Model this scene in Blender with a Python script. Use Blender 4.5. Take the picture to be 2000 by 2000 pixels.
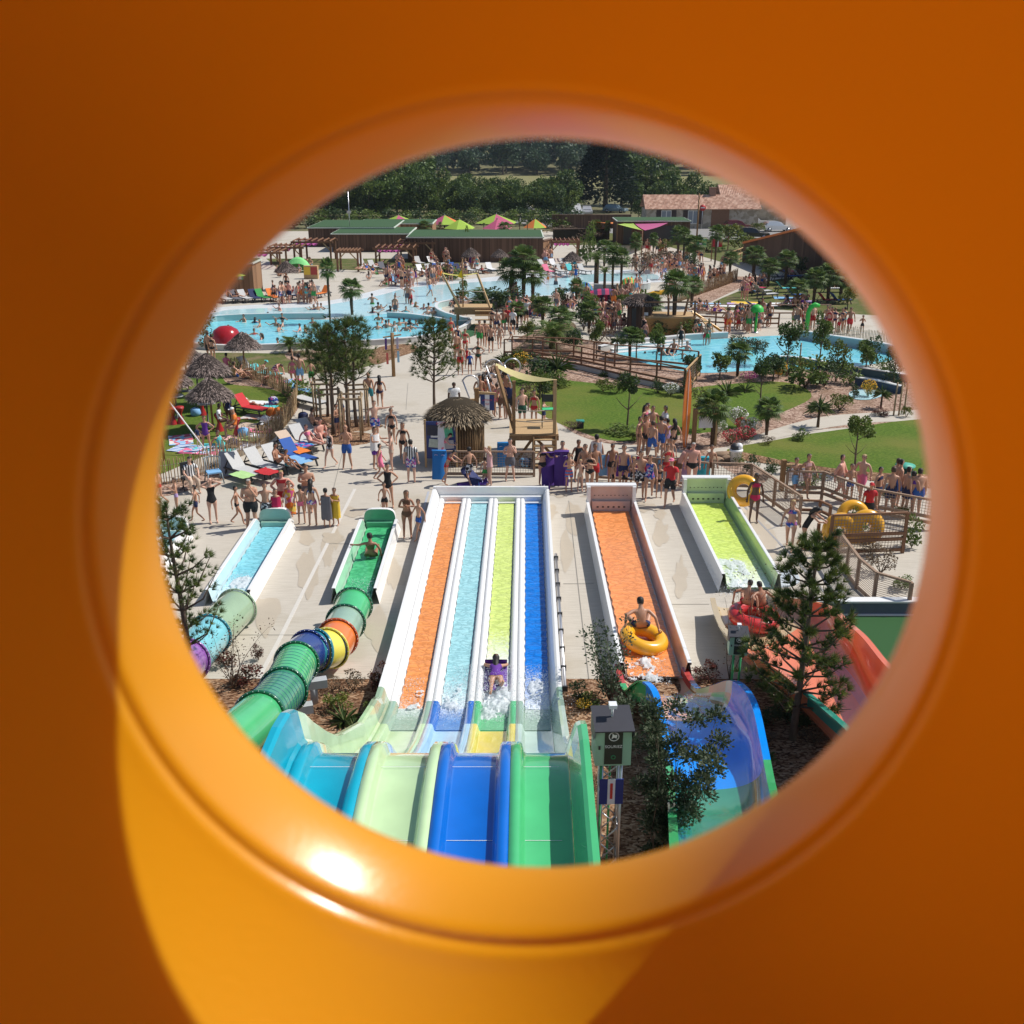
import bpy, bmesh, math, random
from mathutils import Vector as V, Matrix, Euler
R = random.Random(7)
rad = math.radians
for o in list(bpy.data.objects): bpy.data.objects.remove(o)
SC = bpy.context.scene
COL = SC.collection
# ---------------------------------------------------------------- camera, sky, sun, exposure
EYE = V((0, 0, 12.2)); TH = math.atan(725 / 2000)
AX = V((0, math.cos(TH), -math.sin(TH))); DN = V((0, -math.sin(TH), -math.cos(TH))); UPV = -DN
cam = bpy.data.cameras.new('camera'); cam.sensor_width = 36; cam.lens = 36; cam.clip_start = .02; cam.clip_end = 3000
cam.dof.use_dof = True; cam.dof.focus_distance = 34; cam.dof.aperture_fstop = 6.8
co = bpy.data.objects.new('camera', cam); COL.objects.link(co); co.location = EYE
co.rotation_euler = (math.pi / 2 - TH, 0, 0); SC.camera = co
SUN_EL, SUN_AZ = 50.8, 13.9      # azimuth counted from +X (image right) towards +Y (away)
w = bpy.data.worlds.new("World"); SC.world = w; w.use_nodes = True
nt = w.node_tree; bg = nt.nodes['Background']; sk = nt.nodes.new('ShaderNodeTexSky'); sk.sky_type = 'NISHITA'
sk.sun_disc = False; sk.sun_elevation = rad(SUN_EL); sk.sun_rotation = rad(90 - SUN_AZ)
nt.links.new(sk.outputs[0], bg.inputs[0]); bg.inputs[1].default_value = .085
S = V((math.cos(rad(SUN_EL)) * math.cos(rad(SUN_AZ)), math.cos(rad(SUN_EL)) * math.sin(rad(SUN_AZ)), math.sin(rad(SUN_EL))))
sl = bpy.data.lights.new('sun', 'SUN'); sl.energy = 4.4; sl.angle = rad(.5); sl.color = (1, .955, .89)
so = bpy.data.objects.new('sun', sl); COL.objects.link(so); so.rotation_euler = S.to_track_quat('Z', 'Y').to_euler(); so.location = (20, 10, 60)
SC.view_settings.view_transform = 'Standard'; SC.view_settings.look = 'None'; SC.view_settings.exposure = 0.12; SC.view_settings.gamma = 1
SC.render.engine = 'CYCLES'
# ---------------------------------------------------------------- pixel helpers (2000 px photograph -> points on real surfaces)
CR = {'P': (0, 0, 1), 'A': (300, 250, 3.864), 'B': (700, 250, 3.864), 'C': (1150, 250, 3.864), 'D': (300, 650, 3.864), 'E': (700, 650, 3.864),
      'F': (1100, 650, 4.83), 'G': (1400, 550, 4.2933), 'H': (1400, 900, 4.2933), 'I': (300, 950, 4.83), 'J': (650, 1000, 3.864),
      'K': (1050, 1100, 3.864), 'L': (400, 1150, 3.864), 'M': (700, 1300, 3.864), 'N': (1400, 1050, 4.83), 'Q': (850, 740, 7.728),
      'S': (380, 480, 6.44), 'T': (1440, 560, 6.44), 'U': (1060, 400, 6.44)}
def px(c, x, y): a, b, s = CR[c]; return a + x / s, b + y / s
def ray(x, y): return AX + V((1, 0, 0)) * ((x - 1000) / 2000) + DN * ((y - 1000) / 2000)
def at(x, y, z=0., c='P'):
    x, y = px(c, x, y); r = ray(x, y); return EYE + r * ((z - EYE.z) / r.z)
def atY(x, y, Y, c='P'):
    x, y = px(c, x, y); r = ray(x, y); return EYE + r * (Y / r.y)
def atD(x, y, d, c='P'):
    x, y = px(c, x, y); return EYE + ray(x, y) * d
def hgt(c, x, yt, base):   # height of the point seen at (x, yt) standing over base
    return atY(x, yt, base.y, c).z
# ---------------------------------------------------------------- materials
MC = {}
def newm(name):
    m = bpy.data.materials.new(name); m.use_nodes = True; return m, m.node_tree, m.node_tree.nodes['Principled BSDF']
def mat(col, rough=.6, var=.12, scale=8., spec=.5, bump=0., bscale=40., metal=0., coat=0., name='paint', trans=0.):
    key = (tuple(col), rough, var, scale, spec, bump, bscale, metal, coat, trans)
    if key in MC: return MC[key]
    m, t, b = newm(name); n = t.nodes; L = t.links.new
    b.inputs['Roughness'].default_value = rough; b.inputs['Metallic'].default_value = metal
    b.inputs['Specular IOR Level'].default_value = spec; b.inputs['Coat Weight'].default_value = coat; b.inputs['Coat Roughness'].default_value = .05
    tc = n.new('ShaderNodeTexCoord')
    no = n.new('ShaderNodeTexNoise'); no.inputs['Scale'].default_value = scale; no.inputs['Detail'].default_value = 4; L(tc.outputs['Object'], no.inputs['Vector'])
    mx = n.new('ShaderNodeMix'); mx.data_type = 'RGBA'; mx.inputs[6].default_value = (*[c * (1 - var) for c in col], 1); mx.inputs[7].default_value = (*[min(1, c * (1 + var)) for c in col], 1)
    L(no.outputs['Fac'], mx.inputs[0]); L(mx.outputs[2], b.inputs['Base Color'])
    if bump:
        n2 = n.new('ShaderNodeTexNoise'); n2.inputs['Scale'].default_value = bscale; n2.inputs['Detail'].default_value = 5; L(tc.outputs['Object'], n2.inputs['Vector'])
        bp = n.new('ShaderNodeBump'); bp.inputs['Strength'].default_value = bump; bp.inputs['Distance'].default_value = .03
        L(n2.outputs['Fac'], bp.inputs['Height']); L(bp.outputs[0], b.inputs['Normal'])
    if trans:
        out = n['Material Output']; tr = n.new('ShaderNodeBsdfTranslucent'); L(mx.outputs[2], tr.inputs['Color'])
        ms = n.new('ShaderNodeMixShader'); ms.inputs[0].default_value = trans; L(b.outputs[0], ms.inputs[1]); L(tr.outputs[0], ms.inputs[2]); L(ms.outputs[0], out.inputs['Surface'])
    MC[key] = m; return m
def ramp_mat(name, tex, scale, stops, rough=.8, bump=.3, dist=.03, coord='Object', stretch=(1, 1, 1), detail=6, spec=.3, extra=None, metal=0.):
    m, t, b = newm(name); n = t.nodes; L = t.links.new
    tc = n.new('ShaderNodeTexCoord'); mp = n.new('ShaderNodeMapping'); mp.inputs['Scale'].default_value = stretch; L(tc.outputs[coord], mp.inputs[0])
    if tex == 'noise': x = n.new('ShaderNodeTexNoise'); x.inputs['Detail'].default_value = detail; x.inputs['Roughness'].default_value = .65; o = x.outputs['Fac']
    elif tex == 'cell': x = n.new('ShaderNodeTexVoronoi'); sp = n.new('ShaderNodeSeparateColor'); L(x.outputs['Color'], sp.inputs[0]); o = sp.outputs[0]
    else: x = n.new('ShaderNodeTexVoronoi'); x.feature = 'DISTANCE_TO_EDGE'; o = x.outputs['Distance']
    x.inputs['Scale'].default_value = scale; L(mp.outputs[0], x.inputs['Vector'])
    cr = n.new('ShaderNodeValToRGB'); e = cr.color_ramp.elements
    while len(e) < len(stops): e.new(.5)
    for el, (p, c) in zip(e, stops): el.position = p; el.color = (*c, 1)
    L(o, cr.inputs[0]); cur = cr.outputs[0]
    if extra:   # second, larger noise: (scale, colour, low, high)
        x2 = n.new('ShaderNodeTexNoise'); x2.inputs['Scale'].default_value = extra[0]; x2.inputs['Detail'].default_value = 6; L(tc.outputs[coord], x2.inputs['Vector'])
        mr = n.new('ShaderNodeMapRange'); mr.inputs[1].default_value = extra[2]; mr.inputs[2].default_value = extra[3]; L(x2.outputs['Fac'], mr.inputs[0])
        mx = n.new('ShaderNodeMix'); mx.data_type = 'RGBA'; L(mr.outputs[0], mx.inputs[0]); L(cur, mx.inputs[6]); mx.inputs[7].default_value = (*extra[1], 1); cur = mx.outputs[2]
    L(cur, b.inputs['Base Color']); b.inputs['Roughness'].default_value = rough; b.inputs['Specular IOR Level'].default_value = spec; b.inputs['Metallic'].default_value = metal
    if bump:
        bp = n.new('ShaderNodeBump'); bp.inputs['Strength'].default_value = bump; bp.inputs['Distance'].default_value = dist; L(o, bp.inputs['Height']); L(bp.outputs[0], b.inputs['Normal'])
    return m
def water_mat(name, c0, c1, scale=3., stretch=(1, 1, 1), rough=.08, foam=None, lines=.35, bump=.25, line_col=None, glint=.03):
    """thin moving water over a coloured floor: ripple shading and glints painted in as dark lines and white flecks; foam=(y0,y1) object-Y range where it whitens"""
    m, t, b = newm(name); n = t.nodes; L = t.links.new
    tc = n.new('ShaderNodeTexCoord'); mp = n.new('ShaderNodeMapping'); mp.inputs['Scale'].default_value = stretch; L(tc.outputs['Object'], mp.inputs[0])
    dn = n.new('ShaderNodeTexNoise'); dn.inputs['Scale'].default_value = scale * .8; dn.inputs['Detail'].default_value = 3; L(mp.outputs[0], dn.inputs['Vector'])
    ad = n.new('ShaderNodeMix'); ad.data_type = 'RGBA'; ad.blend_type = 'LINEAR_LIGHT'; ad.inputs[0].default_value = .35; L(mp.outputs[0], ad.inputs[6]); L(dn.outputs['Color'], ad.inputs[7])
    vo = n.new('ShaderNodeTexVoronoi'); vo.feature = 'DISTANCE_TO_EDGE'; vo.inputs['Scale'].default_value = scale; L(ad.outputs[2], vo.inputs['Vector'])
    m1 = n.new('ShaderNodeMapRange'); m1.inputs[1].default_value = 0.; m1.inputs[2].default_value = .16; m1.inputs[3].default_value = lines; m1.inputs[4].default_value = 0.; L(vo.outputs['Distance'], m1.inputs[0])
    base = n.new('ShaderNodeMix'); base.data_type = 'RGBA'; L(dn.outputs['Fac'], base.inputs[0]); base.inputs[6].default_value = (*c0, 1); base.inputs[7].default_value = (*c1, 1)
    mx = n.new('ShaderNodeMix'); mx.data_type = 'RGBA'; L(m1.outputs[0], mx.inputs[0]); L(base.outputs[2], mx.inputs[6])
    mx.inputs[7].default_value = (*(line_col or [c * .45 for c in c0]), 1); cur = mx.outputs[2]  # ripple shading goes into the colour as darker lines
    fn = n.new('ShaderNodeTexNoise'); fn.inputs['Scale'].default_value = 14; fn.inputs['Detail'].default_value = 8; fn.inputs['Roughness'].default_value = .75; L(tc.outputs['Object'], fn.inputs['Vector'])
    mr = n.new('ShaderNodeMapRange'); mr.inputs[1].default_value = .62; mr.inputs[2].default_value = .72; mr.inputs[4].default_value = glint * 12; L(fn.outputs['Fac'], mr.inputs[0])
    fac = mr.outputs[0]
    if foam:
        sp = n.new('ShaderNodeSeparateXYZ'); L(tc.outputs['Object'], sp.inputs[0])
        fr = n.new('ShaderNodeMapRange'); fr.inputs[1].default_value = foam[0]; fr.inputs[2].default_value = foam[1]; L(sp.outputs[1], fr.inputs[0])
        su = n.new('ShaderNodeMath'); su.operation = 'ADD'; L(fr.outputs[0], su.inputs[0]); L(fn.outputs['Fac'], su.inputs[1])
        fr2 = n.new('ShaderNodeMapRange'); fr2.inputs[1].default_value = .8; fr2.inputs[2].default_value = 1.25; L(su.outputs[0], fr2.inputs[0])
        mm = n.new('ShaderNodeMath'); mm.operation = 'MAXIMUM'; L(fr2.outputs[0], mm.inputs[0]); L(fac, mm.inputs[1]); fac = mm.outputs[0]
    m2 = n.new('ShaderNodeMix'); m2.data_type = 'RGBA'; L(fac, m2.inputs[0]); L(cur, m2.inputs[6]); m2.inputs[7].default_value = (.86, .9, .92, 1)
    L(m2.outputs[2], b.inputs['Base Color']); b.inputs['Roughness'].default_value = rough
    bp = n.new('ShaderNodeBump'); bp.inputs['Strength'].default_value = bump; bp.inputs['Distance'].default_value = .05
    L(vo.outputs['Distance'], bp.inputs['Height']); L(bp.outputs[0], b.inputs['Normal'])
    return m
def cloth_mat(cols, scale=9.):   # printed cloth: blotches in the given colours
    key = ('cloth', tuple(cols), scale)
    if key in MC: return MC[key]
    st = [(i / len(cols), c) for i, c in enumerate(cols)]
    m = ramp_mat('printed_cloth', 'cell', scale, st, rough=.85, bump=0); m.node_tree.nodes['Color Ramp'].color_ramp.interpolation = 'CONSTANT'
    MC[key] = m; return m
def stripe_mat(c0, c1, freq=14, axis=0):
    key = ('stripe', c0, c1, freq, axis)
    if key in MC: return MC[key]
    m, t, b = newm('striped_cloth'); n = t.nodes; L = t.links.new
    tc = n.new('ShaderNodeTexCoord'); sp = n.new('ShaderNodeSeparateXYZ'); L(tc.outputs['Object'], sp.inputs[0])
    mu = n.new('ShaderNodeMath'); mu.operation = 'MULTIPLY'; mu.inputs[1].default_value = freq; L(sp.outputs[axis], mu.inputs[0])
    f = n.new('ShaderNodeMath'); f.operation = 'FRACT'; L(mu.outputs[0], f.inputs[0])
    g = n.new('ShaderNodeMath'); g.operation = 'GREATER_THAN'; g.inputs[1].default_value = .5; L(f.outputs[0], g.inputs[0])
    mx = n.new('ShaderNodeMix'); mx.data_type = 'RGBA'; L(g.outputs[0], mx.inputs[0]); mx.inputs[6].default_value = (*c0, 1); mx.inputs[7].default_value = (*c1, 1)
    L(mx.outputs[2], b.inputs['Base Color']); b.inputs['Roughness'].default_value = .85
    MC[key] = m; return m
WHITE = mat((.8, .8, .79), .35, .04, name='white_gelcoat', coat=.3)
WOOD = ramp_mat('pine_timber', 'noise', 5, [(.3, (.2, .11, .05)), (.7, (.34, .2, .09))], .75, .2, stretch=(6, 6, 1))
WOODL = ramp_mat('pale_timber', 'noise', 5, [(.3, (.38, .24, .12)), (.7, (.55, .38, .2))], .75, .2, stretch=(6, 6, 1))
WOODR = ramp_mat('red_brown_timber', 'noise', 5, [(.3, (.17, .085, .045)), (.7, (.27, .14, .08))], .75, .2, stretch=(6, 6, 1))
WOODG = ramp_mat('weathered_rail', 'noise', 5, [(.3, (.25, .16, .11)), (.7, (.38, .27, .19))], .75, .2, stretch=(4, 4, 1))
STEEL = mat((.6, .6, .62), .3, .05, metal=.9, name='galvanised_steel')
DARK = mat((.03, .032, .035), .5, .1, name='dark_plastic')
# ---------------------------------------------------------------- mesh builder
class MB:
    def __init__(s): s.v = []; s.f = []; s.m = []; s.sm = []
    def add(s, vs, fs, mi=0, smooth=False):
        k = len(s.v); s.v += [tuple(p) for p in vs]; s.f += [tuple(i + k for i in f) for f in fs]; s.m += [mi] * len(fs); s.sm += [smooth] * len(fs)
    def box(s, c, d, rz=0., rx=0., ry=0., mi=0):
        M_ = Euler((rx, ry, rz)).to_matrix(); c = V(c)
        vs = [c + M_ @ V((sx * d[0] / 2, sy * d[1] / 2, sz * d[2] / 2)) for sx in (-1, 1) for sy in (-1, 1) for sz in (-1, 1)]
        s.add(vs, [(0, 1, 3, 2), (4, 6, 7, 5), (0, 4, 5, 1), (2, 3, 7, 6), (0, 2, 6, 4), (1, 5, 7, 3)], mi)
    def bar(s, a, b, w_, h_=None, mi=0, up=V((0, 0, 1))):   # rectangular beam a->b
        a = V(a); b = V(b); h_ = h_ or w_; d = (b - a); 
        if d.length < 1e-6: return
        d.normalize(); u = up if abs(d.dot(up)) < .98 else V((1, 0, 0)); x = d.cross(u).normalized(); y = x.cross(d)
        vs = [p + x * sx * w_ / 2 + y * sy * h_ / 2 for p in (a, b) for sx, sy in ((-1, -1), (1, -1), (1, 1), (-1, 1))]
        s.add(vs, [(0, 1, 2, 3), (7, 6, 5, 4), (0, 4, 5, 1), (1, 5, 6, 2), (2, 6, 7, 3), (3, 7, 4, 0)], mi)
    def tube(s, pts, r, seg=8, mi=0, caps=True, smooth=True):
        pts = [V(p) for p in pts]; rs = r if isinstance(r, (list, tuple)) else [r] * len(pts); vs = []; fs = []; px_ = None
        for i, p in enumerate(pts):
            d = (pts[min(i + 1, len(pts) - 1)] - pts[max(i - 1, 0)]).normalized()
            if px_ is None: u = V((0, 0, 1)) if abs(d.z) < .9 else V((1, 0, 0)); px_ = d.cross(u).normalized()
            else: px_ = (px_ - d * px_.dot(d)).normalized()
            y = d.cross(px_)
            for k in range(seg):
                a = 2 * math.pi * k / seg; vs.append(p + (px_ * math.cos(a) + y * math.sin(a)) * rs[i])
        for i in range(len(pts) - 1):
            for k in range(seg): k2 = (k + 1) % seg; fs.append((i * seg + k, i * seg + k2, (i + 1) * seg + k2, (i + 1) * seg + k))
        if caps: fs.append(tuple(range(seg))[::-1]); fs.append(tuple((len(pts) - 1) * seg + k for k in range(seg)))
        s.add(vs, fs, mi, smooth)
    def lathe(s, c, prof, seg=16, mi=0, smooth=True, jit=0.):   # prof (r,z)
        vs = []; fs = []; c = V(c)
        for r, z in prof:
            for k in range(seg): a = 2 * math.pi * k / seg; rr = r * (1 + R.uniform(-jit, jit)); vs.append(c + V((math.cos(a) * rr, math.sin(a) * rr, z)))
        for i in range(len(prof) - 1):
            for k in range(seg): k2 = (k + 1) % seg; fs.append((i * seg + k, i * seg + k2, (i + 1) * seg + k2, (i + 1) * seg + k))
        s.add(vs, fs, mi, smooth)
    def ball(s, c, r, seg=10, mi=0, sc=(1, 1, 1)):
        n = max(4, seg // 2); vs = []; fs = []; c = V(c)
        for i in range(n + 1):
            t = math.pi * i / n
            for k in range(seg): a = 2 * math.pi * k / seg; vs.append(c + V((math.sin(t) * math.cos(a) * r * sc[0], math.sin(t) * math.sin(a) * r * sc[1], math.cos(t) * r * sc[2])))
        for i in range(n):
            for k in range(seg): k2 = (k + 1) % seg; fs.append((i * seg + k, (i + 1) * seg + k, (i + 1) * seg + k2, i * seg + k2))
        s.add(vs, fs, mi, True)
    def prism(s, poly, z0, z1, mi=0):   # vertical prism of an XY outline
        n = len(poly); vs = [(p[0], p[1], z0) for p in poly] + [(p[0], p[1], z1) for p in poly]
        s.add(vs, [tuple(range(n))[::-1], tuple(range(n, 2 * n))] + [(i, (i + 1) % n, n + (i + 1) % n, n + i) for i in range(n)], mi)
    def quad(s, a, b, c, d, mi=0): s.add([a, b, c, d], [(0, 1, 2, 3)], mi)
    def torus(s, c, R0, r0, seg=32, rs=12, mi=0, rot=Matrix.Identity(3), sq=1.):
        vs = []; fs = []; c = V(c)
        for i in range(seg):
            a = 2 * math.pi * i / seg
            for k in range(rs): b = 2 * math.pi * k / rs; rr = R0 + r0 * math.cos(b); vs.append(c + rot @ V((rr * math.cos(a), rr * math.sin(a), r0 * sq * math.sin(b))))
        for i in range(seg):
            for k in range(rs): fs.append((i * rs + k, ((i + 1) % seg) * rs + k, ((i + 1) % seg) * rs + (k + 1) % rs, i * rs + (k + 1) % rs))
        s.add(vs, fs, mi, True)
    def mesh(s, name, mats):
        me = bpy.data.meshes.new(name); me.from_pydata(s.v, [], s.f); me.update()
        for m_ in (mats if isinstance(mats, (list, tuple)) else [mats]): me.materials.append(m_)
        me.polygons.foreach_set('material_index', s.m); me.polygons.foreach_set('use_smooth', s.sm); return me
    def build(s, name, mats, parent=None):
        o = bpy.data.objects.new(name, s.mesh(name, mats)); COL.objects.link(o)
        if parent: o.parent = parent
        return o
def obj(name, me, parent=None):
    o = bpy.data.objects.new(name, me); COL.objects.link(o); o.parent = parent; return o
def tag(o, label, cat, group=None, kind=None):
    if label: o['label'] = label
    if cat: o['category'] = cat
    if group: o['group'] = group
    if kind: o['kind'] = kind
    return o
def thing(name, label, cat, loc=(0, 0, 0), rz=0., group=None):
    o = bpy.data.objects.new(name, None); COL.objects.link(o); o.location = loc; o.rotation_euler = (0, 0, rz); o.empty_display_size = .3
    return tag(o, label, cat, group)
def dup(o, loc, rz=0., sc=1., label=None, group=None, parent=None):
    c = o.copy(); COL.objects.link(c)
    if parent is None:
        c.location = loc; c.rotation_euler = (0, 0, rz); c.scale = (sc, sc, sc) if not isinstance(sc, tuple) else sc
        if label: c['label'] = label
        if group: c['group'] = group
    else: c.parent = parent
    for ch in o.children: dup(ch, None, parent=c)
    return c
def inst(name, label, cat, loc, rz, sc, parts, group=None):   # thing made of shared part meshes: parts [(name, mesh, [sub...])]
    t = thing(name, label, cat, loc, rz, group); t.scale = (sc, sc, sc) if not isinstance(sc, tuple) else sc
    for p in parts:
        q = obj(p[0], p[1], t)
        for s_ in (p[2] if len(p) > 2 else []): obj(s_[0], s_[1], q)
    return t
def sheet(name, pts, z, m, kind='structure', c='P', label=None, cat=None):   # flat ground sheet from outline pixels
    ps = [at(x, y, z, c) for x, y in pts]; bm = bmesh.new(); f = bm.faces.new([bm.verts.new(p) for p in ps]); bm.normal_update()
    if f.normal.z < 0: f.normal_flip()
    bmesh.ops.triangulate(bm, faces=bm.faces[:]); me = bpy.data.meshes.new(name); bm.to_mesh(me); bm.free(); me.materials.append(m)
    o = obj(name, me); 
    if kind: o['kind'] = kind
    return tag(o, label, cat)
def smooth_line(pts, n=6):   # Catmull-Rom through points
    P_ = [V(p) for p in pts]; out = []
    for i in range(len(P_) - 1):
        a, b, c, d = P_[max(i - 1, 0)], P_[i], P_[i + 1], P_[min(i + 2, len(P_) - 1)]
        for k in range(n):
            t = k / n; out.append(.5 * ((2 * b) + (-a + c) * t + (2 * a - 5 * b + 4 * c - d) * t * t + (-a + 3 * b - 3 * c + d) * t ** 3))
    return out + [P_[-1]]
def closed_smooth(pts, n=4):
    P_ = [V((*p, 0)) if len(p) == 2 else V(p) for p in pts]; N_ = len(P_); out = []
    for i in range(N_):
        a, b, c, d = P_[i - 1], P_[i], P_[(i + 1) % N_], P_[(i + 2) % N_]
        for k in range(n):
            t = k / n; q = .5 * ((2 * b) + (-a + c) * t + (2 * a - 5 * b + 4 * c - d) * t * t + (-a + 3 * b - 3 * c + d) * t ** 3); out.append((q.x, q.y))
    return out
# text and lettering: 5x7 block letters as little raised boxes (legible at the size they have)
def lettering(text, size, m, name='lettering', parent=None, extr=.002):
    cu = bpy.data.curves.new(name, 'FONT'); cu.body = text; cu.size = size; cu.extrude = extr; cu.align_x = 'CENTER'; cu.align_y = 'CENTER'
    o = bpy.data.objects.new(name, cu); COL.objects.link(o); dg = bpy.context.evaluated_depsgraph_get(); me = bpy.data.meshes.new_from_object(o.evaluated_get(dg))
    bpy.data.objects.remove(o); me.materials.clear(); me.materials.append(m); q = obj(name, me, parent); return q
# ================================================================ SETTING: ground sheets
CONC = ramp_mat('brushed_concrete', 'noise', 3.2, [(.3, (.44, .395, .33)), (.5, (.5, .455, .385)), (.72, (.55, .505, .435))], .75, .05, .01, stretch=(.5, 5, 1), extra=(.35, (.40, .35, .27), .56, .74), spec=.3)
GRASS = ramp_mat('mown_grass', 'noise', 7, [(.28, (.035, .07, .01)), (.5, (.085, .145, .02)), (.75, (.17, .22, .04))], .9, .6, .05, stretch=(1, 1.6, 1), extra=(.3, (.17, .17, .04), .42, .75), spec=.1, detail=9)
GRASSD = ramp_mat('dry_worn_grass', 'noise', 6, [(.28, (.05, .07, .02)), (.5, (.1, .12, .035)), (.75, (.17, .16, .065))], .9, .6, .05, extra=(.8, (.2, .155, .085), .48, .7), spec=.1, detail=9)
MULCH = ramp_mat('bark_mulch', 'cell', 15, [(0., (.06, .025, .012)), (.3, (.17, .085, .045)), (.6, (.3, .175, .1)), (.92, (.46, .31, .2))], .9, .9, .05, stretch=(1, 1.7, 1), extra=(1.1, (.12, .06, .035), .5, .75), spec=.1)
MULCHP = ramp_mat('pale_wood_chips', 'cell', 12, [(0., (.12, .06, .04)), (.35, (.3, .19, .14)), (.8, (.5, .36, .28))], .9, .9, .05, extra=(.7, (.25, .16, .11), .5, .7), spec=.1)
FIELD = ramp_mat('stubble_field', 'noise', .25, [(.3, (.17, .16, .06)), (.7, (.25, .23, .1))], .95, 0, stretch=(1, 6, 1))
EARTH = ramp_mat('dry_earth', 'noise', .6, [(.3, (.1, .1, .045)), (.7, (.2, .18, .09))], .95, .3)
POOLW = water_mat('lagoon_water', (.17, .6, .72), (.3, .73, .8), 1.1, (1, 2.2, 1), .1, None, .55, .22, (.07, .45, .62), .02)
SHALW = water_mat('shallow_water', (.42, .7, .76), (.6, .79, .82), 1.2, (1, 2.4, 1), .12, None, .4, .15, (.25, .55, .64), .02)
PALE = ramp_mat('pale_wet_beach', 'noise', 1.2, [(.3, (.6, .64, .66)), (.7, (.72, .74, .74))], .35, .05)
# terrain with the far hill
bm_ = MB(); NX, NY = 40, 46; ys = [-60, 10, 60, 120, 170, 200, 230, 260, 300] + [300 + 22 * i for i in range(1, NY - 8)]
def hill(x, y):
    if y < 392: return 0.
    t = min(1, (y - 392) / 300); return 34 * t * t * (3 - 2 * t) * (1 + .25 * math.sin(x * .012 + 1)) + (y - 392) * .02
vs = [(-700 + 1400 * i / (NX - 1), y, hill(-700 + 1400 * i / (NX - 1), y) - .02) for y in ys for i in range(NX)]
bm_.add(vs, [(j * NX + i, j * NX + i + 1, (j + 1) * NX + i + 1, (j + 1) * NX + i) for j in range(len(ys) - 1) for i in range(NX - 1)], 0, True)
bm_.build('ground', EARTH)['kind'] = 'structure'
mb = MB(); mb.quad((-75, 21.85, 0), (75, 21.85, 0), (75, 152, 0), (-75, 152, 0)); mb.build('plaza_paving', CONC)['kind'] = 'structure'
mb = MB(); mb.quad((-60, -30, -.004), (60, -30, -.004), (60, 22.5, -.004), (-60, 22.5, -.004)); mb.build('mulch_bed', MULCH)['kind'] = 'structure'
mb = MB()
mb.add([(x, y, hill(x, y) + .15) for y in (290, 310, 330, 350, 370, 395) for x in (-75, -40, 0, 40, 80, 110)], [(j * 6 + i, j * 6 + i + 1, j * 6 + i + 7, j * 6 + i + 6) for j in range(5) for i in range(5)]); mb.build('field', FIELD)['kind'] = 'structure'
LAWNL = closed_smooth([(250, 930), (250, 740), (360, 725), (470, 722), (560, 752), (572, 790), (545, 822), (470, 862), (400, 890)])
sheet('lawn', LAWNL, .004, GRASS)
sheet('garden_bed', closed_smooth([(440, 735), (500, 728), (560, 742), (585, 775), (575, 810), (530, 850), (480, 890), (500, 850), (550, 810), (560, 775), (520, 758), (450, 750)], 3), .008, MULCHP)
sheet('garden_bed', [(250, 945), (330, 940), (420, 915), (480, 900), (470, 925), (400, 950), (330, 968), (250, 975)], .008, MULCHP)
sheet('lawn', closed_smooth([(400, 690), (560, 690), (700, 684), (775, 678), (790, 690), (720, 715), (640, 728), (560, 728), (430, 712)]), .004, GRASSD)
sheet('garden_bed', closed_smooth([(560, 688), (615, 684), (640, 694), (600, 703), (565, 702)]), .008, MULCHP)
sheet('garden_bed', closed_smooth([(740, 678), (800, 672), (815, 684), (770, 700), (735, 712), (720, 700)]), .006, MULCH)
LAWNM = closed_smooth([(975, 745), (1000, 735), (1100, 742), (1290, 760), (1400, 752), (1500, 745), (1560, 752), (1585, 775), (1540, 800), (1440, 835), (1330, 850), (1210, 862), (1120, 838), (1040, 800)])
sheet('garden_bed', closed_smooth([(935, 742), (960, 715), (1010, 690), (1100, 690), (1300, 700), (1500, 700), (1700, 740), (1790, 760), (1790, 835), (1650, 835), (1560, 845), (1470, 865), (1420, 885), (1500, 925), (1470, 945), (1380, 895), (1290, 870), (1200, 868), (1130, 850), (1075, 815), (1000, 775), (950, 765)]), .004, MULCHP)
sheet('lawn', LAWNM, .008, GRASS)
sheet('path', closed_smooth([(1380, 880), (1440, 868), (1500, 842), (1600, 815), (1700, 806), (1830, 800), (1830, 820), (1700, 825), (1600, 838), (1500, 862), (1440, 895)]), .012, CONC)
sheet('lawn', closed_smooth([(1420, 878), (1500, 862), (1620, 842), (1850, 822), (1850, 935), (1700, 925), (1560, 905), (1460, 900)]), .016, GRASS)
sheet('garden_bed', closed_smooth([(1400, 895), (1460, 900), (1560, 915), (1700, 938), (1850, 955), (1850, 930), (1700, 922), (1560, 905), (1430, 880)]), .020, MULCH)
sheet('lawn', closed_smooth([(1385, 596), (1450, 566), (1520, 545), (1640, 540), (1760, 560), (1760, 612), (1640, 612), (1500, 604), (1420, 606)]), .004, GRASSD)
sheet('garden_bed', [(1370, 598), (1450, 560), (1490, 552), (1490, 540), (1440, 540), (1330, 580)], .006, MULCHP)
sheet('garden_bed', closed_smooth([(900, 565), (1000, 560), (1100, 555), (1180, 560), (1260, 560), (1160, 572), (1010, 590), (1000, 600), (930, 605), (905, 590)]), .004, MULCHP)
sheet('garden_bed', closed_smooth([(1005, 665), (1060, 640), (1120, 630), (1130, 660), (1200, 668), (1290, 660), (1310, 672), (1200, 700), (1100, 700), (1010, 690)]), .006, MULCHP)
sheet('garden_bed', [(1080, 445), (1500, 445), (1560, 500), (1420, 515), (1300, 480), (1080, 478)], .004, GRASSD)
sheet('lawn', [(520, 505), (700, 505), (900, 505), (900, 525), (700, 528), (540, 522)], .004, GRASSD)
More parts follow.
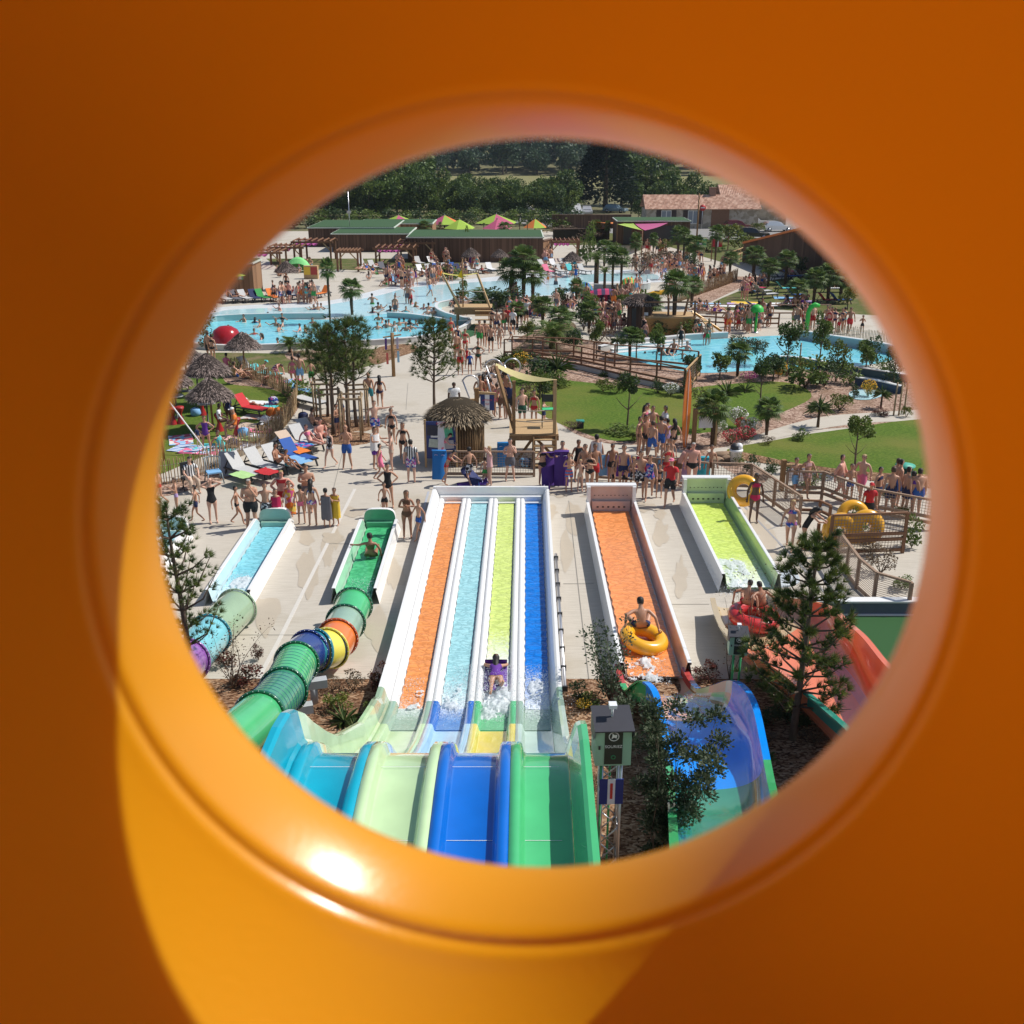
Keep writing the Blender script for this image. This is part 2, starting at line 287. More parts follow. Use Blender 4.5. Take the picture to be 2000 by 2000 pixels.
sheet('car_park', [(1000, 425), (1560, 425), (1600, 468), (1320, 468), (1000, 436)], .008, mat((.25, .24, .23), .9, .1, .6, name='gravel_asphalt'))
sheet('beach', closed_smooth([(380, 615), (430, 600), (560, 592), (650, 586), (730, 568), (800, 552), (900, 546), (960, 541), (1060, 532), (1200, 527), (1310, 529), (1310, 548), (1260, 552), (1140, 556), (1120, 580), (980, 584), (870, 592), (870, 610), (915, 626), (640, 622), (400, 640)]), .008, PALE)
sheet('shallow_pool_water', closed_smooth([(380, 632), (440, 606), (600, 600), (660, 592), (740, 577), (800, 562), (900, 553), (980, 548), (1070, 540), (1200, 534), (1280, 536), (1270, 549), (1150, 551), (1120, 574), (980, 580), (885, 583), (862, 596), (872, 610), (912, 626), (640, 620), (420, 640)]), .012, SHALW)
DEEP = closed_smooth([(320, 660), (420, 680), (560, 678), (700, 673), (811, 665), (880, 652), (914, 638), (910, 630), (860, 623), (800, 617), (757, 613), (640, 624), (424, 624), (340, 636)])
sheet('pool_water', DEEP, .016, POOLW)
sheet('pool_water', closed_smooth([(1190, 678), (1270, 668), (1400, 662), (1530, 655), (1600, 660), (1700, 668), (1770, 690), (1700, 712), (1560, 722), (1460, 724), (1370, 728), (1290, 716), (1230, 700)]), .012, POOLW)
sheet('turf_strip', closed_smooth([(905, 640), (935, 632), (935, 650), (900, 662)]), .02, mat((.02, .09, .03), .9, .2, name='artificial_turf'))
TURF = mat((.02, .085, .02), .95, .25, 60., name='artificial_turf')
# kerb-like joints and drains in the paving
for p, w_, nm, c_ in (([(693, 955), (544, 1252), (505, 1325)], .11, 'drain_strip', (.6, .57, .52)), ([(1111, 978), (1130, 1150), (1150, 1325)], .02, 'paving_joint', (.25, .23, .2)),
                      ([(1450, 985), (1560, 1100), (1640, 1190)], .07, 'drain_channel', (.3, .3, .31)), ([(1500, 1035), (1560, 1010)], .05, 'drain_channel', (.3, .3, .31)), ([(640, 1062), (700, 1062)], .02, 'paving_joint', (.3, .28, .24)), ([(450, 1240), (560, 1240), (700, 1240)], .02, 'paving_joint', (.3, .28, .24)), ([(1100, 1140), (1160, 1140)], .02, 'paving_joint', (.3, .28, .24)), ([(1290, 1180), (1385, 1180)], .02, 'paving_joint', (.3, .28, .24)), ([(700, 760), (640, 1000)], .025, 'paving_joint', (.3, .28, .24)), ([(932, 838), (955, 900)], .03, 'paving_joint', (.3, .28, .25)),
                      ([(826, 1000), (837, 960)], .08, 'drain_channel', (.4, .42, .46)), ([(797, 748), (793, 800)], .02, 'paving_joint', (.3, .28, .25))):
    mb = MB(); q = [at(x, y, .006) for x, y in p]
    for a_, b_ in zip(q, q[1:]): mb.bar(a_, b_, w_, .008)
    mb.build(nm, mat(c_, .7, .08, name='joint'))['kind'] = 'structure'
# wet patches left on the concrete by bathers
WET = mat((.3, .24, .165), .22, .15, 3, name='wet_concrete'); WET2 = mat((.47, .405, .315), .5, .06, 3, name='damp_concrete')
for i, (x, y, a, b) in enumerate(((655, 1050, 9, 26), (640, 1075, 12, 34), (485, 1062, 8, 20), (600, 1052, 14, 16), (1165, 968, 30, 5), (1072, 1000, 16, 14), (1480, 1020, 18, 22), (1500, 1060, 22, 30), (700, 1085, 6, 24), (760, 1050, 16, 28),
                                   (1090, 960, 30, 10), (560, 1045, 14, 10), (1120, 1010, 22, 30), (1105, 1080, 14, 40), (1290, 1040, 16, 24), (820, 1010, 10, 30), (770, 1120, 20, 26), (690, 1000, 26, 10), (600, 1120, 20, 50), (520, 1200, 26, 40), (740, 1230, 26, 40), (1330, 1130, 14, 40), (1300, 1230, 22, 40), (1560, 1070, 30, 20), (980, 905, 40, 6), (1230, 925, 50, 7), (1258, 990, 20, 10), (1288, 1002, 12, 14), (1470, 1005, 12, 20), (772, 985, 25, 9), (650, 1050, 24, 12), (1600, 1100, 30, 14))):
    pts = [(x + a * math.cos(t * .4) * R.uniform(.65, 1.25), y + b * math.sin(t * .4) * R.uniform(.65, 1.25)) for t in range(16)]
    sheet('puddle', closed_smooth(pts, 3), .0045 + i * .0002, WET2 if i % 2 else WET2)
# ================================================================ vegetation builders
def leafm(c, v=.35, name='foliage'):
    return mat(c, .55, v, 1.7, .3, name=name, trans=.22)
LEAF = [leafm((.075, .125, .03)), leafm((.11, .165, .035)), leafm((.06, .105, .035)), leafm((.15, .2, .04)), leafm((.045, .08, .028))]
BARK = ramp_mat('bark', 'noise', 9, [(.3, (.09, .06, .045)), (.7, (.2, .15, .11))], .9, .6, stretch=(1, 1, .4))
BARKP = ramp_mat('palm_fibre', 'noise', 14, [(.3, (.045, .03, .02)), (.7, (.15, .1, .065))], .95, .9, stretch=(1, 1, .6))
def rdir(zmin=-1.):
    while 1:
        d = V((R.uniform(-1, 1), R.uniform(-1, 1), R.uniform(-1, 1)))
        if .05 < d.length < 1 and d.normalized().z >= zmin: return d.normalized()
def leafq(mb, p, d, s, w_=.5, mi=0):
    d = d.normalized(); x = d.cross(rdir()).normalized() * s * w_ / 2
    mb.add([p, p + d * s * .5 + x, p + d * s, p + d * s * .5 - x], [(0, 1, 2, 3)], mi)
def lobes_crown(w_, h_, n, ls, nl=9, nm=3, gap=.5):
    """broadleaf crown: uneven lobes, leaves mostly on their outer shells"""
    mb = MB(); lob = [(V((0, 0, h_ * .5)), .62)]
    for i in range(nl):
        a = i * 2.4 + R.uniform(-.4, .4); f = R.uniform(.3, .8); z = h_ * R.uniform(.18, .85); q = math.sqrt(max(.1, 1 - (2 * z / h_ - 1) ** 2 * .8))
        lob.append((V((math.cos(a) * w_ * .5 * f * q, math.sin(a) * w_ * .5 * f * q, z)), R.uniform(.25, .48)))
    for c, s_ in lob:
        m0 = R.randrange(nm)
        for k in range(int(n / len(lob))):
            d = rdir(-.75); r_ = R.uniform(gap, 1.08); p = c + V((d.x * w_ * .5 * s_ * r_, d.y * w_ * .5 * s_ * r_, d.z * h_ * .5 * s_ * r_))
            leafq(mb, p, (d + rdir() * .9), ls * R.uniform(.6, 1.3), .75, m0 if R.random() < .7 else R.randrange(nm))
    return mb
def trunk(h_, r_, lean=.03, limbs=5, spread=.3, top=.75):
    mb = MB(); pts = [(math.sin(t * 3) * lean, math.cos(t * 2.3) * lean, h_ * t) for t in [i / 7 for i in range(8)]]
    mb.tube(pts, [r_ * (1.15 - .85 * i / 7) for i in range(8)], 8)
    for i in range(limbs):
        t = R.uniform(.35, top); a = i * 2.4; p = V((math.sin(t * 3) * lean, math.cos(t * 2.3) * lean, h_ * t)); l_ = h_ * spread * R.uniform(.7, 1.2)
        q = p + V((math.cos(a) * l_ * .5, math.sin(a) * l_ * .5, l_ * .35)); e = p + V((math.cos(a) * l_, math.sin(a) * l_, l_ * .9)); mb.tube([p, q, e], [r_ * .4, r_ * .25, r_ * .08], 5)
    return mb
def tree_kind(h_, w_, crown0, n, ls, mats, name, nl=9, gap=.5, r_=None):
    c = lobes_crown(w_, h_ - crown0, n, ls, nl, len(mats), gap); c.v = [(x, y, z + crown0) for x, y, z in c.v]
    return [('trunk', trunk(h_ * .8, r_ or h_ * .022, h_ * .015).mesh('trunk', BARK)), ('crown', c.mesh('crown', mats))]
def tuft(mb, p, d, n, ln, w_=.012, spread=.8, mi=0):
    for k in range(n):
        q = (d + rdir() * spread).normalized(); x = q.cross(rdir()).normalized() * w_ / 2; mb.add([p - x, p + x, p + q * ln * R.uniform(.7, 1.1)], [(0, 1, 2)], mi)
def pine_kind(h_, w_, z0, whorls, per, tufts, nl, needle, mats, lean=0., nw=.014, taper=1., up=.35, wig=.1):
    tr = MB(); nd = MB(); sp = lambda t: V((lean * t * t + math.sin(t * 5) * .04 * h_ * .3, math.cos(t * 4) * .02 * h_ * .3, h_ * t))
    tr.tube([sp(i / 9) for i in range(10)], [h_ * .016 * (1.2 - .95 * i / 9) for i in range(10)], 8)
    for i in range(whorls):
        t = z0 / h_ + (1 - z0 / h_) * (i + .3) / whorls
        for k in range(per):
            a = k * 2 * math.pi / per + i * 1.1 + R.uniform(-.3, .3); f = (1 - (i / whorls)) ** taper; l_ = w_ * .5 * (f * .85 + .18) * R.uniform(.7, 1.12)
            p = sp(t); d = V((math.cos(a), math.sin(a), 0)); q = p + d * l_ * .55 + V((0, 0, l_ * up * .35)); e = p + d * l_ + V((0, 0, l_ * up * R.uniform(.7, 1.5)))
            tr.tube([p, q, e], [h_ * .006, h_ * .004, h_ * .0015], 5)
            for j in range(tufts):
                u = R.uniform(.35, 1.); c = (p * (1 - u) ** 2 + q * 2 * u * (1 - u) + e * u * u) if u < 1 else e; c = c + V((R.uniform(-1, 1), R.uniform(-1, 1), R.uniform(-.4, .8))) * l_ * wig
                tuft(nd, c, (d * .8 + V((0, 0, .7))).normalized(), nl, needle, nw, .85, R.randrange(len(mats)))
    for j in range(5): tuft(nd, sp(.97 + j * .01), V((0, 0, 1)), nl, needle, nw, .7, 0)
    return [('trunk', tr.mesh('trunk', BARK)), ('crown', nd.mesh('crown', mats))]
def fan_palm_kind(h_, cr=1.0, n=26, r_=.13, seg=14):
    tr = MB(); tr.tube([(0, 0, 0), (.03, 0, h_ * .5), (0, .02, h_)], [r_ * .85, r_ * 1.1, r_ * 1.25], 9); le = MB()
    for k in range(60): a = R.uniform(0, 6.28); z = R.uniform(.1, h_); d = V((math.cos(a), math.sin(a), .7)); tr.add([V((math.cos(a) * r_, math.sin(a) * r_, z)), V((math.cos(a + .3) * r_, math.sin(a + .3) * r_, z)), d * (r_ + .09) + V((0, 0, z))], [(0, 1, 2)])
    for k in range(n):
        a = k * 2.4; el = 1.25 - 2.0 * (k / n) + R.uniform(-.1, .1); d = V((math.cos(a) * math.cos(el), math.sin(a) * math.cos(el), math.sin(el))); c = V((0, 0, h_)) + d * cr * .5
        le.tube([V((0, 0, h_)), c], .012, 3, mi=1, caps=False); side = d.cross(V((0, 0, 1))).normalized() if abs(d.z) < .97 else V((1, 0, 0)); nrm = side.cross(d)
        for j in range(seg):
            t = (j / (seg - 1) - .5) * 3.6; q = d * math.cos(t) + side * math.sin(t); ln = cr * .55 * (1 - .2 * abs(t) / 1.8); tip = c + q * ln - V((0, 0, ln * .3)) ; mid = c + q * ln * .6 + nrm * .02
            w_ = nrm.cross(q).normalized() * cr * .04; le.add([c, mid + w_, tip, mid - w_], [(0, 1, 2, 3)], 0 if R.random() < .8 else 2)
    return [('trunk', tr.mesh('trunk', BARKP)), ('crown', le.mesh('crown', [leafm((.075, .13, .025)), leafm((.15, .17, .05)), leafm((.12, .16, .035))]))]
def feather_palm_kind(h_, ln=1.6, n=24, r_=.16, cols=None, droop=1.):
    tr = MB(); tr.tube([(0, 0, 0), (0, 0, max(.1, h_))], [r_ * 1.1, r_], 9); le = MB()
    for k in range(n):
        a = k * 2.4; el = 1.3 - 1.15 * (k / n); d = V((math.cos(a) * math.cos(el), math.sin(a) * math.cos(el), math.sin(el))); h0 = V((math.cos(a), math.sin(a), 0)); L_ = ln * R.uniform(.8, 1.1)
        P_ = [V((0, 0, h_)) + d * L_ * t + V((0, 0, -droop * L_ * .55 * t ** 2.2)) for t in [i / 9 for i in range(10)]]; le.tube(P_, [.018 * (1.1 - i / 10) for i in range(10)], 3, mi=1, caps=False)
        sd = h0.cross(V((0, 0, 1)))
        for i in range(1, 10):
            for e in range(2):
                p = P_[i] if e == 0 else (P_[i] + P_[i - 1]) / 2; fw = (P_[i] - P_[i - 1]).normalized()
                for s_ in (-1, 1):
                    q = (sd * s_ + fw * .7 + V((0, 0, -.25))).normalized(); l2 = L_ * .26 * (1 - abs(i / 9 - .45)); x = fw * .014 * ln; le.add([p - x, p + x, p + q * l2], [(0, 1, 2)], 0 if R.random() < .75 else 2)
    return [('trunk', tr.mesh('trunk', BARKP)), ('crown', le.mesh('crown', cols or [leafm((.08, .14, .025)), leafm((.16, .19, .06)), leafm((.15, .18, .04))]))]
def sword_kind(h_, ln=.8, n=70, cols=None, w_=.05):
    tr = MB(); tr.tube([(0, 0, 0), (0, 0, max(.08, h_))], [.07, .05], 7); le = MB()
    for k in range(n):
        d = rdir(-.15); L_ = ln * R.uniform(.7, 1.1); c = V((0, 0, h_)); x = d.cross(V((0, 0, 1))).normalized() * w_ / 2; m_ = c + d * L_ * .55; e = c + d * L_ - V((0, 0, L_ * .35 * (1 - abs(d.z))))
        le.add([c - x * .5, c + x * .5, m_ + x, e, m_ - x], [(0, 1, 2, 3, 4)], R.randrange(3))
    return [('trunk', tr.mesh('trunk', BARKP)), ('leaves', le.mesh('leaves', cols or [leafm((.06, .1, .02)), leafm((.14, .17, .06)), leafm((.04, .08, .02))]))]
def bush_kind(w_, h_, n, ls, cols, flowers=None, fn=0):
    mb = lobes_crown(w_, h_, n, ls, 6, len(cols), .3); mb.v = [(x, y, max(.01, z)) for x, y, z in mb.v]; st = MB()
    for k in range(6): a = k * 1.05; st.tube([(0, 0, 0), (math.cos(a) * w_ * .25, math.sin(a) * w_ * .25, h_ * .6)], [.015, .006], 4)
    out = [('stems', st.mesh('stems', BARK)), ('leaves', mb.mesh('leaves', cols))]
    if flowers:
        fl = MB()
        for k in range(fn):
            d = rdir(0); p = V((d.x * w_ * .5, d.y * w_ * .5, h_ * .5 + d.z * h_ * .5)); fl.ball(p, R.uniform(.02, .045), 5); fl.bar(p, (p.x * .3, p.y * .3, p.z * .3), .006)
        out.append(('flowers', fl.mesh('flowers', mat(flowers, .6, .1, name='petals'))))
    return out
def twig_kind(h_, n, cols, ls=.05, w_=.5, dens=14, sp=.12):   # thin airy sapling
    st = MB(); le = MB()
    for k in range(n):
        a = k * 2.4; b = V((0, 0, 0)); pts = [b]; d = V((math.cos(a) * w_ * .5, math.sin(a) * w_ * .5, 1)).normalized()
        for i in range(5): d = (d + rdir() * .22 + V((0, 0, .12))).normalized(); pts.append(pts[-1] + d * h_ * R.uniform(.15, .22))
        st.tube(pts, [.014, .012, .01, .008, .005, .003], 4)
        for p in pts[1:]:
            for j in range(dens): q = rdir(-.3); leafq(le, p + q * R.uniform(.02, h_ * sp), q, ls * R.uniform(.7, 1.4), .6, R.randrange(len(cols)))
    return [('stems', st.mesh('stems', BARK)), ('leaves', le.mesh('leaves', cols))]
# ================================================================ foreground: moulded orange play tunnel with a porthole
def tunnel():
    q = (.6, -.2248, -.4131, -2.7073, -1.7616, -.026)
    def surf(x, y): return q[0] + q[1] * x + q[2] * y + q[3] * x * x + q[4] * y * y + q[5] * x * y
    def hit(pxx, pyy):
        U, W = (pxx - 1000) / 2000, -(pyy - 1000) / 2000; A = q[3] * U * U + q[4] * W * W + q[5] * U * W; B = q[1] * U + q[2] * W - 1
        d = 2 * q[0] / (-B + math.sqrt(max(0, B * B - 4 * A * q[0]))); return U * d, W * d, d
    def wp(x, y, d): return EYE + V((1, 0, 0)) * x + UPV * y + AX * d
    NA = 120; rings = []
    def ell(k, a): return 1028 + 868 * k * math.cos(a), 1012 - 836 * k * math.sin(a)
    def inn(a): return 1060 + 752 * math.cos(a), 982 - 712 * math.sin(a)
    A_ = [2 * math.pi * i / NA for i in range(NA)]
    back = []
    for rr, d in ((.82, -1.1), (.74, -.5), (.6, -.05)): back.append([wp(rr * math.cos(a), rr * math.sin(a), d) for a in A_])  # unseen barrel behind the eye, added to block sun from the inner wall
    front = []
    for k, off in ((1.8, 0), (1.62, 0), (1.45, 0), (1.32, 0), (1.22, 0), (1.14, 0), (1.08, 0), (1.045, 0.), (1.03, -.0004), (1.018, .0), (1.008, .0017), (1.0, .003), (.992, .0014)):
        r_ = []
        for a in A_:
            x, y, d = hit(*ell(k, a)); r_.append(wp(x, y, d + off))
        front.append(r_)
    rim = []
    for i in range(1, 13):
        s_ = i / 12; r_ = []
        for a in A_:
            f = .6 * s_ + .4 * math.sin(s_ * math.pi / 2); g = ell(.985, a); e = inn(a); X_ = g[0] * (1 - f) + e[0] * f; Y_ = g[1] * (1 - f) + e[1] * f
            x, y, d = hit(X_, Y_); d2 = d + .03 * (.65 * s_ + .35 * (1 - math.cos(s_ * math.pi / 2))); x *= d2 / d; y *= d2 / d; r_.append(wp(x, y, d2))
        rim.append(r_)
    outer = []
    for f, dd in ((1.012, .034), (1.03, .033), (1.08, .022), (1.2, .012), (1.4, .012)):
        r_ = []
        for a in A_:
            e = inn(a); X_ = 1060 + (e[0] - 1060) * f; Y_ = 982 + (e[1] - 982) * f; x, y, d = hit(X_, Y_); d2 = d + dd; x *= d2 / d; y *= d2 / d; r_.append(wp(x, y, d2))
        outer.append(r_)
    r_ = []
    for a in A_:
        x, y, d = hit(*ell(1.8, a)); r_.append(wp(x * 1.03, y * 1.03, d + .012))
    outer.append(r_)
    for rr, d in ((.615, -.04), (.755, -.5), (.835, -1.1)): outer.append([wp(rr * math.cos(a), rr * math.sin(a), d) for a in A_])
    al = back + front + rim + outer; mb = MB(); n = len(al)
    mb.add([p for r_ in al for p in r_], [(i * NA + k, i * NA + (k + 1) % NA, ((i + 1) % n) * NA + (k + 1) % NA, ((i + 1) % n) * NA + k) for i in range(n) for k in range(NA)], 0, True)
    m, t, b = newm('orange_moulded_plastic'); nn = t.nodes; L = t.links.new
    b.inputs['Base Color'].default_value = (.88, .43, .008, 1); b.inputs['Roughness'].default_value = .3; b.inputs['Specular IOR Level'].default_value = .6; b.inputs['Coat Weight'].default_value = 1.; b.inputs['Coat IOR'].default_value = 1.52; b.inputs['Coat Roughness'].default_value = .22
    tc = nn.new('ShaderNodeTexCoord'); no = nn.new('ShaderNodeTexNoise'); no.inputs['Scale'].default_value = 260; L(tc.outputs['Object'], no.inputs['Vector'])
    bp = nn.new('ShaderNodeBump'); bp.inputs['Strength'].default_value = .25; bp.inputs['Distance'].default_value = .001; L(no.outputs['Fac'], bp.inputs['Height']); L(bp.outputs[0], b.inputs['Normal'])
    tr = nn.new('ShaderNodeBsdfTranslucent'); tr.inputs[0].default_value = (.95, .48, .02, 1); ms = nn.new('ShaderNodeMixShader'); ms.inputs[0].default_value = .38
    L(b.outputs[0], ms.inputs[1]); L(tr.outputs[0], ms.inputs[2]); L(ms.outputs[0], nn['Material Output'].inputs['Surface'])
    ro = thing('play_tunnel', 'big glossy orange moulded plastic wall with a round porthole in the foreground', 'play tunnel', EYE)
    o = mb.build('tunnel_shell', m, ro); o.matrix_parent_inverse = Matrix.Translation(-EYE)
tunnel()
# ================================================================ water slides
def gel(c, r=.25): return mat(c, r, .14, 2.5, .5, bump=.05, bscale=3, coat=.8, name='gelcoat')
TEAL = gel((.0, .34, .48)); LGR = gel((.5, .68, .38)); BLU = gel((.0, .13, .55)); GRN = gel((.07, .47, .18)); GGR = gel((.28, .42, .32)); LBL = gel((.38, .62, .82))
YEL = gel((.8, .68, .1)); MINT = gel((.55, .72, .62)); DGRN = gel((.01, .13, .06)); NAVY = gel((.02, .045, .2)); ORA = gel((.8, .2, .04)); ORD = gel((.5, .09, .02)); CREAM = gel((.6, .52, .4)); CYAN = gel((.2, .55, .62)); CYD = gel((.02, .22, .28)); PUR = gel((.3, .12, .42)); SAGE = gel((.3, .42, .27))
def band(pts_rows, mb, mi_of):   # rows of section points -> quads; mi_of(row, col)
    n = len(pts_rows[0]); k = len(mb.v); mb.v += [tuple(p) for r_ in pts_rows for p in r_]
    for i in range(len(pts_rows) - 1):
        for j in range(n - 1): mb.f.append((k + i * n + j, k + i * n + j + 1, k + (i + 1) * n + j + 1, k + (i + 1) * n + j)); mb.m.append(mi_of(i, j)); mb.sm.append(False)
def multi():
    P0 = [(34.6, .1), (30, .1), (26, .1), (22.5, .1), (20.4, .1), (19.9, .14), (19.4, .24), (18.9, .38), (18.3, .56), (17.6, .78), (16.6, 1.2), (15.6, 1.7), (15, 2.05), (14.2, 2.65), (13.4, 3.3), (12.9, 3.75), (12.5, 4.03), (12.1, 4.22), (11.6, 4.3), (11, 4.3), (10, 4.2), (9, 4.15), (8, 4.3), (7, 4.8), (6, 5.6), (4, 7.4)]
    cx = lambda Y: -.66 - .0135 * (35 - Y)
    t = thing('racing_slide', 'wide four lane water slide ending in orange, light blue, lime and blue water lanes', 'water slide', (-.8, 27, 0)); inv = Matrix.Translation((.8, -27, 0))
    seg = lambda Y: 0 if Y > 20.4 else (1 if Y > 18.9 else (2 if Y > 12.6 else 3))
    cols = [[WHITE, GGR, LGR, TEAL], [WHITE, BLU, LBL, LGR], [WHITE, GRN, YEL, BLU], [WHITE, GGR, MINT, GRN]]
    wcol = [((.76, .25, .06), (.87, .36, .11)), ((.3, .62, .68), (.44, .74, .77)), ((.6, .74, .17), (.72, .83, .27)), ((.0, .14, .6), (.01, .24, .78))]
    names = ['orange', 'light blue', 'lime green', 'deep blue']
    for k in range(4):
        mb = MB(); rows = []; cc = (k - 1.5) * .955
        sec = [(-.478, .16), (-.475, .19), (-.36, .19), (-.325, .15), (-.3, .02), (-.27, 0), (.27, 0), (.3, .02), (.325, .15), (.36, .19), (.475, .19), (.478, .16)]
        for Y, z in P0:
            e = 1. if Y < 20 else .75; rows.append([V((cx(Y) + cc + sx, Y, z + sz * e)) for sx, sz in sec])
        if k == 3: rows = [r_[:8] for r_ in rows]
        band(rows, mb, lambda i, j: seg((P0[i][0] + P0[i + 1][0]) / 2)); mb.sm = [True] * len(mb.f)
        ln = mb.build('lane', cols[k], t); ln.matrix_parent_inverse = inv; ln['label'] = names[k] + ' lane of the wide slide'
        wm = water_mat('lane_water_' + str(k), wcol[k][0], wcol[k][1], 3.3, (1., 2.1, 1), .1, ((21.6, 18.4), (22.8, 18.8), (25.6, 20.5), (23.4, 18.8))[k], .6, .35, [c * .55 for c in wcol[k][0]], .03)
        m2 = MB(); rows = []
        for i in range(111):
            Y = 34.5 - i * .13 ; z = .13 + .012 * math.sin(i * 2.1 + k); x0 = -.275 + .012 * math.sin(i * 1.7 + k); x1 = .275 + .014 * math.sin(i * 2.3 + k * 2)
            rows.append([V((cx(Y) + cc + x, Y, z + (.006 if 0 < j < 4 else 0) * R.uniform(-1, 1))) for j, x in enumerate((x0, -.14, 0, .14, x1))])
        band(rows, m2, lambda i, j: 0); m2.sm = [True] * len(m2.f); wo = m2.build('water', wm, ln); wo.matrix_parent_inverse = Matrix.Identity(4)
        if k in (0, 3, 1, 2):   # turbulent sheet still running down the first slope
            m3 = MB(); pr = [(20.4, .112), (19.9, .146), (19.4, .246), (18.95, .371)]; band([[V((cx(Y) + cc + x, Y, z + .004)) for x in (-.28, 0, .28)] for Y, z in pr], m3, lambda i, j: 0)
            fm = water_mat('slope_water_' + str(k), *(((.26, .4, .3), (.4, .52, .42)), ((.05, .18, .55), (.2, .4, .7)), ((.1, .45, .2), (.2, .55, .28)), ((.3, .44, .36), (.42, .55, .46)))[k], 6, (1, 1, 1), .15, (18.9, 21.5), .3, .3, None, .05)
            m3.build('water', fm, ln)
    for s_ in (-1, 1):
        mb = MB(); rows = []
        for Y, z in P0:
            h_ = .4 if Y > 21 else (.48 if Y > 19.5 else (.6 if Y > 17 else (.68 if s_ < 0 else .5))); x0 = cx(Y) + (s_ * 1.911 if s_ < 0 else 1.735)
            rows.append([V((x0, Y, z + (.17 * (.75 if Y > 20 else 1) if s_ < 0 else .02))), V((x0 + s_ * .05, Y, z + .24)), V((x0 + s_ * .12, Y, z + h_)), V((x0 + s_ * .17, Y, z + h_ + .03)), V((x0 + s_ * .25, Y, z + h_ + .03)), V((x0 + s_ * .25, Y, z + h_ - .05)), V((x0 + s_ * .21, Y, z + h_ - .06)), V((x0 + s_ * .18, Y, max(0, z - .15)))])
        cs = [WHITE, (SAGE if s_ < 0 else GGR), (LGR if s_ < 0 else MINT), (TEAL if s_ < 0 else GRN)]
        band(rows, mb, lambda i, j: seg((P0[i][0] + P0[i + 1][0]) / 2)); o = mb.build('side_wall', cs, t); o.matrix_parent_inverse = inv
    for Y in (11.75, 10.3): mb = MB(); mb.box((cx(Y) - .1, Y, 4.305 if Y > 11 else 4.235), (3.4, .007, .004)); mb.build('seam', WHITE, t).matrix_parent_inverse = inv
    mb = MB(); Y = 34.6; mb.box((cx(Y) - .09, Y + .07, .3), (4.1, .12, .6)); mb.box((cx(Y) - .09, Y - .08, .2), (3.6, .18, .2)); mb.box((cx(Y) - .09, Y - .45, .17), (3.6, .1, .04)); o = mb.build('end_wall', WHITE, t); o.matrix_parent_inverse = inv
    for Y, z in P0[10::3]:   # steel frames under the raised part
        mb = MB()
        if z > 1:
            for s_ in (-1, 1): mb.bar((cx(Y) + s_ * 1.5, Y, 0), (cx(Y) + s_ * 1.5, Y, z - .12), .12)
            mb.bar((cx(Y) - 1.8, Y, z - .15), (cx(Y) + 1.8, Y, z - .15), .12); o = mb.build('support_frame', STEEL, t); o.matrix_parent_inverse = inv
    mb = MB()   # grey pipe along the right foot
    mb.tube([(1.36, 29.5, .1), (1.24, 21.2, .1)], .05, 8); o = mb.build('pipe', STEEL, t); o.matrix_parent_inverse = inv
    for k in range(9): mb = MB(); mb.box((1.355 - .0145 * k, 29.2 - k, .1), (.14, .05, .14)); o = mb.build('pipe_clamp', DARK, t); o.matrix_parent_inverse = inv
multi()
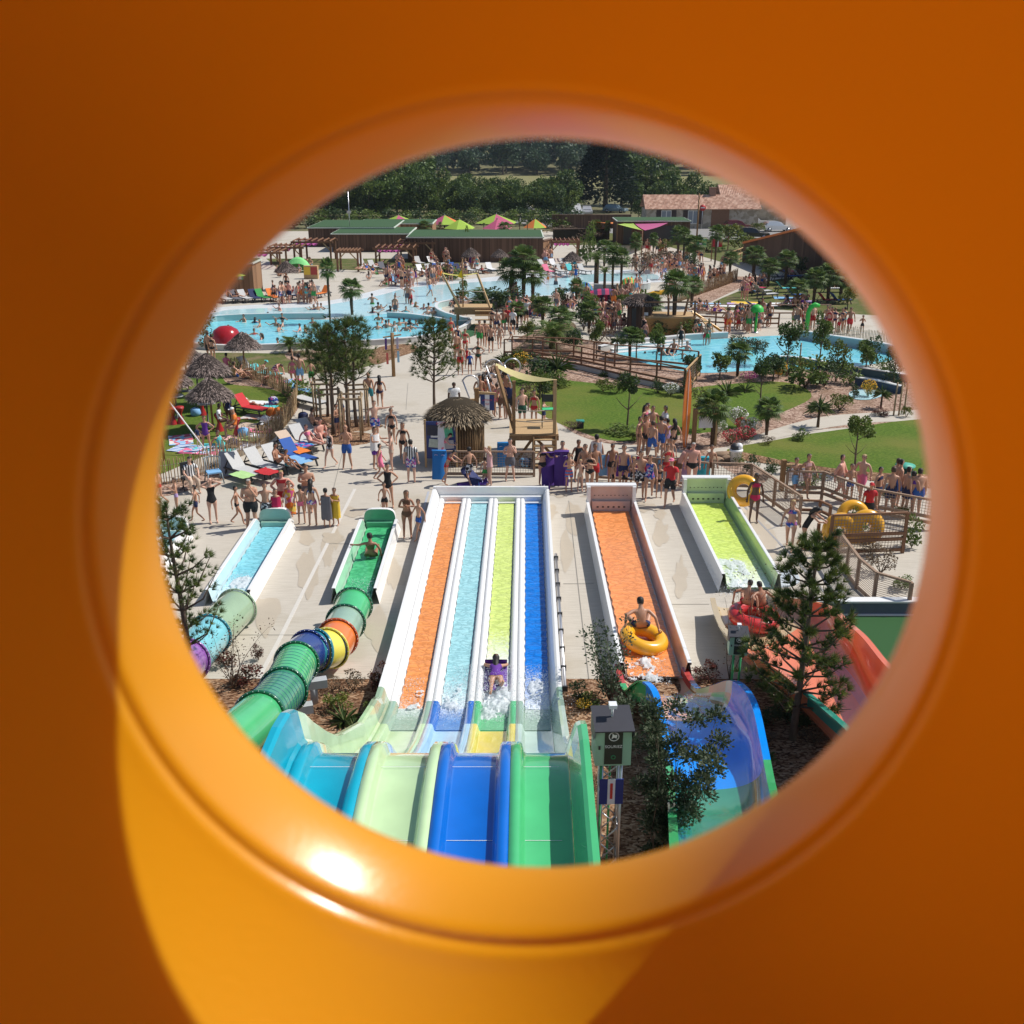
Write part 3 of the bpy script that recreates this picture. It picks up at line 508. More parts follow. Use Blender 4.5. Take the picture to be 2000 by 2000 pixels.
def runout(name, label, X, Yb, Yf, w_, floor, c0, c1, wh=.45, end='round', endcol=None, foam=None, side=None):
    t = thing(name, label, 'water slide', (X, (Yb + Yf) / 2, 0)); inv = Matrix.Translation((-X, -(Yb + Yf) / 2, 0))
    mb = MB(); h2 = w_ / 2
    mb.quad((X - h2 - .02, Yf, .1), (X + h2 + .02, Yf, .1), (X + h2 + .02, Yb, .1), (X - h2 - .02, Yb, .1)); mb.build('floor', floor, t).matrix_parent_inverse = inv
    for s_ in (-1, 1):
        mb = MB(); rows = []
        for Y in (Yb, Yb - .3, (Yb + Yf) / 2, Yf):
            h_ = wh * (.6 if Y == Yb and end == 'round' else 1)
            rows.append([V((X + s_ * a, Y, z)) for a, z in ((h2, .1), (h2 + .03, .16), (h2 + .1, h_), (h2 + .11, h_ + .02), (h2 + .2, h_ + .02), (h2 + .2, h_ - .04), (h2 + .17, h_ - .05), (h2 + .26, 0))])
        band(rows, mb, lambda i, j: 1 if j < 2 and side else 0); mb.build('side_wall', [WHITE, side or WHITE], t).matrix_parent_inverse = inv
    mb = MB(); ec = endcol or floor
    if end == 'round':
        n = 14; fr = []; 
        for i in range(n + 1): a = math.pi * i / n; fr.append((X - math.copysign(abs(math.cos(a)) ** .45, math.cos(a)) * (h2 + .1), .1 + .62 * math.sin(a) ** .45))
        k = [(x, Yb, z) for x, z in fr] + [(x, Yb + .16, z) for x, z in fr]
        mb.add(k, [tuple(range(n + 1))], 0); mb.add(k, [tuple(range(n + 1, 2 * n + 2))[::-1]], 1); mb.add(k, [(i, i + 1, n + 2 + i, n + 1 + i) for i in range(n)], 1)
        mb.box((X, Yb - .1, .2), (w_, .18, .2))
    else:
        mb.box((X, Yb + .1, .52), (w_ + .34, .14, 1.04), mi=0); mb.box((X, Yb - .03, .3), (w_, .14, .4), mi=0); mb.box((X, Yb + .05, 1.06), (w_ + .4, .3, .05), mi=1)
        for s_ in (-1, 1): mb.box((X + s_ * (h2 + .12), Yb - .05, .55), (.12, .3, 1.0), mi=1)
        for k in range(9): mb.box((X - h2 + .1 + k * (w_ - .2) / 8, Yb + .025, .68), (.03, .02, .03), mi=2)
        for k in range(6): mb.box((X - h2 + .2 + k * (w_ - .4) / 5, Yb - .105, .3), (.07, .012, .05), mi=2)
    mb.build('end_wall', [ec, WHITE, DARK], t).matrix_parent_inverse = inv
    m2 = MB(); rows = []; N_ = int((Yb - Yf) / .15)
    for i in range(N_ + 1):
        Y = Yb - .12 - i * (Yb - Yf - .12) / N_; q = [X - h2 + .03 + .02 * math.sin(i * 1.7)] + [X - h2 + w_ * j / 5 for j in range(1, 5)] + [X + h2 - .05 + .02 * math.sin(i * 2.3)]
        rows.append([V((x, Y, .15 + R.uniform(-.008, .008))) for x in q])
    band(rows, m2, lambda i, j: 0); m2.sm = [True] * len(m2.f)
    m2.build('water', water_mat(name + '_water', c0, c1, 2.8, (1.1, 2, 1), .1, foam, .6, .3, [c * .6 for c in c0], .03), t).matrix_parent_inverse = inv
    return t
yb = at(1200, 1004).y
runout('tube_slide_lane', 'wide white edged slide lane with orange water where a man rides a yellow ring', 3.42, yb, 21.7, 1.32, CREAM, (.8, .26, .07), (.88, .37, .13), .5, 'square', gel((.55, .45, .42)), (22.5, 19.5), gel((.65, .45, .4)))
runout('raft_slide_lane', 'white edged slide lane with lime green water on the far right', 6.85, at(1370, 988).y, 26.9, 1.3, LGR, (.55, .72, .1), (.7, .8, .22), .55, 'square', gel((.6, .68, .48)), (31, 25), gel((.45, .6, .33)))
runout('green_slide_lane', 'narrow slide lane full of green water with a woman sitting in it', -4.4, at(740, 1034).y, 26.1, .86, GRN, (.04, .4, .15), (.12, .55, .25), .46, 'round', gel((.1, .35, .2)), None, gel((.45, .7, .52)))
runout('light_blue_slide_lane', 'narrow slide lane full of light blue water left of the green one', -7.9, at(540, 1033).y, 26.0, .86, gel((.3, .55, .6)), (.16, .55, .66), (.32, .7, .78), .46, 'round', gel((.3, .48, .38)), (29.5, 24), gel((.55, .72, .76)))
runout('pale_blue_slide_lane', 'pale blue slide lane at the far left, half hidden by the pine', -11.15, at(350, 1050).y, 26, .95, gel((.4, .6, .66)), (.3, .62, .72), (.5, .75, .82), .46, 'round', gel((.5, .65, .6)), (32, 24), gel((.6, .74, .78)))
def tubeslide(label, pts, cols, r_, hoops=(), legs=()):
    t = thing('tube_slide', label, 'water slide', (pts[0].x, pts[0].y, 0)); inv = Matrix.Translation((-pts[0].x, -pts[0].y, 0))
    for i in range(len(pts) - 1):
        a, b = pts[i], pts[i + 1]; d0 = (pts[i + 1] - pts[max(0, i - 1)]).normalized(); d1 = (pts[min(i + 2, len(pts) - 1)] - pts[i]).normalized(); c, fc = cols[i % len(cols)]
        L_ = (b - a).length; mids = [a.lerp(b, s_) + (d0 - d1) * L_ * .25 * 4 * s_ * (1 - s_) * .5 for s_ in (0, .2, .4, .6, .8, 1)]
        mb = MB(); mb.tube(mids, r_, 40, caps=False); n = len(mb.v); mb.tube(mids, r_ - .02, 40, caps=False); sec = mb.build('tube_section', c, t); sec.matrix_parent_inverse = inv
        q = d0.to_track_quat('Z', 'Y').to_matrix(); mb = MB(); mb.torus(a, r_ + .035, .03, 48, 6, 0, q)
        for k in range(28): an = 6.283 * k / 28; p = a + q @ V(((r_ + .04) * math.cos(an), (r_ + .04) * math.sin(an), .028)); mb.ball(p, .012, 5, 1)
        mb.torus(a - d0 * .03, r_ + .02, .03, 48, 6, 0, q); f_ = mb.build('flange', [fc, STEEL], t); f_.matrix_parent_inverse = inv
        if i in hoops:
            mb = MB()
            for s_ in range(1, 9): mb.torus(a.lerp(b, s_ / 9) + (d0 - d1) * L_ * .5 * (s_ / 9) * (1 - s_ / 9), r_ + .002, .0045, 40, 4, 0, d0.lerp(d1, s_ / 9).to_track_quat('Z', 'Y').to_matrix())
            mb.build('hoops', NAVY, t).matrix_parent_inverse = inv
    for p in legs:
        mb = MB(); mb.tube([(p.x, p.y, 0), (p.x, p.y, p.z)], .09, 12); mb.box((p.x, p.y, p.z), (.62, .22, .2), rz=.3); mb.build('support_post', mat((.42, .43, .45), .5, name='painted_steel'), t).matrix_parent_inverse = inv
    return t
tubeslide('long closed tube slide of green, orange, yellow and navy sections at lower left', [at(690, 1182, .52), at(675, 1216, .52), at(659, 1246, .6), at(643, 1266, .66), at(622, 1271, .74), at(603, 1272, .82), at(579, 1295, .98), at(553, 1349, 1.28), at(506, 1400, 1.7), at(430, 1465, 2.3)],
          [(GRN, DGRN), (GGR, DGRN), (ORA, ORD), (YEL, YEL), (CYD, CYD), (NAVY, NAVY), (GRN, DGRN), (gel((.05, .27, .16)), DGRN), (GRN, DGRN)], .47, (6, 7), (at(612, 1335, .5), at(583, 1385, .55), at(602, 1300, .45)))
tubeslide('pale green, cyan and purple tube slide dipping behind the left porthole edge', [at(462, 1188, .52), at(410, 1240, .62), at(365, 1290, .8), at(310, 1345, 1.2)], [(SAGE, SAGE), (CYAN, CYD), (PUR, PUR)], .5, (), ())
def trough(name, label, st, mats_, colf, deep, thick=.05, lip=LBL):
    """open half pipe lofted between two rim curves; st rows: (Y, (Lpx,Lpy), (Rpx,Rpy), depth)"""
    G_ = (lambda s_, q: at(*q, -s_[0])) if st[0][0] < 0 else (lambda s_, q: atY(*q, s_[0]))
    Ls = smooth_line([G_(s_, s_[1]) for s_ in st], 5); Rs = smooth_line([G_(s_, s_[2]) for s_ in st], 5); D_ = smooth_line([V((s_[3], 0, 0)) for s_ in st], 5); n = 22
    t = thing(name, label, 'water slide', (Ls[0].lerp(Rs[0], .5).x, Ls[0].y, 0)); inv = Matrix.Translation((-t.location.x, -t.location.y, 0)); mb = MB(); rows = []; orow = []
    for a, b, d in zip(Ls, Rs, D_):
        r_ = []; o_ = []
        for j in range(n + 1):
            th = math.pi * j / n; u = (1 - math.copysign(abs(math.cos(th)) ** .8, math.cos(th))) / 2; p = a.lerp(b, u) - V((0, 0, d.x * math.sin(th) ** .6)); r_.append(p)
            out = (p - (a.lerp(b, .5))).normalized() * thick; o_.append(p + out - V((0, 0, .01)))
        rows.append(r_); orow.append(o_)
    band(rows, mb, lambda i, j: colf(i / (len(rows) - 1), j / n)); mb.sm = [True] * len(mb.f); k = len(mb.f); band(orow, mb, lambda i, j: colf(i / (len(rows) - 1), j / n)); 
    mb.build('trough', mats_, t).matrix_parent_inverse = inv
    for side, C_ in (('l', Ls), ('r', Rs)):
        m2 = MB(); s_ = -1 if side == 'l' else 1; N_ = len(C_)
        q = [[p + V((-.01 * s_, 0, .012)), p + V((.13 * s_, 0, .012)), p + V((.13 * s_, 0, -.04))] for p in C_]; band(q, m2, lambda i, j: colf(i / (N_ - 1), 0. if s_ < 0 else 1.)); m2.build('rim', mats_ if lip is None else mats_, t).matrix_parent_inverse = inv
    return t, Ls, Rs
HP = [(21.9, (1211, 1297), (1331, 1304), .45), (21.2, (1219, 1330), (1347, 1332), .34), (20.6, (1230, 1349), (1361, 1345), .3), (20.0, (1244, 1338), (1392, 1338), .6), (19.5, (1262, 1330), (1425, 1329), .95), (18.8, (1285, 1352), (1452, 1347), 1.0), (18, (1300, 1410), (1471, 1385), .8), (16.9, (1311, 1468), (1486, 1455), .62), (15.2, (1317, 1540), (1500, 1530), .56), (13.2, (1322, 1612), (1516, 1600), .58), (11.8, (1326, 1680), (1530, 1665), .78)]
def hc(i, j):
    if i < .12: return 4 if (j < .12 or j > .88) else 5
    if i < .42:
        if j > .97: return 0
        if j < .2: return 2
        return (3, 6, 3, 7, 5, 3, 8)[int(j * 23 + i * 11) % 7] if j > .5 else 5  # mottled patches are reflections painted into the wall colours
    if i < .74: return 0
    return 1 if j > .06 and j < .94 else 2
trough('half_pipe_slide', 'broad blue half pipe slide with curling walls feeding the orange lane', HP, [gel((.0, .26, .85)), gel((.03, .25, .15)), gel((.05, .4, .14)), gel((.62, .6, .5)), gel((.5, .07, .06)), gel((.75, .42, .3)), gel((.42, .22, .1)), gel((.42, .55, .3)), gel((.55, .5, .6))], hc, 1)
RF = [(-.5, (1396, 1168), (1500, 1152), .38), (-.55, (1402, 1192), (1522, 1165), .45), (-.7, (1418, 1228), (1568, 1172), .6), (-.85, (1462, 1268), (1618, 1186), .75), (-1., (1530, 1310), (1650, 1215), .85), (-1.15, (1580, 1352), (1684, 1245), .95), (-1.35, (1618, 1385), (1722, 1292), 1.0), (-1.7, (1668, 1430), (1775, 1350), 1.0), (-2.2, (1720, 1500), (1840, 1430), 1.)]
trough('raft_slide', 'salmon orange raft slide trough curving down behind the tall pine', RF, [gel((.78, .22, .1)), gel((.78, .13, .02)), gel((.55, .42, .24)), gel((.62, .2, .18)), gel((.03, .3, .22))], lambda i, j: 2 if i < .3 else (4 if j < .03 and i > .6 else (1 if j > .72 and i > .55 else (3 if .62 < j < .72 and i > .5 else 0))), 1)
# low retaining wall with artificial turf below it
mb = MB(); p = at(1700, 1203); mb.box((p.x + 1, p.y + .12, .2), (6, .22, .4), mi=1); mb.box((p.x + 1, p.y + .12, .42), (6.1, .3, .05), mi=0); mb.box((p.x + 1, p.y - .02, .03), (6, .06, .06), mi=0)
tag(mb.build('retaining_wall', [WHITE, mat((.1, .12, .16), .7, name='grey_render')]), 'low dark blue grey retaining wall with white top above the green turf', 'wall')
sheet('turf_slope', [(1560, 1200), (1860, 1200), (1860, 1400), (1700, 1400), (1600, 1280)], .02, TURF)
# ---------------------------------------------------------------- camera boxes on poles with lettering
def photobox(label, base, hz, s_, truss, rz=0.):
    t = thing('photo_box', label, 'camera box', (base.x, base.y, 0), rz); PG = mat((.3, .52, .38), .5, .05, name='pale_green_paint'); BK = mat((.012, .03, .025), .4, name='black_green_panel'); TL = mat((.8, .82, .8), .6, name='white_letters')
    mb = MB(); w_, d_, h_ = .56 * s_, .5 * s_, .66 * s_; mb.box((0, 0, hz), (w_, d_, h_)); mb.build('housing', PG, t)
    mb = MB(); mb.add([(-w_ * .55, -d_ * .72, hz + h_ * .5 + .0), (w_ * .55, -d_ * .72, hz + h_ * .5), (w_ * .55, d_ * .55, hz + h_ * .62), (-w_ * .55, d_ * .55, hz + h_ * .62), (-w_ * .55, -d_ * .72, hz + h_ * .53), (w_ * .55, -d_ * .72, hz + h_ * .53), (w_ * .55, d_ * .55, hz + h_ * .66), (-w_ * .55, d_ * .55, hz + h_ * .66)], [(3, 2, 1, 0), (4, 5, 6, 7), (0, 1, 5, 4), (1, 2, 6, 5), (2, 3, 7, 6), (3, 0, 4, 7)])
    for q in (-1, 1): x = q * w_ * .53; mb.add([(x, -d_ * .8, hz + h_ * .5), (x, d_ * .5, hz + h_ * .6), (x, d_ * .5, hz), (x, -d_ * .3, hz + h_ * .1)], [(0, 1, 2, 3)])
    mb.build('hood', mat((.035, .035, .045), .6, name='dark_grey_sheet'), t)
    mb = MB(); mb.box((0, -d_ / 2 - .006, hz - .0), (w_ * .5, .012, h_ * .9)); pn = mb.build('front_panel', BK, t)
    l = lettering('SOURIEZ', .068 * s_, TL, 'lettering', pn); l.location = (0, -d_ / 2 - .016, hz + .02 * s_); l.rotation_euler = (math.pi / 2, 0, 0)
    mb = MB(); M3 = Matrix.Rotation(math.pi / 2, 3, 'X'); mb.torus((0, -d_ / 2 - .015, hz + .2 * s_), .075 * s_, .008 * s_, 20, 5, 0, M3); mb.lathe((0, 0, 0), [(0, 0)], 3) if False else None
    vs = [(math.cos(a) * .06 * s_ * f, -d_ / 2 - .016, hz + .2 * s_ + math.sin(a) * .06 * s_ * f) for a, f in ((.6, 1), (1.3, .5), (2, 1), (3, .45), (4, 1), (4.8, .3), (5.6, .9))]; mb.add(vs, [tuple(range(7))]); mb.build('emblem', TL, pn)
    mb = MB(); mb.torus((0, -d_ / 2 - .014, hz - .17 * s_), .03 * s_, .01 * s_, 14, 5, 0, M3); mb.build('button', mat((.03, .2, .08), .5, name='green_button'), pn)
    mb = MB(); mb.box((-w_ * .39, -d_ / 2 - .008, hz), (.03 * s_, .016, .06 * s_)); mb.build('lens', DARK, t)
    mb = MB(); mb.tube([(0, 0, hz + h_ * .6), (0, 0, hz + h_ * .9)], .02 * s_, 8); mb.box((0, -.03, hz + h_ * .93), (.12 * s_, .14 * s_, .06 * s_)); mb.build('sensor', mat((.75, .77, .8), .4, name='white_plastic'), t)
    mb = MB(); top = hz - h_ / 2
    if truss:
        q = .15
        for x in (-q, q):
            for y in (-q, q): mb.tube([(x, y, 0), (x, y, top)], .024, 8)
        k = int(top / .3); 
        for i in range(k):
            z0 = top * i / k; z1 = top * (i + 1) / k
            for a_, b_ in (((-q, -q), (q, -q)), ((-q, q), (q, q)), ((-q, -q), (-q, q)), ((q, -q), (q, q))):
                (a_, b_) = (a_, b_) if i % 2 else (b_, a_); mb.tube([(a_[0], a_[1], z0), (b_[0], b_[1], z1)], .011, 6)
        mb.build('truss_post', STEEL, t)
        for x, y in ((-.17, -.17), (.02, .17)): m2 = MB(); m2.tube([(x, y, 0), (x, y, top)], .02, 6); m2.build('conduit', mat((.05, .35, .12), .5, name='green_pipe'), t)
        z = top - .52; m2 = MB(); m2.box((-.125, -.19, z), (.13, .02, .46), mi=0); m2.box((0, -.19, z), (.12, .02, .46), mi=1); m2.box((.125, -.19, z), (.13, .02, .46), mi=0); sg = m2.build('number_sign', [mat((.01, .03, .2), .5, name='blue_panel'), mat((.75, .75, .78), .5, name='white_panel')], t)
        l = lettering('1', .42, mat((.6, .04, .03), .5, name='red_letters'), 'lettering', sg); l.location = (0, -.204, z); l.rotation_euler = (math.pi / 2, 0, 0)
    else:
        for x in (-.07, .09): mb.tube([(x, 0, 0), (x, 0, top)], .028, 8)
        mb.build('post', mat((.05, .38, .15), .5, name='green_pipe'), t)
    return t
photobox('large pale green camera box reading SOURIEZ on a metal truss post', atY(1195, 1418, 13.9), 3.38, 1., True, .04)
b_ = at(1433, 1350); photobox('small green camera box reading SOURIEZ on a green post behind the half pipe', b_, hgt('P', 1432, 1254, b_), .75, False, -.1)
# ================================================================ people
HS = {'man': (1.78, 1., .98, 1.), 'woman': (1.66, .86, 1.06, .92), 'child': (1.3, .78, .84, .8), 'big': (1.76, 1.12, 1.25, 1.28)}   # height, shoulder, hip, girth
def J(**k): return k
# joints for a 1.75 m body facing -Y: arms (elbow, wrist) and legs (knee, ankle) for left(-x)/right(+x); hip height and torso lean may change
def stand(): return dict(pel=(0, 0, .93), nk=(0, .0, 1.45), hd=(0, -.01, 1.63), eL=(-.25, .03, 1.12), wL=(-.27, -.03, .86), eR=(.25, .03, 1.12), wR=(.27, -.03, .86), kL=(-.11, -.02, .5), aL=(-.12, .02, .08), kR=(.11, -.02, .5), aR=(.12, .02, .08))
def pose(n):
    p = stand()
    U = {
     'stand': {}, 'easy': dict(pel=(.03, 0, .93), kL=(-.13, -.08, .5), aL=(-.17, -.04, .08), eL=(-.27, .05, 1.13), wL=(-.25, -.1, .9)),
     'hips': dict(eL=(-.4, .06, 1.15), wL=(-.19, -.03, 1.0), eR=(.4, .06, 1.15), wR=(.19, -.03, 1.0), aL=(-.17, .02, .08), aR=(.17, .02, .08), kL=(-.14, -.02, .5), kR=(.14, -.02, .5)),
     'walk': dict(kL=(-.1, -.2, .52), aL=(-.1, -.26, .1), kR=(.1, .02, .48), aR=(.1, .33, .14), eL=(-.25, .14, 1.14), wL=(-.27, .12, .9), eR=(.25, -.1, 1.14), wR=(.26, -.24, .93)),
     'walk2': dict(kR=(.1, -.2, .52), aR=(.1, -.26, .1), kL=(-.1, .02, .48), aL=(-.1, .3, .12), eR=(.25, .12, 1.14), wR=(.27, .1, .9), eL=(-.27, -.06, 1.14), wL=(-.29, -.2, .95)),
     'fold': dict(eL=(-.26, -.04, 1.16), wL=(-.02, -.22, 1.2), eR=(.26, -.04, 1.16), wR=(.03, -.23, 1.24)),
     'chin': dict(eL=(-.26, -.02, 1.14), wL=(-.05, -.22, 1.16), eR=(.22, -.12, 1.16), wR=(.05, -.18, 1.46), aL=(-.17, .02, .08), aR=(.17, .02, .08)),
     'point': dict(eR=(.43, -.05, 1.4), wR=(.66, -.1, 1.44), eL=(-.3, .06, 1.14), wL=(-.36, 0, .9), kL=(-.1, -.18, .52), aL=(-.1, -.2, .1), aR=(.12, .22, .1)),
     'raise': dict(eR=(.32, 0, 1.62), wR=(.34, -.03, 1.86)), 'shade': dict(eL=(-.38, -.1, 1.5), wL=(-.12, -.16, 1.64), eR=(.38, -.1, 1.5), wR=(.12, -.16, 1.64)),
     'phone': dict(eR=(.27, -.08, 1.18), wR=(.12, -.28, 1.32), eL=(-.27, -.08, 1.18), wL=(-.1, -.28, 1.3)),
     'hold': dict(eR=(.28, -.08, 1.2), wR=(.3, -.3, 1.24), eL=(-.28, -.08, 1.2), wL=(-.3, -.3, 1.24)),
     'bend': dict(pel=(0, .12, .9), nk=(0, -.36, 1.12), hd=(0, -.5, 1.1), eL=(-.2, -.42, .86), wL=(-.18, -.5, .66), eR=(.2, -.42, .86), wR=(.18, -.48, .66), kL=(-.13, .0, .5), kR=(.13, 0, .5), aL=(-.14, .05, .08), aR=(.14, .05, .08)),
     'lean': dict(pel=(0, .1, .88), nk=(0, -.18, 1.33), hd=(0, -.3, 1.45), eL=(-.2, -.38, 1.12), wL=(-.12, -.5, 1.1), eR=(.2, -.38, 1.12), wR=(.12, -.5, 1.1), kL=(-.1, .05, .5), aL=(-.1, .12, .08), kR=(.1, .12, .5), aR=(.1, .34, .12)),
     'sit': dict(pel=(0, 0, .5), nk=(0, -.03, 1.02), hd=(0, -.08, 1.2), eL=(-.26, -.1, .74), wL=(-.2, -.32, .62), eR=(.26, -.1, .74), wR=(.2, -.32, .62), kL=(-.13, -.42, .5), aL=(-.14, -.42, .08), kR=(.13, -.42, .5), aR=(.14, -.42, .08)),
     'ground': dict(pel=(0, 0, .1), nk=(0, .02, .62), hd=(0, -.03, .8), eL=(-.27, -.05, .36), wL=(-.24, -.26, .34), eR=(.27, -.05, .36), wR=(.24, -.26, .34), kL=(-.17, -.36, .38), aL=(-.14, -.62, .08), kR=(.17, -.36, .38), aR=(.14, -.66, .08)),
     'side': dict(pel=(0, 0, .12), nk=(-.12, .1, .58), hd=(-.12, .04, .76), eL=(-.36, .2, .34), wL=(-.42, .26, .06), eR=(.16, -.02, .36), wR=(.22, -.22, .24), kL=(.12, -.38, .14), aL=(.34, -.68, .07), kR=(.26, -.3, .2), aR=(.5, -.56, .07)),
     'recline': dict(pel=(0, 0, .36), nk=(0, .4, .62), hd=(0, .52, .76), eL=(-.27, .24, .42), wL=(-.26, 0, .42), eR=(.27, .24, .42), wR=(.26, 0, .42), kL=(-.12, -.4, .5), aL=(-.12, -.8, .38), kR=(.12, -.42, .36), aR=(.12, -.86, .37)),
     'prone': dict(pel=(0, 0, .14), nk=(0, -.5, .2), hd=(0, -.66, .3), eL=(-.3, -.6, .14), wL=(-.2, -.84, .1), eR=(.3, -.6, .14), wR=(.2, -.84, .1), kL=(-.14, .4, .1), aL=(-.2, .66, .34), kR=(.1, .42, .08), aR=(.12, .85, .1)),
     'ride': dict(pel=(0, 0, .22), nk=(0, -.16, .7), hd=(0, -.26, .86), eL=(-.34, .02, .52), wL=(-.42, .1, .22), eR=(.4, -.0, .6), wR=(.42, .04, .28), kL=(-.3, -.44, .44), aL=(-.24, -.62, .2), kR=(.3, -.44, .44), aR=(.24, -.62, .2)),
     'grip': dict(pel=(0, 0, .1), nk=(0, .03, .62), hd=(.02, -.02, .8), eL=(-.28, -.02, .36), wL=(-.3, -.12, .12), eR=(.36, -.08, .46), wR=(.56, -.14, .44), kL=(-.14, -.4, .2), aL=(-.14, -.78, .06), kR=(.18, -.4, .24), aR=(.18, -.78, .06)),
     'swim': dict(eL=(-.38, -.14, 1.2), wL=(-.3, -.4, 1.22), eR=(.38, -.12, 1.2), wR=(.36, -.38, 1.2)), 'play': dict(eL=(-.42, -.02, 1.3), wL=(-.6, -.1, 1.44), eR=(.4, -.08, 1.22), wR=(.48, -.3, 1.3))}
    p.update(U[n]); return p
BM = {}
def body_mesh(kind, pn):
    if (kind, pn) in BM: return BM[(kind, pn)]
    h_, sh, hp, g = HS[kind]; p = {k: V(v) for k, v in pose(pn).items()}; ch = kind == 'child'
    up = (p['nk'] - p['pel']).normalized(); sx = V((1, 0, 0)); sw = .185 * sh; hw = .095 * hp
    pts = []; ed = []; rr = []
    def ad(c, r_, par=None, ry=None):
        pts.append(V(c)); rr.append((r_, ry or r_)); i = len(pts) - 1
        if par is not None: ed.append((par, i))
        return i
    pe = ad(p['pel'], .125 * hp * (1. if g < 1.2 else 1.2)); wa = ad(p['pel'].lerp(p['nk'], .36), .108 * (g if g > 1 else g * .95), pe); chs = ad(p['pel'].lerp(p['nk'], .74), .128 * (sh * .6 + g * .4), wa); nb = ad(p['nk'] - up * .02, .062, chs)
    hu = (p['hd'] - p['nk']).normalized(); k = 1.1 if ch else 1.
    h1 = ad(p['nk'].lerp(p['hd'], .4), .052, nb); h2 = ad(p['hd'] - hu * .035, .078 * k, h1); h3 = ad(p['hd'] + hu * .045, .088 * k, h2); ad(p['hd'] + hu * .1, .05 * k, h3)
    fw = sx.cross(up)  # points to -? for upright torso: x cross z = -y (front)
    for s_, e_, w_ in ((-1, 'eL', 'wL'), (1, 'eR', 'wR')):
        s0 = ad(p['nk'] - up * .055 + sx * s_ * sw, .056 * g, chs); e0 = ad(p[e_], .042 * g, s0); ad(p[e_].lerp(p[w_], .35), .041 * g, e0); w0 = ad(p[w_], .027 * g, len(pts) - 1)
    for s_, k_, a_ in ((-1, 'kL', 'aL'), (1, 'kR', 'aR')):
        t0 = ad(p['pel'] + sx * s_ * hw + (p[k_] - p['pel']).normalized() * .1, .098 * hp * (g * .5 + .5), pe); t1 = ad((p['pel'] + sx * s_ * hw).lerp(p[k_], .55), .076 * (g * .5 + .5), t0); k0 = ad(p[k_], .055 * g, t1); c0 = ad(p[k_].lerp(p[a_], .3), .055 * g, k0); a0 = ad(p[a_], .034, c0)
        sd = (p[a_] - p[k_]).normalized(); toe = V((0, -1, 0)) if abs(sd.z) > .6 else (V((0, 0, .7)) + V((0, -.3, 0))).normalized()
        ad(p[a_] + toe * .09 + V((0, 0, -.035)) * (1 if abs(sd.z) > .6 else 0), .034, a0); ad(p[a_] + toe * .16 + V((0, 0, -.045)) * (1 if abs(sd.z) > .6 else 0), .022, len(pts) - 1)
    me = bpy.data.meshes.new('skel'); me.from_pydata([tuple(q) for q in pts], ed, []); o = bpy.data.objects.new('skel', me); COL.objects.link(o)
    sk_ = o.modifiers.new('s', 'SKIN'); 
    for i, sv in enumerate(me.skin_vertices[0].data): sv.radius = rr[i]; sv.use_root = (i == 0)
    sk_.use_smooth_shade = True; ss = o.modifiers.new('u', 'SUBSURF'); ss.levels = 1; ss.render_levels = 1
    dg = bpy.context.evaluated_depsgraph_get(); dg.update(); bmh = bpy.data.meshes.new_from_object(o.evaluated_get(dg)); bpy.data.objects.remove(o)
    mb = MB(); mb.add([v.co.copy() for v in bmh.vertices], [tuple(f.vertices) for f in bmh.polygons], 0, True)
    # face, ears, fingers: modelled in the same mesh
    hx = sx; hc = p['hd']; fr = hx.cross(hu).normalized() * 1.; fr = -fr if fr.y > 0.3 else fr
    if pn in ('prone',): fr = V((0, -.9, .1)).normalized(); 
    q = hc + fr * .086 * k; mb.add([q - hx * .013 - hu * .012, q + hx * .013 - hu * .012, q + fr * .022 - hu * .006, q + hu * .028], [(0, 1, 2), (0, 2, 3), (1, 3, 2)], 0)
    for s_ in (-1, 1): mb.ball(hc + fr * .076 * k + hx * s_ * .03 + hu * .022, .011, 5, 1); mb.ball(hc + hx * s_ * .082 * k, .018, 5, 0, (.5, 1, 1.5))
    mb.ball(hc + fr * .08 * k - hu * .032, .012, 5, 2, (1.8, .6, .5))
    for e_, w_, s_ in (('eL', 'wL', -1), ('eR', 'wR', 1)):
        d = (p[w_] - p[e_]).normalized(); y = d.cross(V((0, 1, 0)) if abs(d.y) < .8 else V((0, 0, 1))).normalized(); z = d.cross(y); pw = p[w_]
        mb.tube([pw - d * .02, pw + d * .035, pw + d * .08], [.026, .036, .03], 6)
        for f in range(4):
            b = pw + d * .075 + y * (f - 1.5) * .017; l_ = (.062, .072, .068, .052)[f]; mb.tube([b, b + d * l_ * .5 + z * .006, b + d * l_ * .85 + z * .022], [.009, .008, .006], 4)
        b = pw + d * .03 - y * .026; mb.tube([b, b - y * .03 + d * .02, b - y * .035 + d * .05], [.011, .01, .007], 4)
    sc = h_ / 1.75
    hs = 1.
    mb.v = [(x * sc, y * sc, z * sc) for x, y, z in mb.v]
    me = mb.mesh('person_body', [mat((.4, .22, .15), name='skin'), mat((.02, .015, .012), .3, name='eye'), mat((.35, .1, .09), .5, name='lips')])
    # classify faces for clothing
    P2 = [q * sc for q in pts]; bones = []
    J_ = {k_: v * sc for k_, v in p.items()}
    hL, hR = J_['pel'] - sx * hw * sc, J_['pel'] + sx * hw * sc
    bones = [('torso', J_['pel'], J_['nk']), ('head', J_['nk'], J_['hd'] + hu * .1 * sc), ('uL', J_['nk'] - up * .055 - sx * sw * sc, J_['eL']), ('uR', J_['nk'] - up * .055 + sx * sw * sc, J_['eR']), ('fL', J_['eL'], J_['wL']), ('fR', J_['eR'], J_['wR']), ('tL', hL, J_['kL']), ('tR', hR, J_['kR']), ('sL', J_['kL'], J_['aL']), ('sR', J_['kR'], J_['aR'])]
    wt = {'t': 1., 'u': 1.25, 'f': 1.4, 's': 1.2}
    cls = []
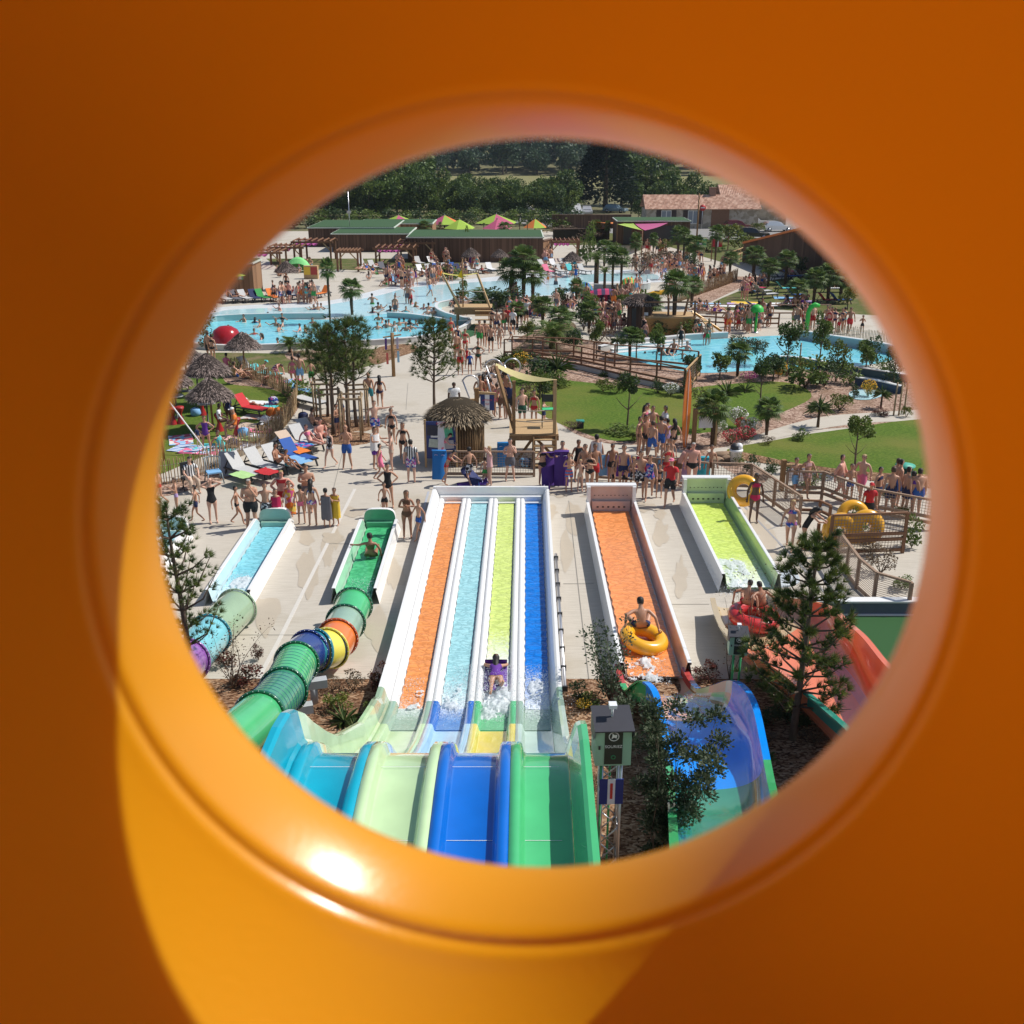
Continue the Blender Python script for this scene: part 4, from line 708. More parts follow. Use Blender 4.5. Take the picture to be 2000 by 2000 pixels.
    for f in me.polygons[:len(bmh.polygons)]:
        c = f.center; best = None
        for nme, a, b in bones:
            ab = b - a; t = max(0, min(1, (c - a).dot(ab) / ab.dot(ab))); dd = (c - a - ab * t).length * (1 if nme in ('torso', 'head') else wt.get(nme[0], 1) * (1. if nme not in ('tL', 'tR') else 1.1))
            if nme == 'torso': dd *= .72
            if best is None or dd < best[0]: best = (dd, nme, (c - a).dot(ab) / ab.dot(ab))
        cls.append((best[1], best[2]))
    info = dict(me=me, cls=cls, n=len(bmh.polygons), J=J_, up=up, hu=hu, fr=fr, sc=sc, cl={}, k=k)
    BM[(kind, pn)] = info; return info
def cloth(info, kind):
    if kind in info['cl']: return info['cl'][kind]
    me = info['me']; J_ = info['J']; sc = info['sc']; hd = J_['hd']; hu = info['hu']; fr = info['fr']
    def inc(i):
        n, t = info['cls'][i]; c = me.polygons[i].center; T = n == 'torso'; th = n in ('tL', 'tR'); ua = n in ('uL', 'uR')
        if kind == 'shorts': return (T and t < .14) or (th and t < .72)
        if kind == 'trunks': return (T and t < .1) or (th and t < .42)
        if kind == 'briefs': return (T and t < .08) or (th and t < .17)
        if kind == 'top': return T and .6 < t < .82
        if kind == 'swimsuit': return (T and t < .88) or (th and t < .16)
        if kind == 'dress': return (T and t < .9) or (th and t < .6)
        if kind == 'shirt': return (T and .02 < t < 1.) or (ua and t < .6)
        if kind == 'trousers': return (T and t < .12) or th or n in ('sL', 'sR') and t < .9
        d = (c - hd) / sc; a = d.dot(hu); b = d.dot(fr)
        if kind in ('hair', 'longhair'): return n == 'head' and a > -.07 and (b < .02 or a > .07) and (c - hd).dot(hu) > -.06
        if kind == 'cap': return n == 'head' and a > .045
    off = {'shorts': .022, 'trunks': .014, 'dress': .025, 'shirt': .02, 'trousers': .02, 'hair': .016, 'longhair': .018, 'cap': .024}.get(kind, .009) * sc
    mp = {}; vs = []; fs = []
    for i in range(info['n']):
        if inc(i):
            f = []
            for v in me.polygons[i].vertices:
                if v not in mp: mp[v] = len(vs); vs.append(me.vertices[v].co + me.vertices[v].normal * off)
                f.append(mp[v])
            fs.append(tuple(f))
    mb = MB(); mb.add(vs, fs, 0, True)
    if kind == 'longhair':
        q = hd - fr * .07 * sc; mb.tube([q + hu * .06 * sc, q - hu * .06 * sc - fr * .02 * sc, J_['nk'] - fr * .11 * sc - info['up'] * .06, J_['nk'] - fr * .12 * sc - info['up'] * .2], [.06 * sc, .085 * sc, .08 * sc, .02 * sc], 8)
    if kind == 'cap': q = hd + hu * .055 * sc + fr * .1 * sc; mb.box(q, (.13 * sc, .1 * sc, .012), mi=0)
    if kind in ('towel', 'cape'):
        a, b = (J_['nk'] - info['up'] * .06 * sc, J_['kL'].lerp(J_['kR'], .5) - V((0, 0, .1))) if kind == 'towel' else (J_['nk'], J_['pel'] - V((0, 0, .12)))
        n = 18; rows = []
        for i in range(8):
            t = i / 7; c = a.lerp(b, t); rows.append([c + V((math.cos(2 * math.pi * j / n) * (.2 + .03 * t) * sc * 1.05, math.sin(2 * math.pi * j / n) * (.13 + .04 * t) * sc + (.02 * sc * math.sin(j * 2.6)), .03 * math.sin(j * 1.9) * t)) * 1. for j in range(n + 1)])
        band(rows, mb, lambda i, j: 0); mb.sm = [True] * len(mb.f)
    m_ = mb.mesh(kind, mat((.5, .5, .5), name='cloth')); info['cl'][kind] = m_; return m_
SK = {'p': (.62, .37, .27), 't': (.5, .27, .175), 'b': (.36, .175, .105), 'd': (.1, .05, .033), 'r': (.66, .33, .25)}
HC = {'k': (.012, .009, .008), 'b': (.06, .032, .018), 'l': (.2, .12, .05), 'g': (.35, .33, .3), 'y': (.38, .26, .11)}
CC = {'black': (.012, .012, .014), 'navy': (.015, .025, .09), 'blue': (.02, .09, .35), 'skyblue': (.2, .42, .68), 'teal': (.02, .22, .27), 'red': (.5, .02, .025), 'crimson': (.45, .01, .07), 'pink': (.75, .18, .3), 'palepink': (.7, .4, .4), 'white': (.75, .75, .75), 'grey': (.12, .12, .14), 'green': (.03, .28, .06), 'dkgreen': (.01, .07, .04), 'olive': (.12, .12, .04), 'orange': (.75, .2, .03), 'yellow': (.75, .5, .04), 'purple': (.12, .03, .28), 'lilac': (.42, .3, .55), 'beige': (.55, .42, .32), 'turquoise': (.08, .5, .52), 'brown': (.14, .07, .04)}
CW = {'navy': 'navy', 'skyblue': 'light blue', 'palepink': 'pale pink', 'dkgreen': 'dark green'}
def ccol(c):
    if c == 'floral': return cloth_mat([(.02, .06, .3), (.6, .6, .65), (.03, .12, .45), (.4, .12, .3)], 14)
    if c == 'monochrome': return cloth_mat([(.02, .02, .025), (.6, .6, .62), (.05, .05, .06)], 15)
    if c == 'multicoloured': return cloth_mat([(.75, .2, .03), (.7, .5, .1), (.6, .1, .25), (.7, .6, .6)], 9)
    if c == 'striped': return stripe_mat((.6, .1, .1), (.05, .2, .5), 9, 2)
    if c == 'black and white striped': return stripe_mat((.02, .02, .02), (.75, .75, .75), 11, 0)
    if c == 'purple striped': return stripe_mat((.22, .03, .16), (.6, .5, .6), 9, 2)
    if c == 'chequered': return cloth_mat([(.5, .03, .04), (.7, .7, .7), (.03, .08, .35)], 18)
    return mat(CC[c], .8, .12, name='cloth_' + c.replace(' ', '_'))
PEOPLE = []
def person(loc, kind='man', ps='stand', f=0., skin='t', hair='b', wear=(), label=None, group=None, h=None, rx=0.):
    """wear: tuple of (garment, colour); f: 0 faces the camera, 180 faces away, 90 faces picture right"""
    inf = body_mesh(kind, ps); o = bpy.data.objects.new('person', inf['me']); COL.objects.link(o); o.location = loc; s_ = (h / HS[kind][0]) if h else 1.; o.scale = (s_ * R.uniform(.96, 1.04), s_ * R.uniform(.96, 1.04), s_)
    o.rotation_euler = (rx, 0, rad(f)); sl_ = o.material_slots[0]; sl_.link = 'OBJECT'; sl_.material = mat(tuple(c * 1. for c in SK[skin]), .45, .1, 6, name='skin_' + skin, spec=.4)
    hk = 'longhair' if len(hair) > 1 and hair[1] == 'L' else 'hair'
    if hair[0] != '0': q = obj('hair', cloth(inf, hk), o); q.material_slots[0].link = 'OBJECT'; q.material_slots[0].material = mat(HC[hair[0]], .6, .25, name='hair')
    for g_, c in wear:
        q = obj({'top': 'bikini_top'}.get(g_, g_), cloth(inf, g_), o); q.material_slots[0].link = 'OBJECT'; q.material_slots[0].material = ccol(c)
    tag(o, label, 'person', group); PEOPLE.append(o); return o
# ================================================================ furniture and props (shared part meshes)
def lounger_parts(up=.8):
    fr = MB(); 
    for s_ in (-1, 1): fr.bar((s_ * .31, -.95, .33), (s_ * .31, .95, .33), .05, .06)
    for y in (-.93, .3, .93): fr.bar((-.31, y, .33), (.31, y, .33), .05, .05)
    leg = []
    for y in (-.75, .7):
        for s_ in (-1, 1): m = MB(); m.bar((s_ * .3, y, .31), (s_ * .31, y + (.12 if y > 0 else -.12), 0), .045, .07); leg.append(('leg', m.mesh('leg', DARK)))
    se = MB(); se.box((0, -.32, .375), (.58, 1.24, .02)); 
    bk = MB(); c, s_ = math.cos(up), math.sin(up); L_ = .72; bk.add([(-.29, .3, .375), (.29, .3, .375), (.29, .3 + L_ * c, .375 + L_ * s_), (-.29, .3 + L_ * c, .375 + L_ * s_), (-.29, .3, .355), (.29, .3, .355), (.29, .32 + L_ * c, .355 + L_ * s_), (-.29, .32 + L_ * c, .355 + L_ * s_)], [(0, 1, 2, 3), (7, 6, 5, 4), (3, 2, 6, 7), (1, 5, 6, 2), (0, 3, 7, 4)])
    pr = MB()
    for q in (-1, 1): pr.bar((q * .28, .3 + L_ * .6 * c, .36 + L_ * .6 * s_), (q * .28, .82, .33), .03)
    TX = mat((.5, .5, .49), .8, .08, name='mesh_fabric')
    return [('frame', fr.mesh('frame', DARK)), ('seat', se.mesh('seat', TX)), ('backrest', bk.mesh('backrest', TX)), ('prop', pr.mesh('prop', DARK))] + leg
LG = {k: lounger_parts(u) for k, u in (('up', .85), ('mid', .55), ('flat', .06))}
def lounger(p, f, k, label, col=None, group='sun loungers set out around the water park'):
    t = inst('sun_lounger', label, 'sun lounger', p, rad(f), 1, LG[k], group)
    if col:
        for ch in t.children:
            if ch.name.split('.')[0] in ('seat', 'backrest'): ch.material_slots[0].link = 'OBJECT'; ch.material_slots[0].material = ccol(col)
    return t
def towel(p, f, w_, l_, cm, label, rough=.012, group='towels and bags lying about'):
    mb = MB(); n = 8; rows = [[V((-w_ / 2 + w_ * j / 5 + R.uniform(-.02, .02), -l_ / 2 + l_ * i / n, .012 + R.uniform(0, rough))) for j in range(6)] for i in range(n + 1)]
    band(rows, mb, lambda i, j: 0); mb.sm = [True] * len(mb.f); o = mb.build('towel', cm); o.location = p; o.rotation_euler = (0, 0, rad(f)); return tag(o, label, 'towel', group)
def bag(p, c, label, s_=1.):
    t = thing('beach_bag', label, 'bag', p, R.uniform(0, 3), 'towels and bags lying about'); mb = MB(); mb.lathe((0, 0, 0), [(0, 0), (.17 * s_, .01), (.21 * s_, .1 * s_), (.19 * s_, .26 * s_), (.1 * s_, .32 * s_), (0, .33 * s_)], 10, jit=.12); mb.build('body', c, t)
    m2 = MB(); m2.tube([(-.12 * s_, 0, .28 * s_), (-.06 * s_, 0, .42 * s_), (.06 * s_, 0, .42 * s_), (.12 * s_, 0, .28 * s_)], .012, 5); m2.build('handle', DARK, t); return t
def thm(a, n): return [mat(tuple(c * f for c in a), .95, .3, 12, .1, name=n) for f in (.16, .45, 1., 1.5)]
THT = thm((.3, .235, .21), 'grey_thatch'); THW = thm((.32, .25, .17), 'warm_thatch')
def thatch(r_, h_, n=2200, skirt=.28, m=THT, dome=.0, fl=.35):
    mb = MB(); mb.lathe((0, 0, 0), [(.02, h_), (r_ * .35, h_ * (.75 + dome)), (r_ * .7, h_ * (.38 + dome)), (r_ * .97, 0), (r_ * .9, -.04), (0, .0)], 20, jit=.04)
    for k in range(n):
        a = R.uniform(0, 6.283); t = R.random() ** .55; rr = r_ * t; z = h_ * (1 - t) + h_ * dome * math.sin(t * 3.1) * .9; d = V((math.cos(a), math.sin(a), 0)); dn = (d * 1. + V((0, 0, -h_ / r_ * (.8 if t < .85 else 2.2)))).normalized()
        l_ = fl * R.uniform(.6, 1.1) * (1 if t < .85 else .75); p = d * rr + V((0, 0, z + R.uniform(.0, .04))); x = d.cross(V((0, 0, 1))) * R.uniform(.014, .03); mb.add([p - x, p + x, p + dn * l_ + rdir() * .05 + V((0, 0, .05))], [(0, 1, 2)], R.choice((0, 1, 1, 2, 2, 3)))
    return mb.mesh('thatch', m)
def parasol_parts(): 
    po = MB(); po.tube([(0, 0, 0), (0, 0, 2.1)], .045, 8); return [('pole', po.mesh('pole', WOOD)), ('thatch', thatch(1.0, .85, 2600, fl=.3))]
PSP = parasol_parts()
def parasol(p, label, s_=1., h_=None):
    t = thing('thatched_parasol', label, 'parasol', p, R.uniform(0, 6), 'thatched parasols'); t.scale = (s_, s_, s_); obj('pole', PSP[0][1], t); q = obj('thatch', PSP[1][1], t); q.location = (0, 0, 1.5); return t
def picket(name, label, pts, h_=1.0, step=.085, m=None):
    t = thing(name, label, 'fence', pts[0]); inv = Matrix.Translation(-V(pts[0])); L_ = smooth_line(pts, 5); mb = MB(); acc = 0; wr = MB()
    for a, b in zip(L_, L_[1:]):
        d = (b - a); n = max(1, int(d.length / step))
        for i in range(n):
            p = a.lerp(b, i / n); hh = h_ * R.uniform(.88, 1.08); q = p + V((R.uniform(-.03, .03), R.uniform(-.03, .03), hh)); mb.bar(p, q, R.uniform(.03, .045), .025)
        for z in (.25, .75): wr.bar(a + V((0, 0, z * h_)), b + V((0, 0, z * h_)), .012)
    mb.build('pickets', m or ramp_mat('chestnut_pale', 'cell', 9, [(0, (.2, .12, .06)), (.4, (.34, .23, .12)), (.8, (.45, .32, .18))], .9, 0), t).matrix_parent_inverse = inv; wr.build('wire', STEEL, t).matrix_parent_inverse = inv; return t
def mesh_fence(label, pts, h_=1.05, step=1.6, net=True, rails=(1.,), low=.18, m=WOODG, grid=.1, netc=None, cross=True, lowrails=()):
    t = thing('railing', label, 'railing', pts[0]); inv = Matrix.Translation(-V(pts[0])); NT = netc or mat((.28, .21, .16), .8, name='net_wire')
    for a, b in zip(pts, pts[1:]):
        a = V(a); b = V(b); L_ = (b - a).length; n = max(1, round(L_ / step))
        for i in range(n + (1 if b == V(pts[-1]) else 0)):
            p = a.lerp(b, i / n); mb = MB(); mb.bar(p, p + V((0, 0, h_)), .09); mb.build('post', m, t).matrix_parent_inverse = inv
        for r_ in list(rails) + list(lowrails): mb = MB(); mb.bar(a + V((0, 0, h_ * r_)), b + V((0, 0, h_ * r_)), .08, .06 if r_ == 1. else .1); mb.build('rail', m, t).matrix_parent_inverse = inv
        mb = MB(); mb.bar(a + V((0, 0, low)), b + V((0, 0, low)), .05, .1); mb.build('rail', m, t).matrix_parent_inverse = inv
        if net:
            mb = MB(); z0, z1 = low + .06, h_ - .04; k = int((z1 - z0) / grid)
            for i in range(k + 1): mb.bar(a + V((0, 0, z0 + i * grid)), b + V((0, 0, z0 + i * grid)), .012)
            if cross:
                for i in range(int(L_ / grid) + 1): q = a.lerp(b, min(1, i * grid / L_)); mb.bar(q + V((0, 0, z0)), q + V((0, 0, z1)), .012)
            mb.build('net', NT, t).matrix_parent_inverse = inv
    return t
def ring_float(p, R0, r0, rot, label, c=(.85, .42, .02)):
    o = MB(); o.torus((0, 0, 0), R0, r0, 40, 16); o = o.build('swim_ring', mat(c, .25, .05, coat=.5, name='yellow_vinyl')); o.location = p; o.rotation_euler = rot; 
    t = MB(); 
    for k in range(2): a = k * math.pi + .4; t.tube([V((math.cos(a - .12) * R0, math.sin(a - .12) * R0, r0 * .95)), V((math.cos(a) * R0, math.sin(a) * R0, r0 * 1.25)), V((math.cos(a + .12) * R0, math.sin(a + .12) * R0, r0 * .95))], .015, 5)
    t.build('handle', mat((.9, .55, .1), .4, name='yellow_handle'), o); return tag(o, label, 'swim ring')
def mat_float(p, rot, c, label, l_=1.25, curl=.35):   # rolled-nose racing mat
    m_ = mat(c, .7, .08, name='foam_mat'); t = thing('racing_mat', label, 'slide mat', p, 0, 'foam racing mats'); t.rotation_euler = rot; mb = MB(); rows = []
    for i in range(11):
        s_ = i / 10; y = l_ * min(s_, .82); z = 0
        if s_ > .8: a = (s_ - .8) / .2 * 2.4; y = l_ * .8 + math.sin(a) * .12; z = (1 - math.cos(a)) * .12
        rows.append([V((x, y, z + d)) for x, d in ((-.27, 0), (-.27, .03), (0, .035), (.27, .03), (.27, 0), (0, -.005), (-.27, 0))])
    band(rows, mb, lambda i, j: 0); mb.sm = [True] * len(mb.f); mb.build('mat', m_, t)
    mb = MB()
    for s_ in (-1, 1): mb.tube([(s_ * .13 - .06, l_ * .72, .03), (s_ * .13, l_ * .74, .1), (s_ * .13 + .06, l_ * .72, .03)], .014, 5)
    mb.build('handle', mat((.55, .5, .75), .6, name='pale_handle'), t); return t
# ================================================================ BACKGROUND: forest, cars, house, cabins
F1 = [tree_kind(10, 9.5, .3, 2900, .62, [LEAF[i], LEAF[(i + 1) % 5], LEAF[(i + 2) % 5]], 'tree', nl=11 + i, gap=.62) for i in range(5)]
FD = [leafm((.045, .08, .045)), leafm((.06, .105, .055)), leafm((.08, .125, .06))]
F2 = [tree_kind(11, 10, .5, 1500, .9, FD, 'tree', nl=10, gap=.6) for i in range(3)]
KINDW = ['broad rounded', 'dark bushy', 'pale leafy', 'tall uneven', 'low spreading']
def forest():
    n = 0; ORD = ['']; spots = []
    for row, (y0, y1, yb, step) in enumerate(((283, 330, 418, 46), (300, 350, 424, 50), (330, 365, 430, 44), (372, 392, 432, 30))):
        x = 470 + row * 17
        while x < 1130:
            spots.append((x, (288 + (835 - x) * .1 + R.uniform(-4, 14) + row * 16 if x < 835 else 347 + R.uniform(-12, 12) + row * 9), 0, row)); x += step * R.uniform(.8, 1.25)
    lastr = -1
    for x, yt, yb, row in spots:
        if row != lastr: n = 0; lastr = row
        D = 182 + (3 - row) * 12 + R.uniform(-4, 4)
        p = V(((x - 1000) / 2000 * (D * .94 + 2.6), D, 0)); z = max(4.5, EYE.z - D * math.tan(TH - math.atan((1000 - yt) / 2000)) ) ; n += 1
        k = R.randrange(5); t = inst('tree', f'{KINDW[k]} dark green tree in {("the back", "the second", "the third", "the front")[row]} row of the wood, number {n} from left', 'tree', p, R.uniform(0, 6), (z / 9.5 * R.uniform(1, 1.2), z / 9.5, z / 8.9), F1[k], 'trees of the wood behind the cabins')
    for i, (x, yt, D) in enumerate(((1215, 300, 215), (1260, 315, 212), (1300, 330, 210), (1340, 345, 208), (1385, 358, 206), (1425, 368, 204), (1235, 352, 200), (1290, 360, 198), (1345, 372, 196), (1400, 382, 194), (1460, 380, 200), (1500, 400, 200), (1060, 355, 196), (1100, 340, 205))):
        p = V(((x - 1000) / 2000 * (D * .94 + 2.6), D, 0)); z = EYE.z - D * math.tan(TH - math.atan((1000 - yt) / 2000)); k = i % 3
        inst('tree', f'dense green tree behind the tiled house, {["tallest leftmost", "next tall", "third tall", "fourth tall", "fifth tall", "right hand", "low left", "low second", "low third", "low fourth", "far right", "rightmost", "left of the conifer", "nearest left of the conifer"][i]}', 'tree', p, i, (z / 9.5 * 1.1, z / 9.5, z / 8.9), F1[k + 1] if i % 2 else F1[0], 'trees behind the tiled house')
    n = 0
    for row, (Y, st) in enumerate(((397, 13), (408, 13), (422, 12), (440, 12), (462, 14), (490, 16))):
        x = -120 + row * 5; n = 0
        while x < 150:
            px_ = 1000 + 2000 * x / (Y * .94)
            if 560 < px_ < 1500:
                n += 1; s_ = R.uniform(.85, 1.4) * (1 + row * .05)
                inst('tree', f'distant dark tree on the wooded hill, row {["one", "two", "three", "four", "five", "six"][row]} up, number {n} from the left', 'tree', (x, Y + R.uniform(-3, 3), hill(x, Y) - .3), R.uniform(0, 6), (s_ * 1.15, s_, s_ * R.uniform(.85, 1.1)), F2[n % 3], 'trees on the far hill')
            x += st * R.uniform(.75, 1.2)
forest()
cf = MB(); tr = MB(); tr.tube([(0, 0, 0), (0, 0, 15)], [.5, .1], 8)
for i in range(5200):
    t = R.random() ** .8; r_ = 6.6 * (1 - t) ** .7 * math.sqrt(R.random()); a = R.uniform(0, 6.28); lay = round(t * 12) / 12; z = 1 + 13.6 * t + R.uniform(-.3, .3)
    d = V((math.cos(a), math.sin(a), R.uniform(-.1, .35))); leafq(cf, V((math.cos(a) * r_, math.sin(a) * r_, z + .12 * r_)), d + rdir() * .4, R.uniform(.6, 1.1), .45, R.randrange(2))
pz = [('trunk', tr.mesh('trunk', BARK)), ('crown', cf.mesh('crown', [leafm((.012, .026, .017), .2), leafm((.02, .035, .02), .2)]))]
inst('conifer_tree', 'huge almost black spreading conifer rising behind the sun sails', 'tree', (191 * (1188 - 1000) / 2000 * .955, 196, 0), 0, 1, pz)
for i, (x, yb, yt) in enumerate(((1246, 432, 388), (1262, 436, 392), (1301, 436, 383))):
    p = at(x, yb); z = hgt('P', x, yt, p); inst('young_tree', ['bright green young tree at the left corner of the tiled house', 'bright young tree just right of the house corner', 'slim young tree in front of the house wall'][i], 'tree', p, i, (z / 10 * (1 if i < 2 else .5), z / 10, z / 10), tree_kind(10, 6, 1.5, 900, .7, [leafm((.09, .15, .03)), leafm((.05, .09, .02))], 't', 7), 'young trees beside the house')
def house():
    p0 = at(1268, 446); p1 = at(1440, 446); Y = p0.y; t = thing('stone_house', 'long low stone house with terracotta tiled roof and dark shutters', 'house', (p0.x, Y, 0)); inv = Matrix.Translation((-p0.x, -Y, 0)); x0, x1 = p0.x - .5, p1.x + 3
    ST = ramp_mat('rubble_stone', 'cell', 2.2, [(0, (.3, .25, .18)), (.5, (.42, .36, .28)), (.9, (.5, .44, .36))], .9, .4); h_ = EYE.z - Y * math.tan(TH - math.atan((1000 - 409) / 2000))
    mb = MB(); mb.box(((x0 + x1) / 2, Y + 3, h_ / 2), (x1 - x0, 6, h_)); mb.build('wall', ST, t).matrix_parent_inverse = inv
    TR = ramp_mat('clay_tiles', 'cell', 2.5, [(0, (.36, .2, .14)), (.5, (.5, .3, .22)), (.9, (.6, .4, .3))], .85, 0)
    mb = MB(); n = 90
    for side in (0, 1):
        rows = []
        for t_ in (0, 1): rows.append([V((x0 - .3 + (x1 - x0 + .6) * i / (n * 2), (Y - .35 if side == 0 else Y + 6.35) * (1 - t_) + (Y + 3) * t_, h_ + .02 + 1.9 * t_ + .07 * (i % 2))) for i in range(n * 2 + 1)])
        band(rows, mb, lambda i, j: 0)
    mb.sm = [False] * len(mb.f); rf = mb.build('roof', TR, t); rf.matrix_parent_inverse = inv
    mb = MB(); c = at(1377, 440); mb.box((c.x + .3, Y + 3, h_ + 2.3), (.9, .6, 1.2)); mb.box((c.x + .3, Y + 3, h_ + 2.95), (1.05, .75, .1)); mb.build('chimney', mat((.3, .18, .13), .9, .2), rf)
    for x in (1300, 1352):
        c = at(x, 446); mb = MB(); mb.box((c.x, Y - .02, 1.6), (1.5, .08, 1.9)); fr = mb.build('window', mat((.75, .74, .7), .5), t); fr.matrix_parent_inverse = inv
        for q in (-1, 1):
            mb = MB(); mb.box((c.x + q * .36, Y - .07, 1.6), (.6, .03, 1.7)); mb.build('pane', mat((.25, .28, .32), .1, name='window_glass'), fr)
            mb = MB(); mb.box((c.x + q * 1.12, Y - .05, 1.6), (.7, .07, 2.), mi=0); mb.build('shutter', mat((.05, .03, .025), .7), t).matrix_parent_inverse = inv
    c = at(1405, 446); mb = MB(); mb.box((c.x, Y - .04, 1.45), (2.6, .1, 2.9)); mb.build('barn_door', WOODR, t).matrix_parent_inverse = inv
    # right wing with a slightly higher roof
    q0 = p1.x - 1.2; t = thing('stone_barn', 'taller stone barn with tiled roof adjoining the right end of the long house', 'house', (q0, Y, 0)); inv = Matrix.Translation((-q0, -Y, 0)); mb = MB(); mb.box((q0 + 5, Y + 9.5, 2), (10, 6, 4)); mb.build('wall', ST, t).matrix_parent_inverse = inv
    mb = MB()
    for side in (0, 1):
        rows = [[V((q0 - .3 + 10.6 * i / 80, (Y + 6.1 if side == 0 else Y + 12.9) * (1 - t_) + (Y + 9.5) * t_, 3.9 + 1.9 * t_ + .07 * (i % 2))) for i in range(81)] for t_ in (0, 1)]; band(rows, mb, lambda i, j: 0)
    mb.build('roof', TR, t).matrix_parent_inverse = inv
house()
CLAD = ramp_mat('brown_board_cladding', 'cell', 1, [(0, (.075, .04, .025)), (.5, (.11, .06, .038)), (.9, (.15, .085, .055))], .8, .15, stretch=(7, .01, .01), coord='Object')
CLADL = ramp_mat('light_board_cladding', 'cell', 1, [(0, (.17, .09, .045)), (.5, (.23, .125, .065)), (.9, (.3, .17, .09))], .8, .15, stretch=(7, 3, .01), coord='Object')
def cabin(label, xa, xb, yb, yt, depth, clad=None, ov=.25, roofc=(.03, .085, .025), rot=0.):
    a, b = at(xa, yb), at(xb, yb); h_ = hgt('P', xa, yt, a); t = thing('timber_cabin', label, 'cabin', (a.x, a.y, 0)); t.rotation_euler = (0, 0, rot); w_ = b.x - a.x; mb = MB(); mb.box((w_ / 2, depth / 2, h_ / 2), (w_, depth, h_)); mb.build('wall', clad or CLAD, t)
    mb = MB(); mb.box((w_ / 2, depth / 2, h_ + .06), (w_ + ov, depth + ov, .12), mi=0); mb.box((w_ / 2, depth / 2, h_ + .14), (w_ + ov - .3, depth + ov - .3, .05), mi=1); mb.build('roof', [mat((.55, .6, .52), .6, name='roof_edge'), mat(roofc, .9, .25, 3, name='green_roof')], t); return t, w_, h_, a
cabin('long brown timber cabin with green roof at the left below the wood', 604, 770, 482, 446, 12)
cabin('brown timber cabin with flat green roof, second from the left, nearer than the first', 650, 800, 492, 458, 9)
cabin('brown timber cabin with green roof set back behind the pink and green tents', 700, 845, 470, 438, 7, CLADL)
cabin('widest dark timber cabin with green roof behind the pool loungers', 797, 1060, 512, 465, 9)
t_, w__, h__, a_ = cabin('small reddish timber cabin with green signs at the left end of the pool', 432, 497, 577, 516, 3.2, CLADL)
mb = MB(); mb.box((w__ * .62, -.02, h__ - 1.0), (.5, .03, .5)); mb.build('sign', mat((.05, .35, .2), .6, name='green_sign'), t_)
mb = MB(); mb.box((w__ * .62, -.045, h__ - 1.0), (.2, .02, .42)); mb.build('sign_plate', mat((.75, .75, .75), .6, name='white_panel'), t_)
mb = MB(); mb.box((w__ * .6, -.02, h__ - .35), (.35, .03, .3)); mb.build('vent', DARK, t_)
t_, w__, h__, a_ = cabin('dark timber kiosk building behind the green and magenta sails', 1205, 1346, 478, 433, 6)
mb = MB(); mb.box((w__ * .14, -.03, 1.2), (1, .06, 2.3)); mb.build('doorway', DARK, t_)
mb = MB(); mb.box((w__ * .62, -.03, 1.5), (4.5, .06, 1.6)); mb.build('counter_opening', DARK, t_)
for lab, xa, ya, xb, yb, h_, c_, cap in (('tall dark timber screen fence in front of the conifer', 1078, 446, 1232, 446, 1.9, CLAD, None), ('low pale bamboo screen behind the far path', 1080, 470, 1190, 468, 1.4, THW, None), ('pale timber screen beside the widest cabin', 1060, 512, 1073, 508, 2.2, CLADL, None)):
    a, b = at(xa, ya), at(xb, yb); t = thing('screen_fence', lab, 'fence', (a.x, a.y, 0)); inv = Matrix.Translation((-a.x, -a.y, 0)); mb = MB(); mb.bar(a + V((0, 0, h_ / 2)), b + V((0, 0, h_ / 2)), .12, h_); mb.build('boards', c_, t).matrix_parent_inverse = inv
    mb = MB(); mb.bar(a + V((0, 0, h_ + .04)), b + V((0, 0, h_ + .04)), .3, .12); mb.build('cap', mat(cap or (.2, .12, .08), .6), t).matrix_parent_inverse = inv
t = thing('screen_wall', 'tall brown timber screen wall with orange top rising to the right', 'wall', at(1450, 512)); a, b = at(1450, 512), at(1650, 562); mb = MB(); ha, hb = hgt('P', 1450, 476, a), hgt('P', 1650, 424, b); mb.add([a, b, b + V((0, 0, hb)), a + V((0, 0, ha)), a + V((0, .15, 0)), b + V((0, .15, 0)), b + V((0, .15, hb)), a + V((0, .15, ha))], [(0, 1, 2, 3), (7, 6, 5, 4), (3, 2, 6, 7), (0, 3, 7, 4), (1, 5, 6, 2)]); mb.build('boards', CLAD, t).matrix_parent_inverse = Matrix.Translation(-a); mb = MB(); mb.bar(a + V((0, 0, ha + .1)), b + V((0, 0, hb + .1)), .3, .2); mb.build('cap', mat((.75, .2, .04), .6), t).matrix_parent_inverse = Matrix.Translation(-a)
def tent(x, yt, w_, cols, label, D=None, h_=1.2, eave=2.2):
    w_ *= 1.25; D = D or 150; p = V(((x - 1000) / 2000 * (D * .94 + 3.5), D, 0)); z = EYE.z - D * math.tan(TH - math.atan((1000 - yt) / 2000)); s_ = D * .97 * w_ / 2000 / 2; t = thing('sail_tent', label, 'shade tent', p, .4, 'coloured pointed shade tents'); mb = MB(); n = 6
    for i in range(n):
        a0, a1 = 6.283 * i / n, 6.283 * (i + 1) / n; mb.add([(0, 0, z), (math.cos(a0) * s_, math.sin(a0) * s_, z - h_), (math.cos(a1) * s_, math.sin(a1) * s_, z - h_)], [(0, 1, 2)], i % len(cols))
    mb.build('canopy', [mat(c, .8, .08, name='sail_cloth', trans=.3) for c in cols], t); m2 = MB(); m2.tube([(0, 0, 0), (0, 0, z + .15)], .09, 8); m2.build('mast', DARK, t)
PK, LM, OR_ = (.6, .13, .25), (.4, .6, .08), (.85, .25, .06)
